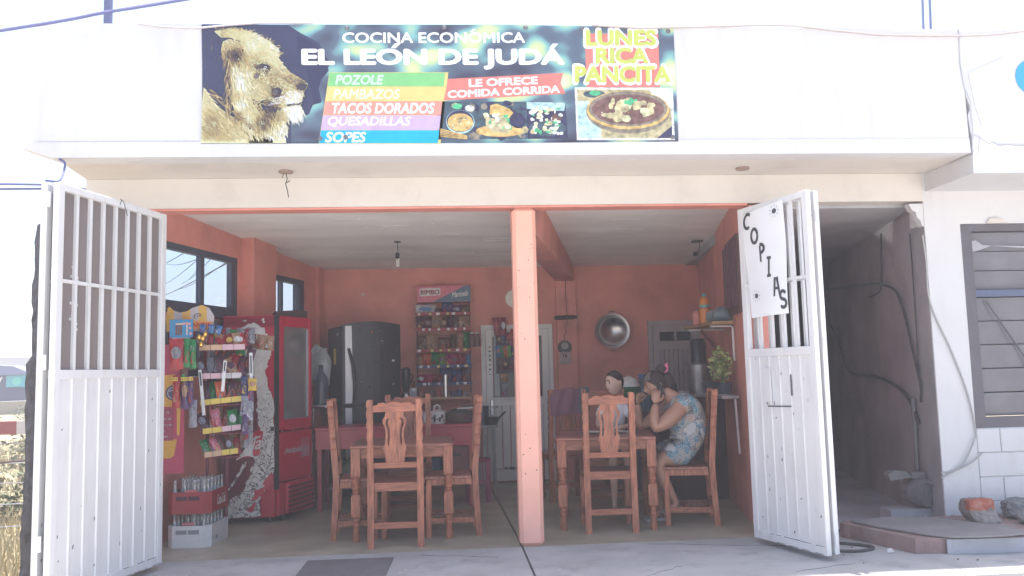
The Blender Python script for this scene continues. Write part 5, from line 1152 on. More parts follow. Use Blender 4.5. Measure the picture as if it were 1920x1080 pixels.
# plank shelf below with its jars, the steel cylinder, mug and coffee maker
ps = thing('plank_shelf', 'plain wooden shelf fixed to the wall below the bread rack', 'shelf', (-.08, 10.1, 1.0))
MB().box(-.36, .36, -.16, .34, .025, .05).build('plank', mat('pale_plank', (.40, .24, .16), .6, var=.2, stretch=(1, 8, 8)), ps)
for x in (-.33, .33): MB().bar((x, .33, -.2), (x, -.12, .02), .02, .03).build('bracket', M_salmon, ps)
o = MB().lathe([(.033, 0), (.033, .255), (.026, .255), (.026, .24)], seg=18, caps=True).build('steel_cylinder', mat('brushed_steel', (.62, .61, .61), .28, .9, var=.05, bump=.02), smooth=True); o.location = (-.015, 10.0, 1.051); tag(o, 'shiny steel cylinder standing on the plank shelf under the bread rack', 'steel cylinder')
for k, (x, h, r_, c) in enumerate(((-.30, .07, .018, (190, 140, 110)), (-.24, .045, .022, (200, 170, 150)), (-.18, .09, .03, (120, 90, 90)), (-.09, .075, .02, (190, 80, 80)), (.07, .07, .03, (90, 80, 110)), (.14, .075, .035, (80, 90, 130)), (.21, .06, .03, (130, 110, 120)))):
    o = MB().lathe([(0, 0), (r_, 0), (r_, h*.7), (r_*.7, h*.8), (r_*.7, h)], seg=10).build('small_jar', plain('jar_%d' % k, S(*c, .8))); o.location = (x, 10.05+.04*(k % 2), 1.051); tag(o, f'small jar, {ORD[k]} from the left on the plank shelf under the bread rack', 'jar', 'small jars on the plank shelf')
cf = thing('coffee_maker', 'dark glass blender on a silver base right of the black refrigerator', 'blender', (-.47, 9.95, 1.0))
MB().lathe([(.05, 0), (.05, .10), (.03, .12)], seg=14).build('base', M_steel, cf, smooth=True); MB().lathe([(.028, .121), (.05, .20), (.055, .35), (.0, .352)], seg=14).build('jar', plain('dark_jar', (.03, .03, .035), .15), cf, smooth=True); MB().lathe([(.055, .353), (.055, .385), (.03, .40)], seg=14).build('lid', M_black, cf); MB().tube([(.055, 0, .33), (.085, 0, .30), (.055, 0, .22)], .008, 6).build('handle', M_black, cf)
mg_ = thing('plastic_mug', 'white printed mug holding a spoon beside the blender', 'mug', (-.385, 9.9, 1.0))
MB().lathe([(0, 0), (.035, 0), (.045, .165), (.040, .165), (.033, .02)], seg=16).build('mug_body', plain('mug_white', (.55, .54, .54)), mg_, smooth=True); MB().box(-.02, .02, -.0445, -.041, .05, .13).build('print', plain('mug_print', (.2, .2, .25)), mg_); MB().tube([(0, 0, .1), (.01, 0, .24)], .006, 6).build('spoon', M_chrome, mg_)
sb = thing('side_cabinet', 'salmon cabinet under the blender beside the black refrigerator', 'cabinet', (-.43, 9.98, 0))
MB().box(-.10, .10, -.14, .30, 0, .999).build('cabinet_body', M_salmon, sb)

# ------------------------------------------------------------------ red counter with kitchen things
M_cnt = mat('red_counter_enamel', (.38, .028, .05), .35, var=.10, scale=3, bump=.06)
rc = thing('red_counter', 'red painted metal work table behind the left dining table', 'table', (-.52, 8.66, 0))
MB().box(-.80, .79, 0, .62, .785, .812, ch=.004).build('counter_top', M_cnt, rc); MB().box(-.785, .775, .012, .03, .60, .784).build('apron', M_cnt, rc)
for x in (-.77, .73):
    for y in (.03, .57): MB().box(x, x+.04, y, y+.04, 0, .60 if y < .1 else .784).build('leg', M_cnt, rc)
MB().box(-.72, .72, .08, .58, .20, .22).build('lower_shelf', M_cdark, rc)
pot = thing('enamel_pot', 'white enamel pot with dark print and ring handled lid on the red counter', 'pot', (-.105, 8.82, .8125))
MB().lathe([(0, 0), (.075, 0), (.085, .02), (.088, .11), (.084, .11), (.08, .02)], seg=20).build('pot_body', plain('enamel_white', (.58, .57, .55), .3), pot, smooth=True); MB().lathe([(.09, .111), (.088, .122), (.04, .14), (0, .142)], seg=20).build('lid', plain('enamel_white', (.58, .57, .55), .3), pot, smooth=True)
MB().tube([(-.03, 0, .14), (-.028, 0, .175), (0, 0, .19), (.028, 0, .175), (.03, 0, .14)], .009, 8).build('ring_handle', plain('enamel_white', (.58, .57, .55), .3), pot)
for k in range(7): a = R(-140+k*17); MB().box(-.010, .010, -.0905, -.0885, .025+.03*(k % 2), .045+.03*(k % 3)*.8).build('print', M_black, pot).rotation_euler.z = a+PI/2
ket = MB().lathe([(0, 0), (.07, 0), (.075, .05), (.05, .11), (.03, .13), (.0, .14)], seg=18).build('kettle', mat('dull_aluminium', (.45, .45, .46), .3, .9), smooth=True); ket.location = (-.215, 8.98, .8125); tag(ket, 'small aluminium kettle left of the white enamel pot', 'kettle')
MB().tube([(-.05, 0, .10), (-.05, 0, .17), (0, 0, .19), (.05, 0, .17), (.05, 0, .10)], .006, 6).build('handle', M_black, ket)
pan = thing('clay_casserole', 'wide brown casserole with a lid on the right end of the red counter', 'casserole', (.12, 8.86, .8125))
MB().lathe([(0, 0), (.11, 0), (.135, .03), (.14, .10), (.132, .10)], seg=22).build('casserole_body', mat('brown_clay', (.10, .055, .045), .4), pan, smooth=True); MB().lathe([(.142, .101), (.13, .12), (.05, .15), (0, .152)], seg=22).build('lid', mat('dark_lid', (.05, .045, .045), .35), pan, smooth=True)
sp = MB().bar((0, 0, 0), (.20, 0, .008), .03, .012).build('spatula', plain('pale_spatula', (.5, .48, .46))); sp.location = (.10, 8.74, .963); tag(sp, 'pale flat spatula lying across the brown casserole', 'spatula')
o = MB().bar((0, 0, 0), (.17, .02, .0), .025, .016).build('knife', M_black); o.location = (.14, 8.86, .985); tag(o, 'dark handled knife lying on the casserole lid', 'knife')
cb = thing('carton', 'reddish brown carton with faint dark lettering under the right end of the red counter', 'box', (.14, 8.80, .2205)); MB().box(-.14, .14, -.07, .2, 0, .37).build('box_body', mat('reddish_carton', (.20, .075, .065), .7), cb)
m = MB(); put_text(m, 'Bies', (-.09, -.0712, .27), (1, 0, 0), (0, 0, 1), .075, .04, .03); m.build('lettering', M_black, cb, fix=False)
for k, (x, z, c, s) in enumerate(((-1.0, .221, (.05, .07, .03), .14), (-.7, .221, (.03, .03, .04), .16), (-.4, .221, (.09, .05, .06), .15), (-.15, .221, (.03, .05, .09), .11))):
    o = MB().lathe([(0, 0), (s*.7, 0), (s, .06), (s*.9, .22), (s*.8, .24)], seg=14).build('storage_tub', plain('tub_%d' % k, c)); o.location = (x, 8.95, z); tag(o, f'dark storage tub, {ORD[k]} from the left on the lower shelf of the red counter', 'tub', 'storage tubs under the red counter')
o = thing('napkin_holder', 'small white and yellow napkin holder on the left dining table', 'napkin holder', (-.235, 7.55, .7605)); MB().box(-.012, .012, -.04, .04, 0, .10).build('napkins', plain('napkin_white', (.6, .6, .6)), o); MB().box(-.014, .014, -.042, .042, .101, .112).build('holder_top', plain('holder_yellow', S(220, 180, 60, .8)), o)
# griddle stand by the white door
gs = thing('griddle_stand', 'narrow grey steel stand beside the white back door', 'stand', (.45, 9.92, 0))
for x in (-.09, .085):
    for y in (0, .30): MB().box(x-.012, x+.012, y-.012, y+.012, 0, .69).build('leg', mat('worn_grey_steel', (.22, .23, .23), .5, .3, var=.25, scale=9), gs)
MB().box(-.12, .12, -.03, .34, .691, .715).build('stand_top', mat('worn_grey_steel', (.22, .23, .23), .5, .3, var=.25, scale=9), gs)
o = MB().lathe([(0, 0), (.075, 0), (.08, .22), (.075, .22)], seg=16).build('stock_pot', plain('navy_enamel', (.018, .022, .05), .3), smooth=True); o.location = (.40, 9.98, .7155); tag(o, 'dark navy stock pot standing on the grey stand by the white door', 'pot')
gd = thing('griddle', 'black griddle with a raised handle on the grey stand by the white door', 'griddle', (.52, 9.95, .7155)); MB().lathe([(0, 0), (.05, 0), (.095, .09), (.09, .09)], seg=18).build('pan', plain('cast_iron', (.02, .02, .022), .5), gd, smooth=True); MB().tube([(.07, 0, .07), (.13, 0, .13), (.15, 0, .15)], .012, 8).build('handle', plain('cast_iron', (.02, .02, .022), .5), gd)
ss = thing('plastic_stool', 'magenta plastic stool standing right of the red counter', 'stool', (.30, 9.0, 0))
M_mg = plain('magenta_plastic', S(150, 40, 80, .8), .4)
MB().box(-.13, .14, -.13, .13, .41, .435, ch=.01).build('seat', M_mg, ss)
for x in (-.125, .085):
    for y in (-.125, .085): MB().box(x, x+.05, y, y+.04, 0, .409).build('leg', M_mg, ss)
MB().box(-.07, .084, -.12, -.10, .18, .22).build('stretcher', M_mg, ss)

# ------------------------------------------------------------------ things on the back wall
o = thing('wall_clock', 'plain round white clock on the back wall behind the pillar', 'clock', (.845, 10.445, 2.215)); MB().lathe([(.11, 0), (.11, .025), (.098, .03)], (0, 0, 0), 28, axis='y').build('clock_case', plain('clock_white', (.80, .78, .70)), o); MB().lathe([(.095, .0305), (.095, .033)], (0, 0, 0), 28, axis='y').build('dial', plain('dial_cream', (.80, .77, .66)), o)
MB().bar((0, -.036, 0), (.04, -.036, .03), .004, .006).bar((0, -.038, 0), (.02, -.038, .065), .004, .005).build('hand', M_black, o)
cz = thing('steel_basin', 'large round steel basin with two ring handles hung on the pink back wall', 'basin', (2.035, 10.44, 1.79))
M_bas = mat('polished_steel_basin', (.42, .40, .40), .25, .95, var=.06, scale=3, bump=.02)
MB().lathe([(.075, .012), (.078, .012), (.17, .055), (.195, .095), (.215, .10), (.216, .106), (.19, .103), (.165, .065), (.075, .02), (.0, .02)], (0, 0, 0), 40, axis='y', caps=False).build('bowl', M_bas, cz, smooth=True)
for s in (-1, 1): MB().tube([(-.03, -.09, s*.205), (-.032, -.09, s*.235), (.03, -.09, s*.24), (.032, -.09, s*.205)], .006, 6).build('handle', M_bas, cz)
o = MB().tube([(-.14, 0, -.005), (-.10, 0, 0), (.1, 0, .003), (.145, 0, .008)], [.018, .026, .024, .014], 8).build('wall_rail', plain('dark_wood_rail', (.03, .022, .022))); o.location = (1.465, 10.36, 1.963); tag(o, 'short dark wooden rail across the back wall pier above the calendar', 'wall rail')
o = MB().tube([(1.475, 10.36, 2.43), (1.47, 10.35, 2.2), (1.48, 10.33, 1.99), (1.475, 10.335, 1.86), (1.45, 10.35, 1.84), (1.47, 10.36, 1.80), (1.44, 10.37, 1.74), (1.45, 10.375, 1.68)], .004, 5).build('wall_string', plain('brown_cord', (.12, .06, .05))); tag(o, 'thin cord dangling down the back wall pier over the dark rail', 'cord')
cl = thing('wall_calendar', 'dark round plate with a small tear off calendar on the back wall pier', 'calendar', (1.445, 10.388, 1.60))
MB().lathe([(.085, 0), (.085, .01), (.07, .014)], (0, 0, .0), 24, axis='y').build('round_plate', plain('dark_plate', (.05, .04, .04)), cl); MB().lathe([(.045, .0145), (.045, .018)], (0, 0, .02), 18, axis='y').build('picture', plain('beige_picture', (.32, .27, .24)), cl)
MB().box(-.07, .07, -.026, -.0185, -.205, -.055).build('paper_pad', plain('calendar_paper', (.36, .27, .26)), cl); m = MB(); put_text(m, '16', (-.022, -.0275, -.12), (1, 0, 0), (0, 0, 1), .044, .04, .05); m.build('lettering', M_black, cl, fix=False)
o = MB().box(-.012, .012, -.012, 0, -.012, .012).build('wall_plug', plain('plug_white', (.6, .6, .6))); o.location = (-.997, 10.449, 2.30); tag(o, 'tiny white plug in the back wall above the black refrigerator', 'plug')
# bags hung in front of the white door
hr = thing('hanging_snack_strip', 'dark hanging display strip full of small snacks on the white back door', 'display strip', (.74, 10.37, 1.0))
MB().box(-.14, .14, -.004, .004, .30, .80).build('backing_card', plain('dark_card', (.05, .025, .04)), hr)
for z in (.34, .50, .64): MB().box(-.14, .14, -.03, -.0045, z, z+.012).build('pocket_rail', plain('dark_card_rail', (.07, .03, .05)), hr)
for rw_, (z, cs2) in enumerate(((1.345, ('brown', 'darkred', 'plum', 'crimson')), (1.505, ('blue', 'green', 'orange', 'lime', 'navy', 'plum')), (1.645, ('plum', 'navy', 'plum', 'magenta', 'crimson')))):
    for i, c in enumerate(cs2):
        bag('snack_bag', .62+.25*(i+.5)/len(cs2), 10.34, z, .06, .13, .03, c, 'white' if (i+rw_) % 3 == 0 else 'tan', f'{cn(c)} packet, {ORD[i]} from left in the {("lowest", "middle", "upper")[rw_]} row on the white door', 'packets on the white door', ry=rg.uniform(-.2, .2))
for i, (x, z, w, h, c, p, ry) in enumerate(((.625, 1.76, .085, .22, 'crimson', 'red', -.12), (.70, 1.76, .075, .22, 'crimson', 'white', -.04), (.78, 1.70, .12, .13, 'red', 'crimson', .5), (.84, 1.62, .10, .16, 'crimson', 'red', .2), (.69, 1.20, .10, .10, 'tan', 'white', 0), (.69, 1.02, .075, .16, 'silver', 'brown', .05))):
    bag('snack_bag', x, 10.325, z, w, h, .04, c, p, f'{cn(c)} snack bag hung {("top left", "top beside the first", "slanting below the top pair", "behind the pillar edge", "below the display strip", "lowest, alone on the grey pane,")[i]} on the white back door', 'bags hung on the white door', ry=ry)

# ------------------------------------------------------------------ right wall: shelf, ledge and their load
sf = thing('wall_shelf', 'wooden wall shelf on white pipe brackets high on the right wall', 'shelf', (2.62, 8.0, 1.70))
MB().raw([(x, y, z) for z in (0, .028) for x, y in ((-.22, -.45), (-.04, -.5), (.14, .5), (-.20, .55))], [(3, 2, 1, 0), (4, 5, 6, 7), (0, 1, 5, 4), (1, 2, 6, 5), (2, 3, 7, 6), (3, 0, 4, 7)]).build('plank', mat('ochre_plank', (.30, .17, .07), .6, var=.2, stretch=(6, 1, 6)), sf)
for y in (-.36, .34): MB().tube([(-.21, y, -.012), (-.02+.17*(y > 0), y, -.012), (.0+.17*(y > 0), y, -.03), (.0+.17*(y > 0), y, -.33)], .011, 8).build('bracket', plain('white_pipe', (.62, .58, .58)), sf, smooth=True)
MB().bar((-.1, .3, -.02), (.1, .3, -.26), .02, .03).build('diagonal_brace', plain('maroon_brace', (.14, .04, .05)), sf)
ob = thing('sauce_bottle', 'big orange sauce bottle with a green neck label at the front of the wall shelf', 'bottle', (2.47, 7.98, 1.7285))
MB().lathe([(0, 0), (.05, 0), (.052, .12), (.045, .16), (.05, .2), (.04, .24), (.018, .26)], seg=16).build('bottle_body', plain('orange_plastic', S(215, 125, 40, .8), .35), ob, smooth=True); MB().lathe([(.0475, .155), (.0475, .195)], seg=16, caps=False).build('neck_label', plain('teal_label', (.08, .30, .28)), ob); MB().lathe([(.0475, .135), (.0475, .15)], seg=16, caps=False).build('dark_band', M_black, ob); MB().lathe([(.022, .261), (.022, .285), (0, .29)], seg=12).build('cap', plain('teal_label', (.08, .30, .28)), ob)
o = MB().lathe([(0, 0), (.045, 0), (.045, .11), (.03, .13)], seg=12).build('tin', plain('pink_tin', (.45, .16, .12))); o.location = (2.43, 8.10, 1.729); tag(o, 'pinkish tin behind the orange bottle on the wall shelf', 'tin')
m = MB(); r = random.Random(14)
for k in range(5): m.sphere((r.uniform(-.05, .08), -.28+.13*k, .05), (.12, .12, .075+.02*r.random()), 12, 8, noise=.12, rnd=r)
o = m.build('plastic_bags', mat('teal_grey_plastic', (.16, .22, .24), .4, var=.25, scale=6, bump=.7, bscale=14), smooth=True); o.location = (2.63, 8.08, 1.74); tag(o, 'heap of teal grey plastic bags filling the wall shelf', 'plastic bags')
# marble edged ledge
lg_ = thing('wall_ledge', 'grey marble ledge with a white leg along the right wall', 'ledge', (2.55, 7.85, 0))
MB().raw([(x, y, z) for z in (1.035, 1.06) for x, y in ((-.13, -.42), (.015, -.44), (.20, .45), (-.13, .45))], [(3, 2, 1, 0), (4, 5, 6, 7), (0, 1, 5, 4), (1, 2, 6, 5), (2, 3, 7, 6), (3, 0, 4, 7)]).build('ledge_top', mat('grey_marble', (.36, .35, .35), .3, var=.3, scale=14, bump=.0), lg_)
MB().bar((-.01, -.41, 1.03), (.01, -.40, .55), .016, .016).build('leg', plain('white_pipe', (.62, .58, .58)), lg_)
M_tub = plain('dark_planter', (.06, .065, .085), .45)
for i, (x, y, r1) in enumerate(((2.50, 7.62, .078), (2.46, 7.86, .085))):
    t = thing('planter', ('nearer' if i == 0 else 'farther')+' dark round planter standing on a white saucer on the ledge', 'planter', (x, y, 1.0605), 0, 'dark planters on the ledge')
    MB().lathe([(0, 0), (r1*.95, 0), (r1*1.05, .008), (r1*.9, .012)], seg=18).build('saucer', plain('saucer_white', (.6, .58, .58)), t); MB().lathe([(0, .0125), (r1*.8, .0125), (r1, .11), (r1*1.03, .115), (r1*.93, .115), (r1*.9, .10), (0, .098)], seg=18).build('pot', M_tub, t, smooth=True)
def leafy(mb, c, rad, n, size, r, flat=.6):
    for k in range(n):
        d = Vector((r.gauss(0, 1), r.gauss(0, 1), r.gauss(0, 1))).normalized(); q = r.random()**.5
        p = Vector(c)+Vector((d.x*rad[0], d.y*rad[1], d.z*rad[2]))*q; u = Vector((r.gauss(0, 1), r.gauss(0, 1), r.gauss(0, .6))).normalized(); v = u.orthogonal().normalized(); v.rotate(Matrix.Rotation(r.uniform(0, 6), 3, u)); s = size*r.uniform(.6, 1.3)
        mb.raw([p-u*s, p+v*s*.45, p+u*s, p-v*s*.45], [(0, 1, 2, 3)], k % 2)
pt = thing('potted_plant', 'bushy pale green plant growing in the nearer dark planter on the ledge', 'plant', (2.50, 7.62, 1.16))
m = MB(); r = random.Random(6)
for k in range(9): a = r.uniform(0, 6.3); m.tube([(0, 0, 0), (.03*math.cos(a), .03*math.sin(a), .12), (.09*math.cos(a), .08*math.sin(a), r.uniform(.16, .27))], .004, 4)
m.build('stems', plain('green_stem', (.12, .16, .05)), pt)
m = MB(); leafy(m, (-.02, 0, .17), (.105, .09, .17), 420, .024, r); m.build('leaves', [mat('pale_leaf', (.42, .45, .17), .5, var=.3, scale=20), mat('mid_leaf', (.24, .29, .10), .5, var=.3, scale=20)], pt, fix=False)
o = bpy.data.objects.new('x', None); bpy.data.objects.remove(o)
fl = MB(); leafy(fl, (0, 0, 0), (.05, .05, .03), 60, .016, r); fo = fl.build('red_flowers', [plain('red_petal', (.30, .05, .08)), plain('pink_petal', (.32, .10, .14))], fix=False); fo.location = (2.56, 7.72, 1.235); tag(fo, 'small clump of reddish flowers in the farther planter beside the leafy plant', 'flowers')
kc = thing('corner_cabinet', 'dark maroon cabinet behind the woman against the right wall', 'cabinet', (2.48, 8.75, 0)); MB().box(-.20, .34, -.22, .38, 0, 1.02).build('cabinet_body', plain('deep_maroon', (.05, .02, .025), .5), kc); MB().box(-.22, .35, -.24, .40, 1.021, 1.045).build('cabinet_top', plain('maroon_top', (.08, .025, .03), .4), kc)
sp_ = thing('steel_pot', 'large dented steel pot on the maroon cabinet', 'pot', (2.62, 8.72, 1.0455)); MB().lathe([(0, 0), (.13, 0), (.135, .30), (.15, .31), (.145, .315), (.13, .305), (.12, .02)], seg=24).build('pot_body', mat('dull_dented_steel', (.26, .25, .26), .35, .8, var=.25, scale=7, bump=.5, bscale=8), sp_, smooth=True); MB().tube([(-.13, -.05, .24), (-.18, -.06, .24), (-.18, .02, .24), (-.13, .03, .24)], .008, 6).build('handle', M_steel, sp_)
tl = MB().lathe([(.08, 0), (.085, .30), (.07, .34), (.0, .35)], seg=18).build('black_tank', plain('black_tank', (.02, .02, .024), .3), smooth=True); tl.location = (2.70, 9.02, 1.28); tag(tl, 'tall black canister behind the steel pot under the wall shelf', 'canister')
MB().lathe([(.075, -.234), (.078, -.001)], seg=18).build('stand', M_black, tl)
for i, (x, y) in enumerate(((2.33, 8.62), (2.30, 8.70))):
    o = MB().tube([(0, 0, 0), (-.02, 0, .10), (-.04+.06*i, 0, .17)], [.025, .03, .012], 8).build('ladle', M_black); o.location = (x, y, 1.0455); tag(o, ('right' if i == 0 else 'left')+' black utensil leaning at the left edge of the maroon cabinet', 'utensil', 'black utensils on the cabinet')
o = MB().lathe([(0, 0), (.05, 0), (.07, .04), (.065, .04)], seg=16).build('glass_bowl', plain('pale_bowl', (.45, .44, .44), .2), smooth=True); o.location = (2.40, 8.56, 1.0455); tag(o, 'small pale bowl in front of the steel pot', 'bowl')
# low cupboard behind the right table with jug, ball
lc = thing('low_cupboard', 'low dark cupboard behind the right table', 'cupboard', (2.05, 9.45, 0)); MB().box(-.28, .30, -.2, .3, 0, .84).build('cupboard_body', plain('dark_brown_wood', (.055, .03, .03), .5), lc); MB().box(-.30, .32, -.22, .32, .841, .86).build('cupboard_top', plain('brown_wood_top', (.09, .045, .04), .4), lc)
jug('pale blue water jug with a bright blue cap on the low cupboard', (2.155, 9.36, .8605), mat('pale_blue_plastic', (.10, .15, .20), .15, var=.1), plain('bright_blue_cap', (.05, .16, .42)), .37, .11)
bl = thing('two_tone_ball', 'round green and white ball shaped object behind the boy', 'ball', (1.985, 9.28, 1.12))
def half(z0, z1, r_=.125, n=6): return [(max(.0, (r_*r_-(z0+(z1-z0)*k/n)**2))**.5, z0+(z1-z0)*k/n) for k in range(n+1)]
MB().lathe(half(-.1249, -.005), seg=22, caps=True).build('green_half', plain('ball_green', (.02, .17, .06), .4), bl, smooth=True); MB().lathe(half(-.0045, .1249), seg=22, caps=True).build('white_half', plain('ball_white', (.80, .80, .78), .4), bl, smooth=True); MB().lathe([(.127, -.01), (.1275, .005)], seg=22, caps=False).build('seam', plain('ball_green', (.02, .17, .06), .4), bl)
o = MB().lathe([(0, 0), (.10, 0), (.12, .14), (.11, .14)], seg=18).build('bucket', plain('dark_bucket', (.03, .035, .05), .4), smooth=True); o.location = (1.985, 9.28, .8605); tag(o, 'dark bucket under the green and white ball', 'bucket')
# jacket over a chair back
jk = MB(); r = random.Random(8); nx, nz = 14, 12; vs = []
for side_ in (-1, 1):
    for j in range(nz+1):
        for i in range(nx+1):
            u = i/nx-.5; v = j/nz; vs.append((u*.40, -.245+side_*(.03+.012*math.sin(u*18+v*3))*(1 if j else .2)-.0*v, 1.135-.26*v*(1 if side_ < 0 else .8)+.01*math.cos(u*9)))
W1 = nx+1; n0 = W1*(nz+1); fs = [(b+j*W1+i, b+j*W1+i+1, b+(j+1)*W1+i+1, b+(j+1)*W1+i) for b in (0, n0) for j in range(nz) for i in range(nx)]+[(i, i+1, n0+i+1, n0+i) for i in range(nx)]
j_ = jk.raw(vs, fs).build('jacket', mat('dusty_purple_cloth', (.22, .09, .13), .9, var=.15, scale=6, bump=.3, bscale=120), smooth=True); j_.location = (1.20, 8.92, 0); j_.rotation_euler.z = R(8); tag(j_, 'dusty purple jacket folded over the back of a chair near the white door', 'jacket')
mm_ = MB(); mm_.raw([(x, -.290, z) for x, z in ((.10, 1.14), (.20, 1.145), (.19, .88), (.09, .90))]+[(x, -.283, z) for x, z in ((.10, 1.14), (.20, 1.145), (.19, .88), (.09, .90))], [(0, 1, 2, 3), (7, 6, 5, 4), (0, 4, 5, 1), (1, 5, 6, 2), (2, 6, 7, 3), (3, 7, 4, 0)]); mm_.build('sleeve', mat('grey_teal_cloth', (.10, .14, .16), .9), j_)
# ceiling fittings
bu = thing('hanging_bulb', 'bare spiral bulb hanging on a short cord from the ceiling', 'light bulb', (-.486, 8.83, ZC(8.83)))
MB().lathe([(.0, -.001), (.035, -.001), (.035, -.012), (.0, -.02)], seg=14).build('ceiling_rose', M_rust, bu); MB().tube([(0, 0, -.02), (.004, 0, -.08), (0, 0, -.125)], .004, 6).build('cord', M_black, bu); MB().lathe([(.010, -.12), (.022, -.135), (.022, -.175), (.016, -.18)], seg=12).build('socket', M_black, bu)
hel = [(.016*math.cos(t*.7), .016*math.sin(t*.7), -.185-.0023*t) for t in range(36)]; MB().tube(hel, .0085, 6).build('spiral_tube', plain('bulb_white', (.7, .7, .68), .3), bu, smooth=True)
cs2_ = thing('ceiling_socket', 'dangling lamp socket on a rusty ceiling plate at the right', 'lamp socket', (2.74, 9.0, ZC(9.0))); MB().box(-.055, .055, -.04, .04, -.02, -.001).build('plate', M_rust, cs2_); MB().tube([(.02, 0, -.02), (.025, 0, -.08), (.0, 0, -.13), (-.02, 0, -.14)], .004, 6).build('cord', M_black, cs2_); MB().lathe([(.018, 0), (.026, .02), (.026, .05), (.018, .055)], (-.03, .02, -.15), 10, axis='y').build('socket', M_black, cs2_)
for i, (x, lab) in enumerate(((-1.168, 'round lamp box with torn wires hanging under the roof slab at the left'), (2.319, 'small lamp box under the roof slab above the right gate'))):
    t = thing('outdoor_lamp_box', lab, 'lamp box', (x, 6.352, 2.852)); MB().lathe([(0, -.001), (.05, -.001), (.055, -.014), (.0, -.016)], seg=14).build('box_plate', mat('dirty_brown_plastic', (.30, .22, .19), .7), t)
    if i == 0:
        MB().tube([(0, 0, -.016), (.01, 0, -.06), (.0, -.01, -.10), (.012, 0, -.15), (.02, 0, -.20)], .004, 5).build('wire', M_rust, t); MB().tube([(.005, 0, -.09), (.03, 0, -.075)], .0045, 5).build('wire', M_rust, t); MB().tube([(-.015, 0, -.016), (-.025, 0, -.055)], .003, 5).build('wire', M_rust, t)
    else: MB().box(-.05, .03, -.02, .02, -.012, -.0165+.003).build('rust_plate', M_rust, t)
# ------------------------------------------------------------------ people
def skin(nodes, edges, root, sub=2):
    names = list(nodes); me = bpy.data.meshes.new('body'); me.from_pydata([nodes[n][0] for n in names], [(names.index(a), names.index(b)) for a, b in edges], [])
    ob = bpy.data.objects.new('body', me); COL.objects.link(ob); md = ob.modifiers.new('skin', 'SKIN'); md.use_smooth_shade = True
    for i, n in enumerate(names):
        r = nodes[n][1]; sv = me.skin_vertices[0].data[i]; sv.radius = r if isinstance(r, tuple) else (r, r); sv.use_root = (n == root)
    sb = ob.modifiers.new('sub', 'SUBSURF'); sb.levels = sub; sb.render_levels = sub
    dg = bpy.context.evaluated_depsgraph_get(); ev = ob.evaluated_get(dg); m = ev.to_mesh()
    vs = [v.co.copy() for v in m.vertices]; fs = [list(p.vertices) for p in m.polygons]; ev.to_mesh_clear()
    bpy.data.objects.remove(ob); bpy.data.meshes.remove(me); return vs, fs
def frame(c, fwd, up):
    f = Vector(fwd).normalized(); u = Vector(up); u = (u-f*u.dot(f)).normalized(); r = f.cross(u); return Matrix(((r.x, f.x, u.x, c[0]), (r.y, f.y, u.y, c[1]), (r.z, f.z, u.z, c[2]), (0, 0, 0, 1)))
def g(x, s): return math.exp(-(x/s)**2)
def head_pt(d, k, child):
    x, y, z = d; w, dp, h = (.072, .092, .112)
    jaw = max(0, -z-.1); X_ = x*w*(1-(.30 if not child else .22)*jaw); Y_ = y*dp; Z_ = z*h
    if y > 0:
        n = g(x, .16)*g(z+.12, .20); Y_ += (.024 if not child else .016)*n
        Y_ -= .010*(g(x-.38, .16)+g(x+.38, .16))*g(z-.08, .13); Y_ += .005*g(x, .6)*g(z-.27, .12)
        Y_ += .007*g(x, .22)*g(z+.47, .10)+.010*g(x, .3)*g(z+.82, .18); X_ *= 1+.05*g(z+.15, .2)
    if z < -.35 and y < 0: Y_ *= 1-.35*min(1, (-.35-z)/.5)
    if z > 0 and y < 0: Y_ *= 1.06
    return Vector((X_*k, Y_*k, Z_*k))
def head_mesh(mb, F, k=1.0, child=False, mi=0):
    seg, rings = 36, 26; vs = [F @ head_pt((0, 0, 1), k, child)]; fs = []
    for i in range(1, rings):
        t = PI*i/rings
        for j in range(seg): a = 2*PI*j/seg; vs.append(F @ head_pt((math.sin(t)*math.cos(a), math.sin(t)*math.sin(a), math.cos(t)), k, child))
    vs.append(F @ head_pt((0, 0, -1), k, child)); n = len(vs)-1
    for j in range(seg): fs.append((0, 1+j, 1+(j+1) % seg)); o = 1+(rings-2)*seg; fs.append((n, o+(j+1) % seg, o+j))
    for i in range(rings-2):
        for j in range(seg): a = 1+i*seg; fs.append((a+j, a+seg+j, a+seg+(j+1) % seg, a+(j+1) % seg))
    mb.raw(vs, fs, mi)
    for s in (-1, 1):                       # ears
        e = MB().sphere((0, 0, 0), (.010*k, .019*k, .030*k), 10, 8); mb.raw([F @ (Vector((s*.074*k, -.012*k, -.005*k))+p+Vector((s*.004*k*abs(p.y)/.019/k*1, 0, 0))) for p in e.v], e.f, mi)
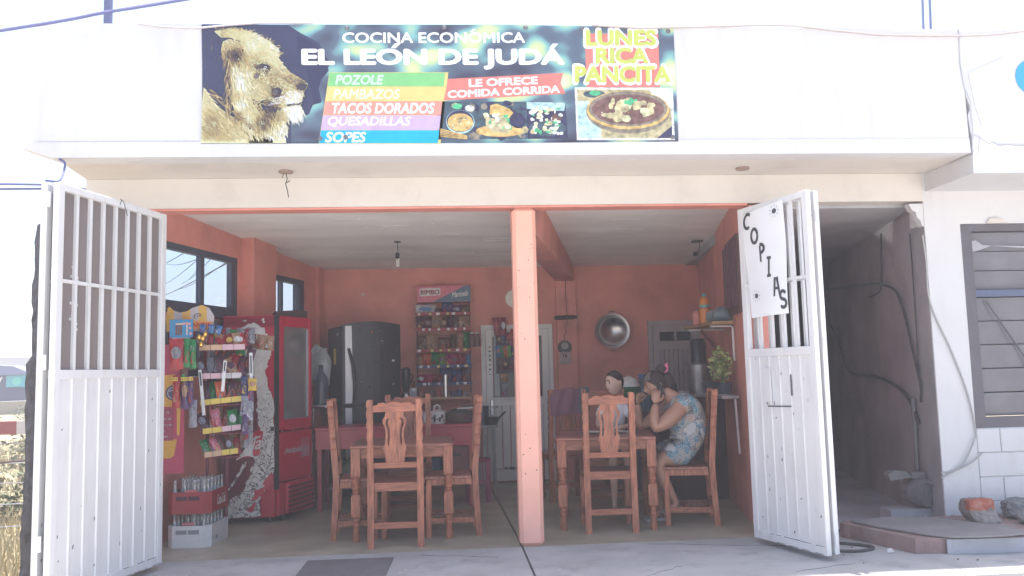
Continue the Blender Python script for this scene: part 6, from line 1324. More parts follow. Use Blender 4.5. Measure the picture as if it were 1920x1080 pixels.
def face_parts(F, k, parent, m_lip, child=False):
    def at(x, z, off=0):
        y = (1-x*x-z*z)**.5; return head_pt((x, y, z), k, child)+Vector((0, off, 0))
    for s in (-1, 1):
        e = MB().sphere((0, 0, 0), (.0135*k, .008*k, .0075*k), 10, 7); p = at(s*.37, .07, -.003); MB().raw([F @ (p+v) for v in e.v], e.f).build('eye', plain('eye_white', (.55, .53, .5), .2), parent, smooth=True)
        ic = 1.5 if child else 1.1; e = MB().sphere((0, 0, 0), (.0058*k*ic, .004*k, .0058*k*ic), 8, 6); p = at(s*.37, .07, .004*k); MB().raw([F @ (p+v) for v in e.v], e.f).build('iris', plain('dark_iris', (.02, .012, .01), .2), parent, smooth=True)
        m = MB(); m.tube([F @ at(s*(.20+.1*q), .26+.05*math.sin(q*1.4), .003) for q in range(4)], (.0042 if child else .003)*k, 5); m.build('eyebrow', plain('dark_hair', (.022, .017, .016), .6), parent)
    MB().tube([F @ at(x*.09, -.47-.02*abs(x), .002) for x in range(-3, 4)], [.001, .0035*k, .0045*k, .004*k, .0045*k, .0035*k, .001], 6).build('lips', m_lip, parent, smooth=True)
def hair_mesh(F, k, keep, thick, child=False, rnd=None, bump=.0):
    seg, rings = 80, 56; pts = {}; vs = []; fs = []
    for i in range(rings+1):
        t = PI*i/rings
        for j in range(seg):
            a = 2*PI*j/seg; d = (math.sin(t)*math.cos(a), math.sin(t)*math.sin(a), math.cos(t)); kk = keep(d)
            q = head_pt(d, k, child); n = Vector(d).normalized(); off_ = thick*min(1, max(0, kk)*4)+(rnd.uniform(-bump, bump) if rnd else 0)
            pts[i, j] = (len(vs), kk); vs.append(F @ (q+n*(off_-.001)))
    for i in range(rings):
        for j in range(seg):
            q = [pts[i, j], pts[i+1, j], pts[i+1, (j+1) % seg], pts[i, (j+1) % seg]]
            if min(x[1] for x in q) > 0: fs.append([x[0] for x in q])
    return MB().raw(vs, fs)
def hand(mb, wrist, d, nrm, curl=.6, k=1.0, side=1, spread=.0):
    """palm plus five fingers; d = wrist to knuckles, nrm = palm normal (fingers curl towards it)"""
    d = Vector(d).normalized(); nrm = Vector(nrm); nrm = (nrm-d*nrm.dot(d)).normalized(); s = d.cross(nrm)*side; w = Vector(wrist)
    B_ = Matrix(((s.x, d.x, nrm.x), (s.y, d.y, nrm.y), (s.z, d.z, nrm.z)))
    e = MB().sphere((0, 0, 0), (.041*k, .052*k, .016*k), 12, 8); mb.raw([w+d*.045*k+B_ @ v for v in e.v], e.f)
    for i, L_ in enumerate((.066, .074, .070, .054)):
        b = w+d*.082*k+s*(.029-.0195*i)*k; p = [b-d*.02*k, b]; a = 0; dd = d+s*(.06-.04*i)*(1+spread)
        for q, fr_ in enumerate((.42, .32, .26)):
            a += curl*(.55, .8, .6)[q]; p.append(p[-1]+(dd*math.cos(a)+nrm*math.sin(a)).normalized()*L_*fr_*k)
        mb.tube(p+[p[-1]+(p[-1]-p[-2])*.12], [.0095*k, .0098*k, .0090*k, .0080*k, .0068*k, .003*k], 8)
    b = w+d*.022*k+s*.030*k; p = [b, b+(d*.55+s*.75+nrm*.25).normalized()*.034*k]; p.append(p[-1]+(d*.8+s*.35+nrm*.45).normalized()*.03*k); p.append(p[-1]+(d*.75+nrm*.6).normalized()*.024*k)
    mb.tube(p+[p[-1]+(p[-1]-p[-2])*.15], [.013*k, .0115*k, .010*k, .0085*k, .004*k], 8)
def skinmat(name, col):
    m = mat(name, col, .5, var=.08, scale=12, bump=.06, bscale=120); m.node_tree.nodes['Principled BSDF'].inputs['Subsurface Weight'].default_value = .08; return m
M_sk = skinmat('warm_brown_skin', (.36, .19, .13)); M_sk2 = skinmat('light_brown_skin', (.62, .41, .32)); M_hair = mat('dark_hair_strands', (.028, .014, .011), .7, var=.4, scale=30, bump=.5, bscale=90, stretch=(1, 1, 4)); M_lip = plain('muted_lip', (.26, .09, .08), .4)
# --- the woman, elbows on the table, phone at her ear
WB = Vector((2.05, 7.36, 0)); wo = thing('person', 'woman in a blue floral dress at the right table, phone at her ear', 'woman', WB); wl = lambda mb: MB(off=-WB)
nodes = dict(pel=((2.08, 7.36, .61), (.16, .15)), wai=((2.10, 7.355, .75), (.15, .14)), che=((2.06, 7.345, .90), (.15, .13)), upb=((1.99, 7.335, 1.025), (.105, .11)), nec=((1.91, 7.33, 1.095), .055), nk2=((1.86, 7.33, 1.14), .052),
    shr=((2.01, 7.20, 1.015), .070), ar1=((1.88, 7.155, .895), .074), elr=((1.735, 7.135, .808), .052), fr1=((1.735, 7.16, .915), .047), wrr=((1.762, 7.195, 1.022), .028),
    shl=((1.97, 7.47, 1.01), .066), al1=((1.83, 7.50, .89), .060), ell=((1.68, 7.47, .806), .045), fl1=((1.668, 7.455, .92), .040), wrl=((1.665, 7.43, 1.015), .027),
    hir=((1.99, 7.27, .575), .10), thr=((1.86, 7.25, .56), .085), knr=((1.765, 7.24, .53), .062), car=((1.83, 7.25, .34), .055), anr=((1.925, 7.27, .17), .032), for_=((1.90, 7.255, .145), .030), tor=((1.83, 7.245, .135), .022),
    hil=((1.99, 7.44, .575), .10), thl=((1.86, 7.46, .56), .085), knl=((1.76, 7.47, .53), .062), cal=((1.79, 7.47, .31), .055), anl=((1.85, 7.48, .085), .032), fol=((1.80, 7.475, .045), .030), tol=((1.72, 7.465, .03), .022))
E_ = [('pel', 'wai'), ('wai', 'che'), ('che', 'upb'), ('upb', 'nec'), ('nec', 'nk2'), ('upb', 'shr'), ('shr', 'ar1'), ('ar1', 'elr'), ('elr', 'fr1'), ('fr1', 'wrr'), ('upb', 'shl'), ('shl', 'al1'), ('al1', 'ell'), ('ell', 'fl1'), ('fl1', 'wrl'),
      ('pel', 'hir'), ('hir', 'thr'), ('thr', 'knr'), ('knr', 'car'), ('car', 'anr'), ('anr', 'for_'), ('for_', 'tor'), ('pel', 'hil'), ('hil', 'thl'), ('thl', 'knl'), ('knl', 'cal'), ('cal', 'anl'), ('anl', 'fol'), ('fol', 'tol')]
b = wl(0); b.raw(*skin(nodes, E_, 'pel'))
HF = frame((1.795, 7.325, 1.178), (-.93, -.16, -.38), (-.38, .0, .93)); head_mesh(b, HF, 1.0)
hand(b, (1.763, 7.197, 1.027), (.16, .12, .97), (.05, .9, -.1), .75, .96, side=-1); hand(b, (1.665, 7.43, 1.015), (.10, -.25, .95), (.5, -.7, 0), 1.25, .92, side=1)
b.build('body', M_sk, wo, smooth=True)
# face_parts builds in world space: put the parts under a helper part with the same base
def with_base(parent, base, fn):
    before = set(bpy.data.objects); fn()
    for o in set(bpy.data.objects)-before:
        if o.type == 'MESH' and o.parent is parent: o.location = -Vector(base)
with_base(wo, WB, lambda: face_parts(HF, 1.0, wo, M_lip))
rh = random.Random(3)
def keep_w(d):
    x, y, z = d; return .30+.55*z-.75*y-max(0, -z-.05)*.8
h = hair_mesh(HF, 1.0, keep_w, .014, rnd=rh, bump=.0015)
hv = MB(off=-WB); hv.raw(h.v, h.f); hv.sphere(HF @ Vector((0, -.115, .098)), (.047, .045, .047), 16, 10, noise=.09, rnd=rh); hv.sphere(HF @ Vector((0, -.110, -.015)), (.07, .055, .075), 14, 10, noise=.06, rnd=rh)
hr_ = hv.build('hair', M_hair, wo, smooth=True, fix=False)
m = MB(off=-WB)
for k in range(30):
    a = rh.uniform(-1.0, .0); p = [HF @ (head_pt((math.sin(a+.0*q), math.cos(a)*math.cos(.55+q*.22), math.sin(.55+q*.22)), 1.0, False)*1.10) for q in range(5)]; m.tube(p, .0016, 4)
m2 = MB(off=-WB)
for k in range(46):
    c0 = HF @ Vector((rh.uniform(-.075, .075), rh.uniform(-.13, .05), rh.uniform(.0, .13))); d0 = Vector((rh.uniform(-1, 1), rh.uniform(-1, 1), rh.uniform(-.6, 1))).normalized(); m2.tube([c0, c0+d0*.02, c0+d0*.035+Vector((.01, 0, -.012))], [.0012, .0010, .0004], 4)
m2.build('loose_strand', M_hair, hr_)
m.build('grey_streak', mat('grey_hair', (.15, .115, .10), .5, var=.3, scale=40), hr_)
cc = HF @ Vector((.02, -.150, .085)); m = MB(off=-WB)
for k in range(5): a = -.6+.3*k; m.tube([cc+Vector((.02, -.03, .02+.014*k-.028)), cc+Vector((-.005, -.05, .014*k-.028)), cc+Vector((-.045, -.045, .012*k-.03))], [.008, .007, .003], 6)
m.sphere(cc+Vector((.015, -.02, .015)), (.014, .012, .022), 10, 7); m.build('hair_clip', plain('pink_clip', (.62, .16, .28), .35), wo, smooth=True)
m = MB(off=-WB)
for s in (-1, 1):
    c0 = Vector((s*.034, .083, .062)); m.tube([HF @ (c0+Vector((.026*math.cos(t*PI/6), .004, .018*math.sin(t*PI/6)))) for t in range(13)], .0022, 5); m.tube([HF @ (c0+Vector((s*.026, 0, 0))), HF @ Vector((s*.080, .03, .045)), HF @ Vector((s*.084, -.03, .03))], .002, 5)
m.build('glasses', plain('dark_glasses', (.03, .03, .03), .3), wo)
# floral dress
def floral():
    m = bpy.data.materials.new('floral_cloth'); m.use_nodes = True; t = m.node_tree; N = t.nodes; L = t.links; p = N['Principled BSDF']; p.inputs['Roughness'].default_value = .85
    tc = N.new('ShaderNodeTexCoord'); ns = N.new('ShaderNodeTexNoise'); ns.inputs['Scale'].default_value = 7; ns.inputs['Detail'].default_value = 3
    ad = N.new('ShaderNodeVectorMath'); ad.operation = 'MULTIPLY_ADD'; ad.inputs[1].default_value = (.22, .22, .22)
    L.new(tc.outputs['Object'], ns.inputs['Vector']); L.new(ns.outputs[1], ad.inputs[0]); L.new(tc.outputs['Object'], ad.inputs[2])
    v = N.new('ShaderNodeTexVoronoi'); v.inputs['Scale'].default_value = 15; L.new(ad.outputs[0], v.inputs['Vector'])
    sp = N.new('ShaderNodeSeparateColor'); L.new(v.outputs['Color'], sp.inputs[0]); r = N.new('ShaderNodeValToRGB'); r.color_ramp.interpolation = 'CONSTANT'; e = r.color_ramp.elements
    cols_ = ((0, (.02, .15, .22)), (.18, (.22, .22, .20)), (.34, (.05, .065, .085)), (.50, (.17, .18, .19)), (.60, (.30, .19, .14)), (.70, (.03, .13, .19)), (.82, (.36, .36, .35)), (.90, (.07, .07, .09)))
    e[0].position = 0; e[0].color = (*cols_[0][1], 1); e[1].position = cols_[1][0]; e[1].color = (*cols_[1][1], 1)
    for ps_, c in cols_[2:]: q = e.new(ps_); q.color = (*c, 1)
    L.new(sp.outputs[0], r.inputs[0])
    w = N.new('ShaderNodeTexNoise'); w.inputs['Scale'].default_value = 27; w.inputs['Distortion'].default_value = 4.0; L.new(tc.outputs['Object'], w.inputs['Vector'])
    sb = N.new('ShaderNodeMath'); sb.operation = 'SUBTRACT'; sb.inputs[1].default_value = .5; ab = N.new('ShaderNodeMath'); ab.operation = 'ABSOLUTE'; lt_ = N.new('ShaderNodeMath'); lt_.operation = 'LESS_THAN'; lt_.inputs[1].default_value = .035
    L.new(w.outputs[0], sb.inputs[0]); L.new(sb.outputs[0], ab.inputs[0]); L.new(ab.outputs[0], lt_.inputs[0])
    mx = N.new('ShaderNodeMix'); mx.data_type = 'RGBA'; mx.inputs[7].default_value = (.42, .42, .42, 1); L.new(lt_.outputs[0], mx.inputs[0]); L.new(r.outputs[0], mx.inputs[6]); L.new(mx.outputs[2], p.inputs['Base Color'])
    b_ = N.new('ShaderNodeBump'); b_.inputs['Strength'].default_value = .5; b_.inputs['Distance'].default_value = .01; nb_ = N.new('ShaderNodeTexNoise'); nb_.inputs['Scale'].default_value = 9; L.new(tc.outputs['Object'], nb_.inputs['Vector']); L.new(nb_.outputs[0], b_.inputs['Height']); L.new(b_.outputs[0], p.inputs['Normal'])
    return m
dn = dict(pel=((2.085, 7.36, .62), (.205, .195)), wai=((2.105, 7.355, .755), (.205, .19)), che=((2.06, 7.345, .90), (.20, .18)), upb=((2.0, 7.335, 1.01), (.145, .15)), nec=((1.95, 7.33, 1.065), (.088, .095)),
    shr=((2.02, 7.185, 1.015), .090), sr2=((1.965, 7.168, .965), .084), shl=((1.975, 7.47, 1.01), .088), hir=((1.98, 7.27, .590), .120), thr=((1.88, 7.26, .585), .105), kr=((1.815, 7.255, .57), .088), hil=((1.98, 7.44, .590), .120), thl=((1.88, 7.45, .585), .105), kl=((1.81, 7.46, .57), .088))
dv, df = skin(dn, [('pel', 'wai'), ('wai', 'che'), ('che', 'upb'), ('upb', 'nec'), ('upb', 'shr'), ('shr', 'sr2'), ('upb', 'shl'), ('pel', 'hir'), ('hir', 'thr'), ('thr', 'kr'), ('pel', 'hil'), ('hil', 'thl'), ('thl', 'kl')], 'pel')
zc = lambda p: max(p.z, .492)
dv = [Vector((p.x, p.y, max(p.z, .4935) if p.x > 1.85 else p.z)) for p in dv]
m = MB(off=-WB); m.raw(dv, df); m.build('dress', floral(), wo, smooth=True)
for c_, d_ in (((1.865, 7.252, .128), -.10), ((1.765, 7.472, .0), -.10)):
    pass
m = MB(off=-WB); m.bar((1.955, 7.272, .137), (1.80, 7.24, .108), .075, .022); m.build('sandal', plain('pale_sandal', (.42, .40, .38)), wo); m = MB(off=-WB); m.bar((1.89, 7.485, .013), (1.70, 7.46, .013), .075, .022); m.build('sandal', plain('pale_sandal', (.42, .40, .38)), wo)
ph = thing('mobile_phone', 'dark mobile phone held to the ear of the woman in the floral dress', 'phone', (1.822, 7.228, 1.125)); o = MB().box(-.024, .024, -.005, .005, -.058, .058, ch=.004).build('phone_body', plain('phone_black', (.018, .018, .02), .6), ph); o.rotation_euler = (R(8), R(-24), R(10))
# --- the boy, writing at the far side of the table
BB = Vector((1.56, 8.22, 0)); bo = thing('person', 'young boy with short dark hair in a white T-shirt behind the right table', 'boy', BB)
nodes = dict(pel=((1.59, 8.24, .58), (.11, .10)), wai=((1.59, 8.21, .72), (.10, .085)), che=((1.59, 8.16, .87), (.105, .085)), upb=((1.59, 8.14, .955), (.075, .065)), nec=((1.592, 8.13, 1.02), .036), nk2=((1.593, 8.12, 1.06), .036),
    shr=((1.70, 8.13, .945), .042), ar1=((1.735, 8.06, .87), .036), elr=((1.73, 7.96, .80), .030), fr1=((1.65, 7.86, .79), .028), wrr=((1.56, 7.80, .785), .019), shl=((1.48, 8.12, .945), .042), al1=((1.43, 8.04, .87), .036), ell=((1.40, 7.95, .80), .030), fl1=((1.42, 7.85, .79), .028), wrl=((1.44, 7.75, .785), .019),
    hir=((1.65, 8.18, .56), .065), knr=((1.66, 7.92, .55), .046), car=((1.66, 7.90, .30), .040), anr=((1.66, 7.92, .06), .025), tor=((1.66, 7.82, .03), .022), hil=((1.53, 8.18, .56), .065), knl=((1.52, 7.92, .55), .046), cal=((1.52, 7.90, .30), .040), anl=((1.52, 7.92, .06), .025), tol=((1.52, 7.82, .03), .022))
E2 = [('pel', 'wai'), ('wai', 'che'), ('che', 'upb'), ('upb', 'nec'), ('nec', 'nk2'), ('upb', 'shr'), ('shr', 'ar1'), ('ar1', 'elr'), ('elr', 'fr1'), ('fr1', 'wrr'), ('upb', 'shl'), ('shl', 'al1'), ('al1', 'ell'), ('ell', 'fl1'), ('fl1', 'wrl'), ('pel', 'hir'), ('hir', 'knr'), ('knr', 'car'), ('car', 'anr'), ('anr', 'tor'), ('pel', 'hil'), ('hil', 'knl'), ('knl', 'cal'), ('cal', 'anl'), ('anl', 'tol')]
b = MB(off=-BB); b.raw(*skin(nodes, E2, 'pel')); BF = frame((1.592, 8.10, 1.190), (-.88, -.46, -.06), (-.06, .0, 1)); head_mesh(b, BF, .97, True); e_ = MB().sphere((0, 0, 0), (.012, .018, .028), 10, 8); b.raw([BF @ (Vector((.079, -.012, -.006))+v_) for v_ in e_.v], e_.f)
hand(b, (1.555, 7.795, .783), (-.85, -.5, -.05), (0, 0, -1), .5, .66, side=1); hand(b, (1.445, 7.745, .783), (.3, -.9, -.05), (0, 0, -1), .3, .66, side=-1); b.build('body', M_sk2, bo, smooth=True)
with_base(bo, BB, lambda: face_parts(BF, .97, bo, M_lip, True))
h = hair_mesh(BF, .97, lambda d: .8*d[2]-.62*d[1]-.05, .010, True, random.Random(2), .0012); hv = MB(off=-BB); hv.raw(h.v, h.f); hv.build('hair', M_hair, bo, smooth=True, fix=False)
sn = dict(pel=((1.59, 8.23, .60), (.12, .115)), wai=((1.59, 8.21, .72), (.118, .10)), che=((1.59, 8.16, .87), (.122, .10)), upb=((1.59, 8.14, .955), (.09, .078)), nec=((1.592, 8.133, 1.005), .052), shr=((1.70, 8.13, .945), .054), sr=((1.738, 8.06, .875), .052), shl=((1.48, 8.12, .945), .054), sl=((1.428, 8.04, .875), .052))
m = MB(off=-BB); m.raw(*skin(sn, [('pel', 'wai'), ('wai', 'che'), ('che', 'upb'), ('upb', 'nec'), ('upb', 'shr'), ('shr', 'sr'), ('upb', 'shl'), ('shl', 'sl')], 'pel')); m.build('t_shirt', mat('white_cotton', (.80, .80, .82), .85, var=.04, scale=10, bump=.3, bscale=14), bo, smooth=True)
tn = dict(pel=((1.59, 8.235, .575), (.125, .12)), hir=((1.65, 8.16, .56), .078), knr=((1.66, 7.96, .55), .064), hil=((1.53, 8.16, .56), .078), knl=((1.52, 7.96, .55), .064)); m = MB(off=-BB); m.raw(*skin(tn, [('pel', 'hir'), ('hir', 'knr'), ('pel', 'hil'), ('hil', 'knl')], 'pel')); m.build('shorts', plain('navy_shorts', (.03, .035, .06), .8), bo, smooth=True)
# paper and book on the table
for i, (x, y, a, w, h, lab, c) in enumerate(((1.40, 7.55, -9, .30, .21, 'open white exercise book lying on the right table before the boy', (.60, .58, .55)), (1.245, 7.62, 20, .17, .14, 'printed magazine page lying at the left end of the right table', (.34, .34, .36)), (1.60, 7.60, -20, .16, .21, 'loose white sheet on the right table near the boy', (.62, .62, .62)))):
    t = thing('paper_sheet' if i else 'exercise_book', lab, 'paper' if i else 'book', (x, y, .7608), R(a)); MB().raw([(u*w, v*h, .004+.012*abs(math.sin(3*u))*(i == 0)+z) for z in (0, -.003) for v in (-.5, .5) for u in (-.5, -.25, 0, .25, .5)], [(k, k+1, k+6, k+5) for k in range(4)]+[(k+10, k+15, k+16, k+11) for k in range(4)]).build('pages', plain('page_%d' % i, c, .8), t, fix=False)
    if i == 1: MB().box(-.05, .02, -.04, .03, .0045, .0065).build('print', plain('page_ink', (.06, .06, .07)), t)

# ------------------------------------------------------------------ right side clutter by the alley
st = thing('concrete_step', 'broken concrete step with faded red paint at the mouth of the dark alley', 'step', (3.6, 6.1, 0))
M_redc = mat('faded_red_concrete', (.27, .185, .175), .9, var=.2, scale=5, bump=.6, bscale=20, dirt=(.30, .28, .28), dirt_amt=1.0, dirt_scale=4)
r = random.Random(2)
def rough_poly(pts, n, j): return [(a[0]+(b[0]-a[0])*k/n+r.uniform(-j, j), a[1]+(b[1]-a[1])*k/n+r.uniform(-j, j)) for a, b in zip(pts, pts[1:]+pts[:1]) for k in range(n)]
MB(off=(-3.6, -6.1, 0)).prism(rough_poly([(2.98, 6.48), (3.20, 5.80), (3.60, 5.75), (5.2, 5.68), (5.2, 6.57), (3.05, 6.57)], 14, .004), .001, .105, 'xy').build('step_block', M_redc, st)
MB(off=(-3.6, -6.1, 0)).prism(rough_poly([(3.40, 5.752), (5.2, 5.65), (5.2, 5.675), (3.6, 5.765)], 12, .008), .001, .10, 'xy').build('step_edge', M_conc, st)
bd = MB(); pts = [(3.06, 6.45), (3.14, 6.20), (3.30, 5.86), (3.42, 5.73), (3.60, 5.68), (3.80, 5.67), (3.98, 5.70), (3.95, 5.95), (3.88, 6.15), (3.70, 6.45), (3.35, 6.54)]
n = len(pts); zz_ = lambda x, y: .112+.020*max(0, (x-3.35))*(1 if y < 6 else .3); bd.raw([(x, y, zz_(x, y)+h) for h in (0, .012) for x, y in pts], [tuple(range(n)), tuple(range(2*n-1, n-1, -1))]+[(i, i+n, (i+1) % n+n, (i+1) % n) for i in range(n)])
tag(bd.build('fibre_board', mat('grey_fibre_board', (.24, .225, .23), .85, var=.12, scale=4, bump=.3)), 'thin warped grey board lying on the broken concrete step', 'board')
from mathutils import noise as mnoise
def rocky(c, size, seed, box=.0, amp=.22, seg=34, rings=22, cuts=5):
    rq = random.Random(seed); so = Vector((seed*3.7, seed*1.3, seed*.7)); cp = [(Vector((rq.gauss(0, 1), rq.gauss(0, 1), rq.gauss(0, .8))).normalized(), rq.uniform(.62, .85)) for _ in range(cuts)]
    e = MB().sphere((0, 0, 0), 1.0, seg, rings); vs = []
    for v in e.v:
        d = v.normalized(); q = 1.0
        if box: q = 1/max(abs(d.x), abs(d.y), abs(d.z))**box
        for n_, h_ in cp: q = min(q, h_*(1.25 if box else 1)/max(.05, d.dot(n_))) if d.dot(n_) > .05 else q
        q *= 1+amp*(mnoise.noise(d*1.7+so)*.5+mnoise.noise(d*5+so)*.28+mnoise.noise(d*13+so)*.16)
        vs.append(Vector(c)+Vector((d.x*size[0]*q, d.y*size[1]*q, d.z*size[2]*q)))
    return vs, e.f
M_ck = mat('broken_concrete', (.24, .22, .21), .95, var=.4, scale=16, bump=1.0, bscale=30, dirt=(.36, .33, .31), dirt_amt=.7, dirt_scale=12)
ck = thing('concrete_chunk', 'leaning lump of broken concrete with one orange red painted face by the alley', 'concrete chunk', (3.95, 6.28, .105))
vs, fs = rocky((0.01, 0, .085), (.10, .085, .095), 3, box=.95, amp=.16, cuts=3); vs = [Vector((v.x+max(0, .09-v.z)*.55, v.y, max(v.z, .001))) for v in vs]; m = MB()
for f in fs:
    c = sum((vs[i] for i in f), Vector())/len(f); m.f.append(f); m.m.append(1 if (c.y < -.01 and c.z > .105+.012*mnoise.noise(c*30) and c.x < .13) else 0)
m.v = vs; m.build('lump', [M_ck, mat('orange_red_paint', (.36, .11, .07), .85, var=.3, scale=14, bump=.8, bscale=30, dirt=(.3, .25, .22), dirt_amt=.8, dirt_scale=14)], ck)
for i, (x, y, s_) in enumerate(((4.37, 6.38, (.15, .11, .10)), (4.32, 6.14, (.14, .10, .07)))):
    m = MB(); m.raw(*rocky((0, 0, s_[2]*.75), s_, 5+i, amp=.35, cuts=6)); o = m.build('rock', mat('grey_rock', (.19, .19, .195), .95, var=.3, scale=14, bump=1.0, bscale=30)); o.location = (x, y, .10); tag(o, ('larger grey rock leaning on the block wall' if i == 0 else 'flatter grey rock lying before the larger rock'), 'rock')
m = MB(); rf = random.Random(77)
for k in range(60):
    x = rf.uniform(3.6, 4.9); y = rf.uniform(5.8, 6.5) if k % 2 else rf.uniform(6.4, 6.56); q = rf.uniform(.004, .016)**1.0
    vs, fs = rocky((x, y, .108+q*.4), (q*1.3, q, q*.7), 20+k, amp=.3, seg=8, rings=6, cuts=3); m.raw(vs, fs)
for k in range(34):
    x = rf.uniform(2.7, 3.7); y = rf.uniform(5.5, 6.7); q = rf.uniform(.003, .010)
    vs, fs = rocky((x, y, .003+q*.4), (q*1.3, q, q*.7), 90+k, amp=.3, seg=7, rings=5, cuts=3); m.raw(vs, fs)
m.build('rubble_crumbs', M_ck, kind='stuff')
pu = thing('water_pump', 'dusty electric water pump standing in the mouth of the alley', 'water pump', (3.90, 7.0, 0)); M_pmp = mat('dusty_pump_iron', (.20, .19, .195), .8, var=.3, scale=12, bump=.4)
MB().box(-.28, .20, -.09, .10, 0, .11).build('base_block', M_conc, pu); MB().lathe([(.0, -.14), (.09, -.14), (.115, -.12), (.115, .10), (.10, .13), (.06, .14), (0, .14)], (.03, .0, .235), 20, axis='y').build('motor', M_pmp, pu, smooth=True)
for k in range(3): MB().lathe([(.10-.03*k, 0), (.10-.03*k, .006), (.092-.03*k, .006), (.092-.03*k, 0)], (.03, -.141, .235), 20, axis='y', caps=False).build('fan_ring', M_pmp, pu)
MB().box(-.06, .06, -.06, .06, .352, .40).build('terminal_box', M_pmp, pu); MB().prism([(-.24, .34), (-.05, .36), (-.10, .41), (-.20, .42), (-.26, .39)], -.05, .03, 'xz').build('rag', plain('grey_rag', (.2, .2, .2), .9), pu)
MB().tube([(.14, -.30, .30), (.20, -.32, .31), (.235, -.34, .28), (.24, -.34, .02)], .030, 12).build('elbow_pipe', mat('grey_pvc', (.24, .235, .24), .6, var=.1), pu, smooth=True); MB().tube([(.03, -.12, .33), (.08, -.25, .31), (.14, -.30, .30)], .022, 10).build('inlet', M_pmp, pu)
def cable(pts, rad, m, lab, cat='cable', seg=6):
    # smooth through the points (Catmull-Rom)
    P_ = [Vector(p) for p in pts]; P_ = [P_[0]*2-P_[1]]+P_+[P_[-1]*2-P_[-2]]; out = []
    for i in range(1, len(P_)-2):
        for k in range(5):
            t = k/5; a, b, c, d = P_[i-1:i+3]; out.append(.5*((2*b)+(c-a)*t+(2*a-5*b+4*c-d)*t*t+(3*b-a-3*c+d)*t**3))
    out.append(P_[-2]); o = MB().tube(out, rad, seg).build(cat.replace(' ', '_'), m, smooth=True); tag(o, lab, cat); return o
wn = Vector((-.97, .24, 0))*.03
def wl_(pts, d=.03): return [Vector(p)+Vector((-.97, .24, 0))*d for p in pts]
M_hose = plain('black_hose', (.055, .055, .06), .6); M_pale = plain('pale_grey_hose', (.20, .26, .26), .5)
cable(wl_([(4.97, 10.92, 2.29), (4.59, 9.39, 2.18), (4.26, 8.04, 2.09), (4.18, 7.75, 2.05)]), .014, M_pale, 'pale grey hose arching across the alley wall from the left', 'hose')
cable(wl_([(4.18, 7.75, 2.05), (4.11, 7.43, 1.96), (4.06, 7.22, 1.75), (4.0, 7.01, 1.4), (3.98, 6.9, 1.13), (3.985, 6.92, .98)]), .011, M_hose, 'dark hose curving down the alley wall to the pipe', 'hose')
cable(wl_([(4.84, 10.37, 1.83), (4.72, 9.9, 1.6), (4.65, 9.63, 1.33), (4.56, 9.27, 1.2), (4.31, 8.27, 1.18), (4.14, 7.56, 1.09), (4.05, 7.19, .96), (4.0, 7.0, .80)]), .015, M_hose, 'thick black hose drooping low across the alley wall', 'hose')
cable(wl_([(4.03, 7.1, 1.0), (4.03, 7.1, .7), (4.03, 7.12, .31)], .04), .020, plain('grey_pipe', (.17, .17, .175), .6), 'grey upright pipe running down the alley wall to the pump', 'pipe')
cable(wl_([(4.21, 7.8, 2.55), (4.22, 7.86, 2.2), (4.23, 7.91, 2.03), (4.27, 8.1, 1.99), (4.34, 8.37, 1.98)]), .007, M_wire, 'thin dark wire hanging in the upper alley and hooking left', 'wire')
cable(wl_([(3.97, 6.88, 2.4), (3.97, 6.88, 1.8), (3.975, 6.9, 1.2)]), .006, M_wire, 'thin wire running straight down the alley wall near its corner', 'wire')
cable([(3.87, 6.575, 2.34), (3.884, 6.575, 2.1), (3.892, 6.575, 1.78), (4.041, 6.572, 1.388), (4.147, 6.572, 1.046), (4.187, 6.57, .76), (4.16, 6.56, .68), (4.05, 6.56, .50), (3.88, 6.58, .40)], .007, plain('grey_wire', (.36, .36, .36), .6), 'grey wire running down the white wall between the alley and the window', 'wire')
cable([(4.22, 6.555, .585), (4.12, 6.56, .51), (3.99, 6.57, .455), (3.88, 6.58, .44)], .006, plain('grey_wire', (.36, .36, .36), .6), 'short grey wire from the block wall to the alley edge', 'wire')
cable([(2.70, 6.30, .012), (2.95, 6.12, .012), (3.00, 6.0, .012), (2.86, 5.92, .012), (2.68, 5.97, .012), (2.66, 6.08, .012)], .011, M_hose, 'loop of black hose lying on the sidewalk behind the right gate', 'hose')
cable([(2.75, 6.62, .012), (3.0, 6.64, .012), (3.2, 6.72, .014), (3.45, 6.75, .014)], .009, M_hose, 'black cable lying along the alley mouth', 'cable')
for i, (x, y, s) in enumerate(((2.78, 6.22, .03), (3.05, 5.86, .025), (3.28, 6.62, .02), (3.40, 6.64, .022))):
    o = MB().raw([(-s, 0, 0), (s, -.01, .004), (s*.6, .02, .03), (-s*.6, .02, .02), (0, .03, 0)], [(0, 1, 2, 3), (0, 3, 4), (1, 4, 2), (2, 4, 3)]).build('litter', plain('pale_litter', (.5, .5, .5), .7), fix=False); o.location = (x, y, .004); tag(o, ('crumpled pale wrapper inside the black hose loop', 'crumpled pale wrapper on the sidewalk before the concrete step', 'small pale scrap at the alley mouth by the board', 'small pale scrap beside another at the alley mouth')[i], 'litter')
mt = MB(); mt.prism([(-1.022, 6.405), (-.407, 6.392), (-.43, 5.62), (-1.03, 5.62)], .001, .006, 'xy')
tag(mt.build('floor_mat', mat('dark_grey_mat', (.135, .13, .14), .8, var=.12, scale=5, bump=.3, bscale=60)), 'dark grey rectangular mat lying on the sidewalk before the left table', 'mat')
r = random.Random(44); MBs = MB()
for k in range(26):
    x = r.uniform(-2, 2.4); y = r.uniform(5.5, 6.5); s = r.uniform(.004, .014); MBs.raw([(x-s, y, .003), (x+s, y-.3*s, .002), (x+.3*s, y+s*.8, .007)], [(0, 1, 2)])
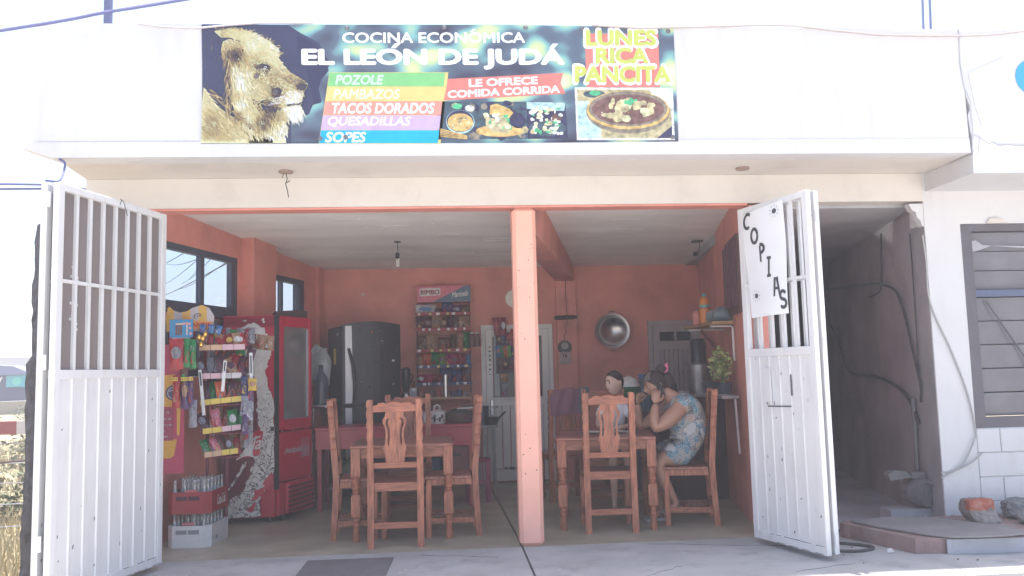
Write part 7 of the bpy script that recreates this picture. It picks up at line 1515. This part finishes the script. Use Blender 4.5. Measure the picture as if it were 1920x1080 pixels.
MBs.build('litter_specks', plain('pale_litter', (.5, .5, .5), .7), kind='stuff', fix=False)

# ------------------------------------------------------------------ left side: rough wall end, wires, scrub and a far shop
m = MB(); r = random.Random(19); nz = 44; ring = 10; vs = []; fs = []
for j in range(nz+1):
    z = -.45+3.02*j/nz; wl0 = -3.255+.008*math.sin(z*2.2)+r.uniform(-.008, .008)+(.045 if z > 1.5 else 0)
    for k in range(ring): vs.append(((wl0 if k < 3 else -3.13)+r.uniform(-.008, .008)*(k < 3), 6.92+[0, .0, .0, 0, .1, .25, .4, .4, .25, .1][k]+r.uniform(-.008, .008), z)) if k != 1 and k != 2 else vs.append((wl0+(.045*(k)), 6.90+r.uniform(-.012, .012), z+r.uniform(-.01, .01)))
    # close the ring on the far left
    for k in (7, 8, 9): vs[-ring+k] = ((wl0+r.uniform(-.01, .01)), vs[-ring+k][1], z)
for j in range(nz):
    for k in range(ring): fs.append((j*ring+k, j*ring+(k+1) % ring, (j+1)*ring+(k+1) % ring, (j+1)*ring+k))
fs.append(tuple(range(nz*ring, nz*ring+ring))); m.raw(vs, fs)
tag(m.build('rough_wall', mat('dark_rough_stone', (.075, .07, .078), .95, var=.35, scale=14, bump=1.0, bscale=40)), 'dark rough broken end of a stone wall left of the left gate', 'wall')
up = thing('utility_pole', 'grey utility pole rising behind the left end of the roof', 'utility pole', (-3.505, 9.0, -.4)); MB().tube([(0, 0, 0), (0, 0, 6.6)], [.055, .042], 10).build('pole', mat('blue_grey_pole', (.10, .12, .24), .7), up)
M_bluepole = plain('blue_grey_rod', (.16, .18, .32), .6)
for i, (x, dx) in enumerate(((4.877, .05), (4.955, .045))): o = MB().tube([(x, 8.0, 2.97), (x, 8.0, 4.7), (x+dx, 8.0, 5.8)], .012, 6).build('steel_rod', M_bluepole); tag(o, ('left' if i == 0 else 'right')+' one of two thin steel rods standing up from the roof at the right', 'steel rod', 'steel rods on the roof')
cable([(-5.5, 5.2, 2.98), (-2.66, 5.2, 3.450), (-2.034, 5.2, 3.572), (-1.59, 5.2, 3.653), (.5, 5.2, 4.05), (4, 5.2, 4.75)], .010, M_bluewire, 'lower of the double power cable crossing the top left sky', 'power cable'); cable([(-5.5, 5.25, 3.01), (-2.66, 5.25, 3.478), (-2.034, 5.25, 3.60), (-1.59, 5.25, 3.683), (.5, 5.25, 4.07), (4, 5.25, 4.78)], .007, M_bluewire, 'upper of the double power cable crossing the top left sky', 'power cable')
cable([(-14, 11, 3.62), (-5.2, 9, 3.37), (-3.5, 8.9, 3.28), (-2.4, 8.9, 3.22)], .012, M_bluewire, 'upper thin cable passing behind the left corner of the roof slab', 'power cable'); cable([(-14, 11, 3.55), (-5.2, 9, 3.31), (-3.5, 8.9, 3.27), (-2.4, 8.9, 3.20)], .012, M_bluewire, 'lower thin cable passing behind the left corner of the roof slab', 'power cable')
cable([(-2.62, 5.95, 2.85), (-2.56, 5.9, 2.80), (-2.46, 5.6, 2.62), (-2.43, 5.35, 2.56)], .008, M_bluewire, 'short cable dropping from the slab corner to the top of the left gate', 'cable')
for i, (z0, z1, y0, y1) in enumerate(((3.3, 3.9, 9, 16), (3.15, 3.7, 9.5, 16), (2.9, 3.35, 10, 17), (3.9, 3.0, 9, 18), (3.0, 4.4, 10, 17), (2.6, 2.9, 9.5, 18), (3.6, 3.6, 9, 15))):
    cable([(-9.6-.3*i, 31+y0*.2, z0+1.8), ((-9.6-.3*i-2.55)/2, (32+y0*1.2)/2, (z0+1.8+z1*.4+1.6)/2-.1), (-2.55, y0+1.0, z1*.4+1.6)], .008, M_wire, f'dark cable seen through the dining room windows, {ORD[i]} of the bundle outside', 'power cable')
# fence wires and sticks on the lot
fe = thing('wire_fence', 'wire fence with crooked sticks on the dry lot at far left', 'fence', (-5.0, 9.6, -.4))
for k in range(7): MB().tube([(-4, -.6, .25+k*.22), (0, 0, .22+k*.22+.02*math.sin(k)), (2.0, .1, .24+k*.22)], .006, 5).build('wire', M_steel, fe)
for x, l, t in ((-.05, 1.3, .06), (.05, 1.15, -.05), (-2, 1.5, .1), (1.5, 1.6, 0)): MB().tube([(x, -.05, 0), (x+t, -.05, l)], [.018, .012], 6).build('stick', mat('dry_stick', (.10, .075, .06), .9), fe)
MB().tube([(-2.2, -.1, .80), (.2, -.1, .90), (1.6, -.1, .98)], .014, 6).build('rail', mat('dry_stick', (.10, .075, .06), .9), fe)
ra = thing('painted_beam', 'horizontal red and white painted beam in the scrub at far left', 'beam', (-4.6, 9.6, .86)); MB().box(-2.5, .02, -.03, .03, -.07, .07).build('red_length', plain('faded_red_paint', (.30, .10, .10), .7), ra); MB().box(.021, 1.6, -.03, .03, -.07, .07).build('white_length', plain('faded_white_paint', (.55, .52, .50), .7), ra)
for x in (-2.0, 1.3): MB().box(x, x+.06, .031, .08, -1.26, .07).build('post', plain('faded_white_paint', (.55, .52, .50), .7), ra)
fb = thing('far_shop', 'small dark blue shop with a cyan picture sign far off at the left edge', 'shop', (-17.2, 35, .667)); fb.scale = (.583, .583, .583)
MB().box(-3.2, 1.8, -.2, 4.1, -1.6, -.001).build('plinth', M_dry, fb); MB().box(-3, 1.6, 0, 4, 0, 1.75).build('wall', plain('navy_wall', (.03, .035, .09), .8), fb); MB().prism([(-3.3, 1.76), (1.9, 1.76), (.55, 2.35), (-1.6, 2.5)], -.3, 4.2, 'xz').build('roof', plain('slate_blue_roof', (.16, .18, .30), .7), fb)
MB().box(.05, 1.5, -.08, -.01, .95, 1.72).build('picture_sign', plain('cyan_sign', (.05, .35, .42), .6), fb); MB().lathe([(.28, 0), (.28, .01)], (.75, -.081, 1.33), 16, axis='y').build('sign_blob', plain('teal_sign', (.10, .5, .42), .6), fb)
m = MB(); put_text(m, 'ney', (-.95, -.02, 1.22), (1, 0, 0), (0, 0, 1), .72, .42, .04); m.build('lettering', plain('sign_white', (.7, .7, .72)), fb, fix=False)
fw2 = thing('far_wall', 'long pale grey block building behind the dark blue shop', 'building', (-31, 70, 0)); MB().box(-8, 3.2, 0, 6, 0, 3.3).build('wall', plain('pale_grey_wall', (.35, .35, .36), .8), fw2); MB().box(-8.1, 3.3, -.1, 6.1, 3.301, 3.42).build('roof_edge', plain('grey_coping', (.30, .30, .31), .8), fw2)
for k in range(3): MB().box(-6+3*k, -4.8+3*k, -.03, .0-.002, 1.3, 2.3).build('window', plain('far_window', (.08, .09, .11), .3), fw2)
# scrub: each bush its own thing, leaves as small faces
M_l1 = mat('dry_olive_leaf', (.16, .15, .085), .8, var=.3, scale=6); M_l2 = mat('dusty_green_leaf', (.10, .12, .06), .8, var=.3, scale=6); M_l3 = mat('straw_leaf', (.36, .31, .18), .9, var=.2, scale=6)
r = random.Random(23); bushes = []
for i in range(6):
    m = MB(); leafy(m, (0, 0, .42), (.62, .62, .45), 420, .055+.01*(i % 3), r)
    bushes.append((m.mesh('leaves', [(M_l1, M_l2, M_l3)[i % 3], (M_l2, M_l1, M_l1)[i % 3]], fix=False), MB().tube([(0, 0, -.1), (.05, 0, .25), (-.04, .05, .6)], [.03, .02, .008], 5).tube([(0, 0, .05), (-.2, .1, .45)], [.02, .006], 5).mesh('stems', mat('dry_stick', (.10, .075, .06), .9))))
spots = []
for i in range(64):
    y = 10.6+ (i/63.0)**1.6*44; fx = -.52-.06*r.random()-.10*r.random()*(i % 3 == 0) if i % 5 else -.47+.04*r.random(); x = fx*y+(.3 if y < 13 else 0); spots.append((x, y))
sm = MB()
for i, (x, y) in enumerate(spots):
    s = r.uniform(.55, 1.1)*(1+(y-10)*.018); zs_ = s*r.uniform(.7, 1.1); a = r.uniform(0, 6); ca, sa = math.cos(a)*s, math.sin(a)*s
    for me_, mo in zip(bushes[i % 6], ((i % 3)*2, 6)):
        sm.raw([(x+v.co.x*ca-v.co.y*sa, y+v.co.x*sa+v.co.y*ca, hill(x, y)-.05+v.co.z*zs_) for v in me_.vertices], [list(p.vertices) for p in me_.polygons])
        n_ = len(me_.polygons); sm.m[-n_:] = [mo+p.material_index for p in me_.polygons]
sm.build('scrub', [M_l1, M_l2, M_l2, M_l1, M_l3, M_l1, mat('dry_stick', (.10, .075, .06), .9)], kind='stuff', fix=False)
gm = MB()
for k in range(3800):
    y = 8.0+r.random()**1.5*14; x = r.uniform(-.62, -.44)*y; z = hill(x, y); a = r.uniform(0, 6.3); h_ = r.uniform(.10, .34); w_ = .006+.002*y*.3
    gm.raw([(x-w_*math.cos(a), y-w_*math.sin(a), z-.02), (x+w_*math.cos(a), y+w_*math.sin(a), z-.02), (x+r.uniform(-.1, .1), y+r.uniform(-.1, .1), z+h_)], [(0, 1, 2)], k % 2)
gm.build('dry_grass', [M_l3, mat('pale_straw', (.42, .38, .24), .9, var=.2)], kind='stuff', fix=False)
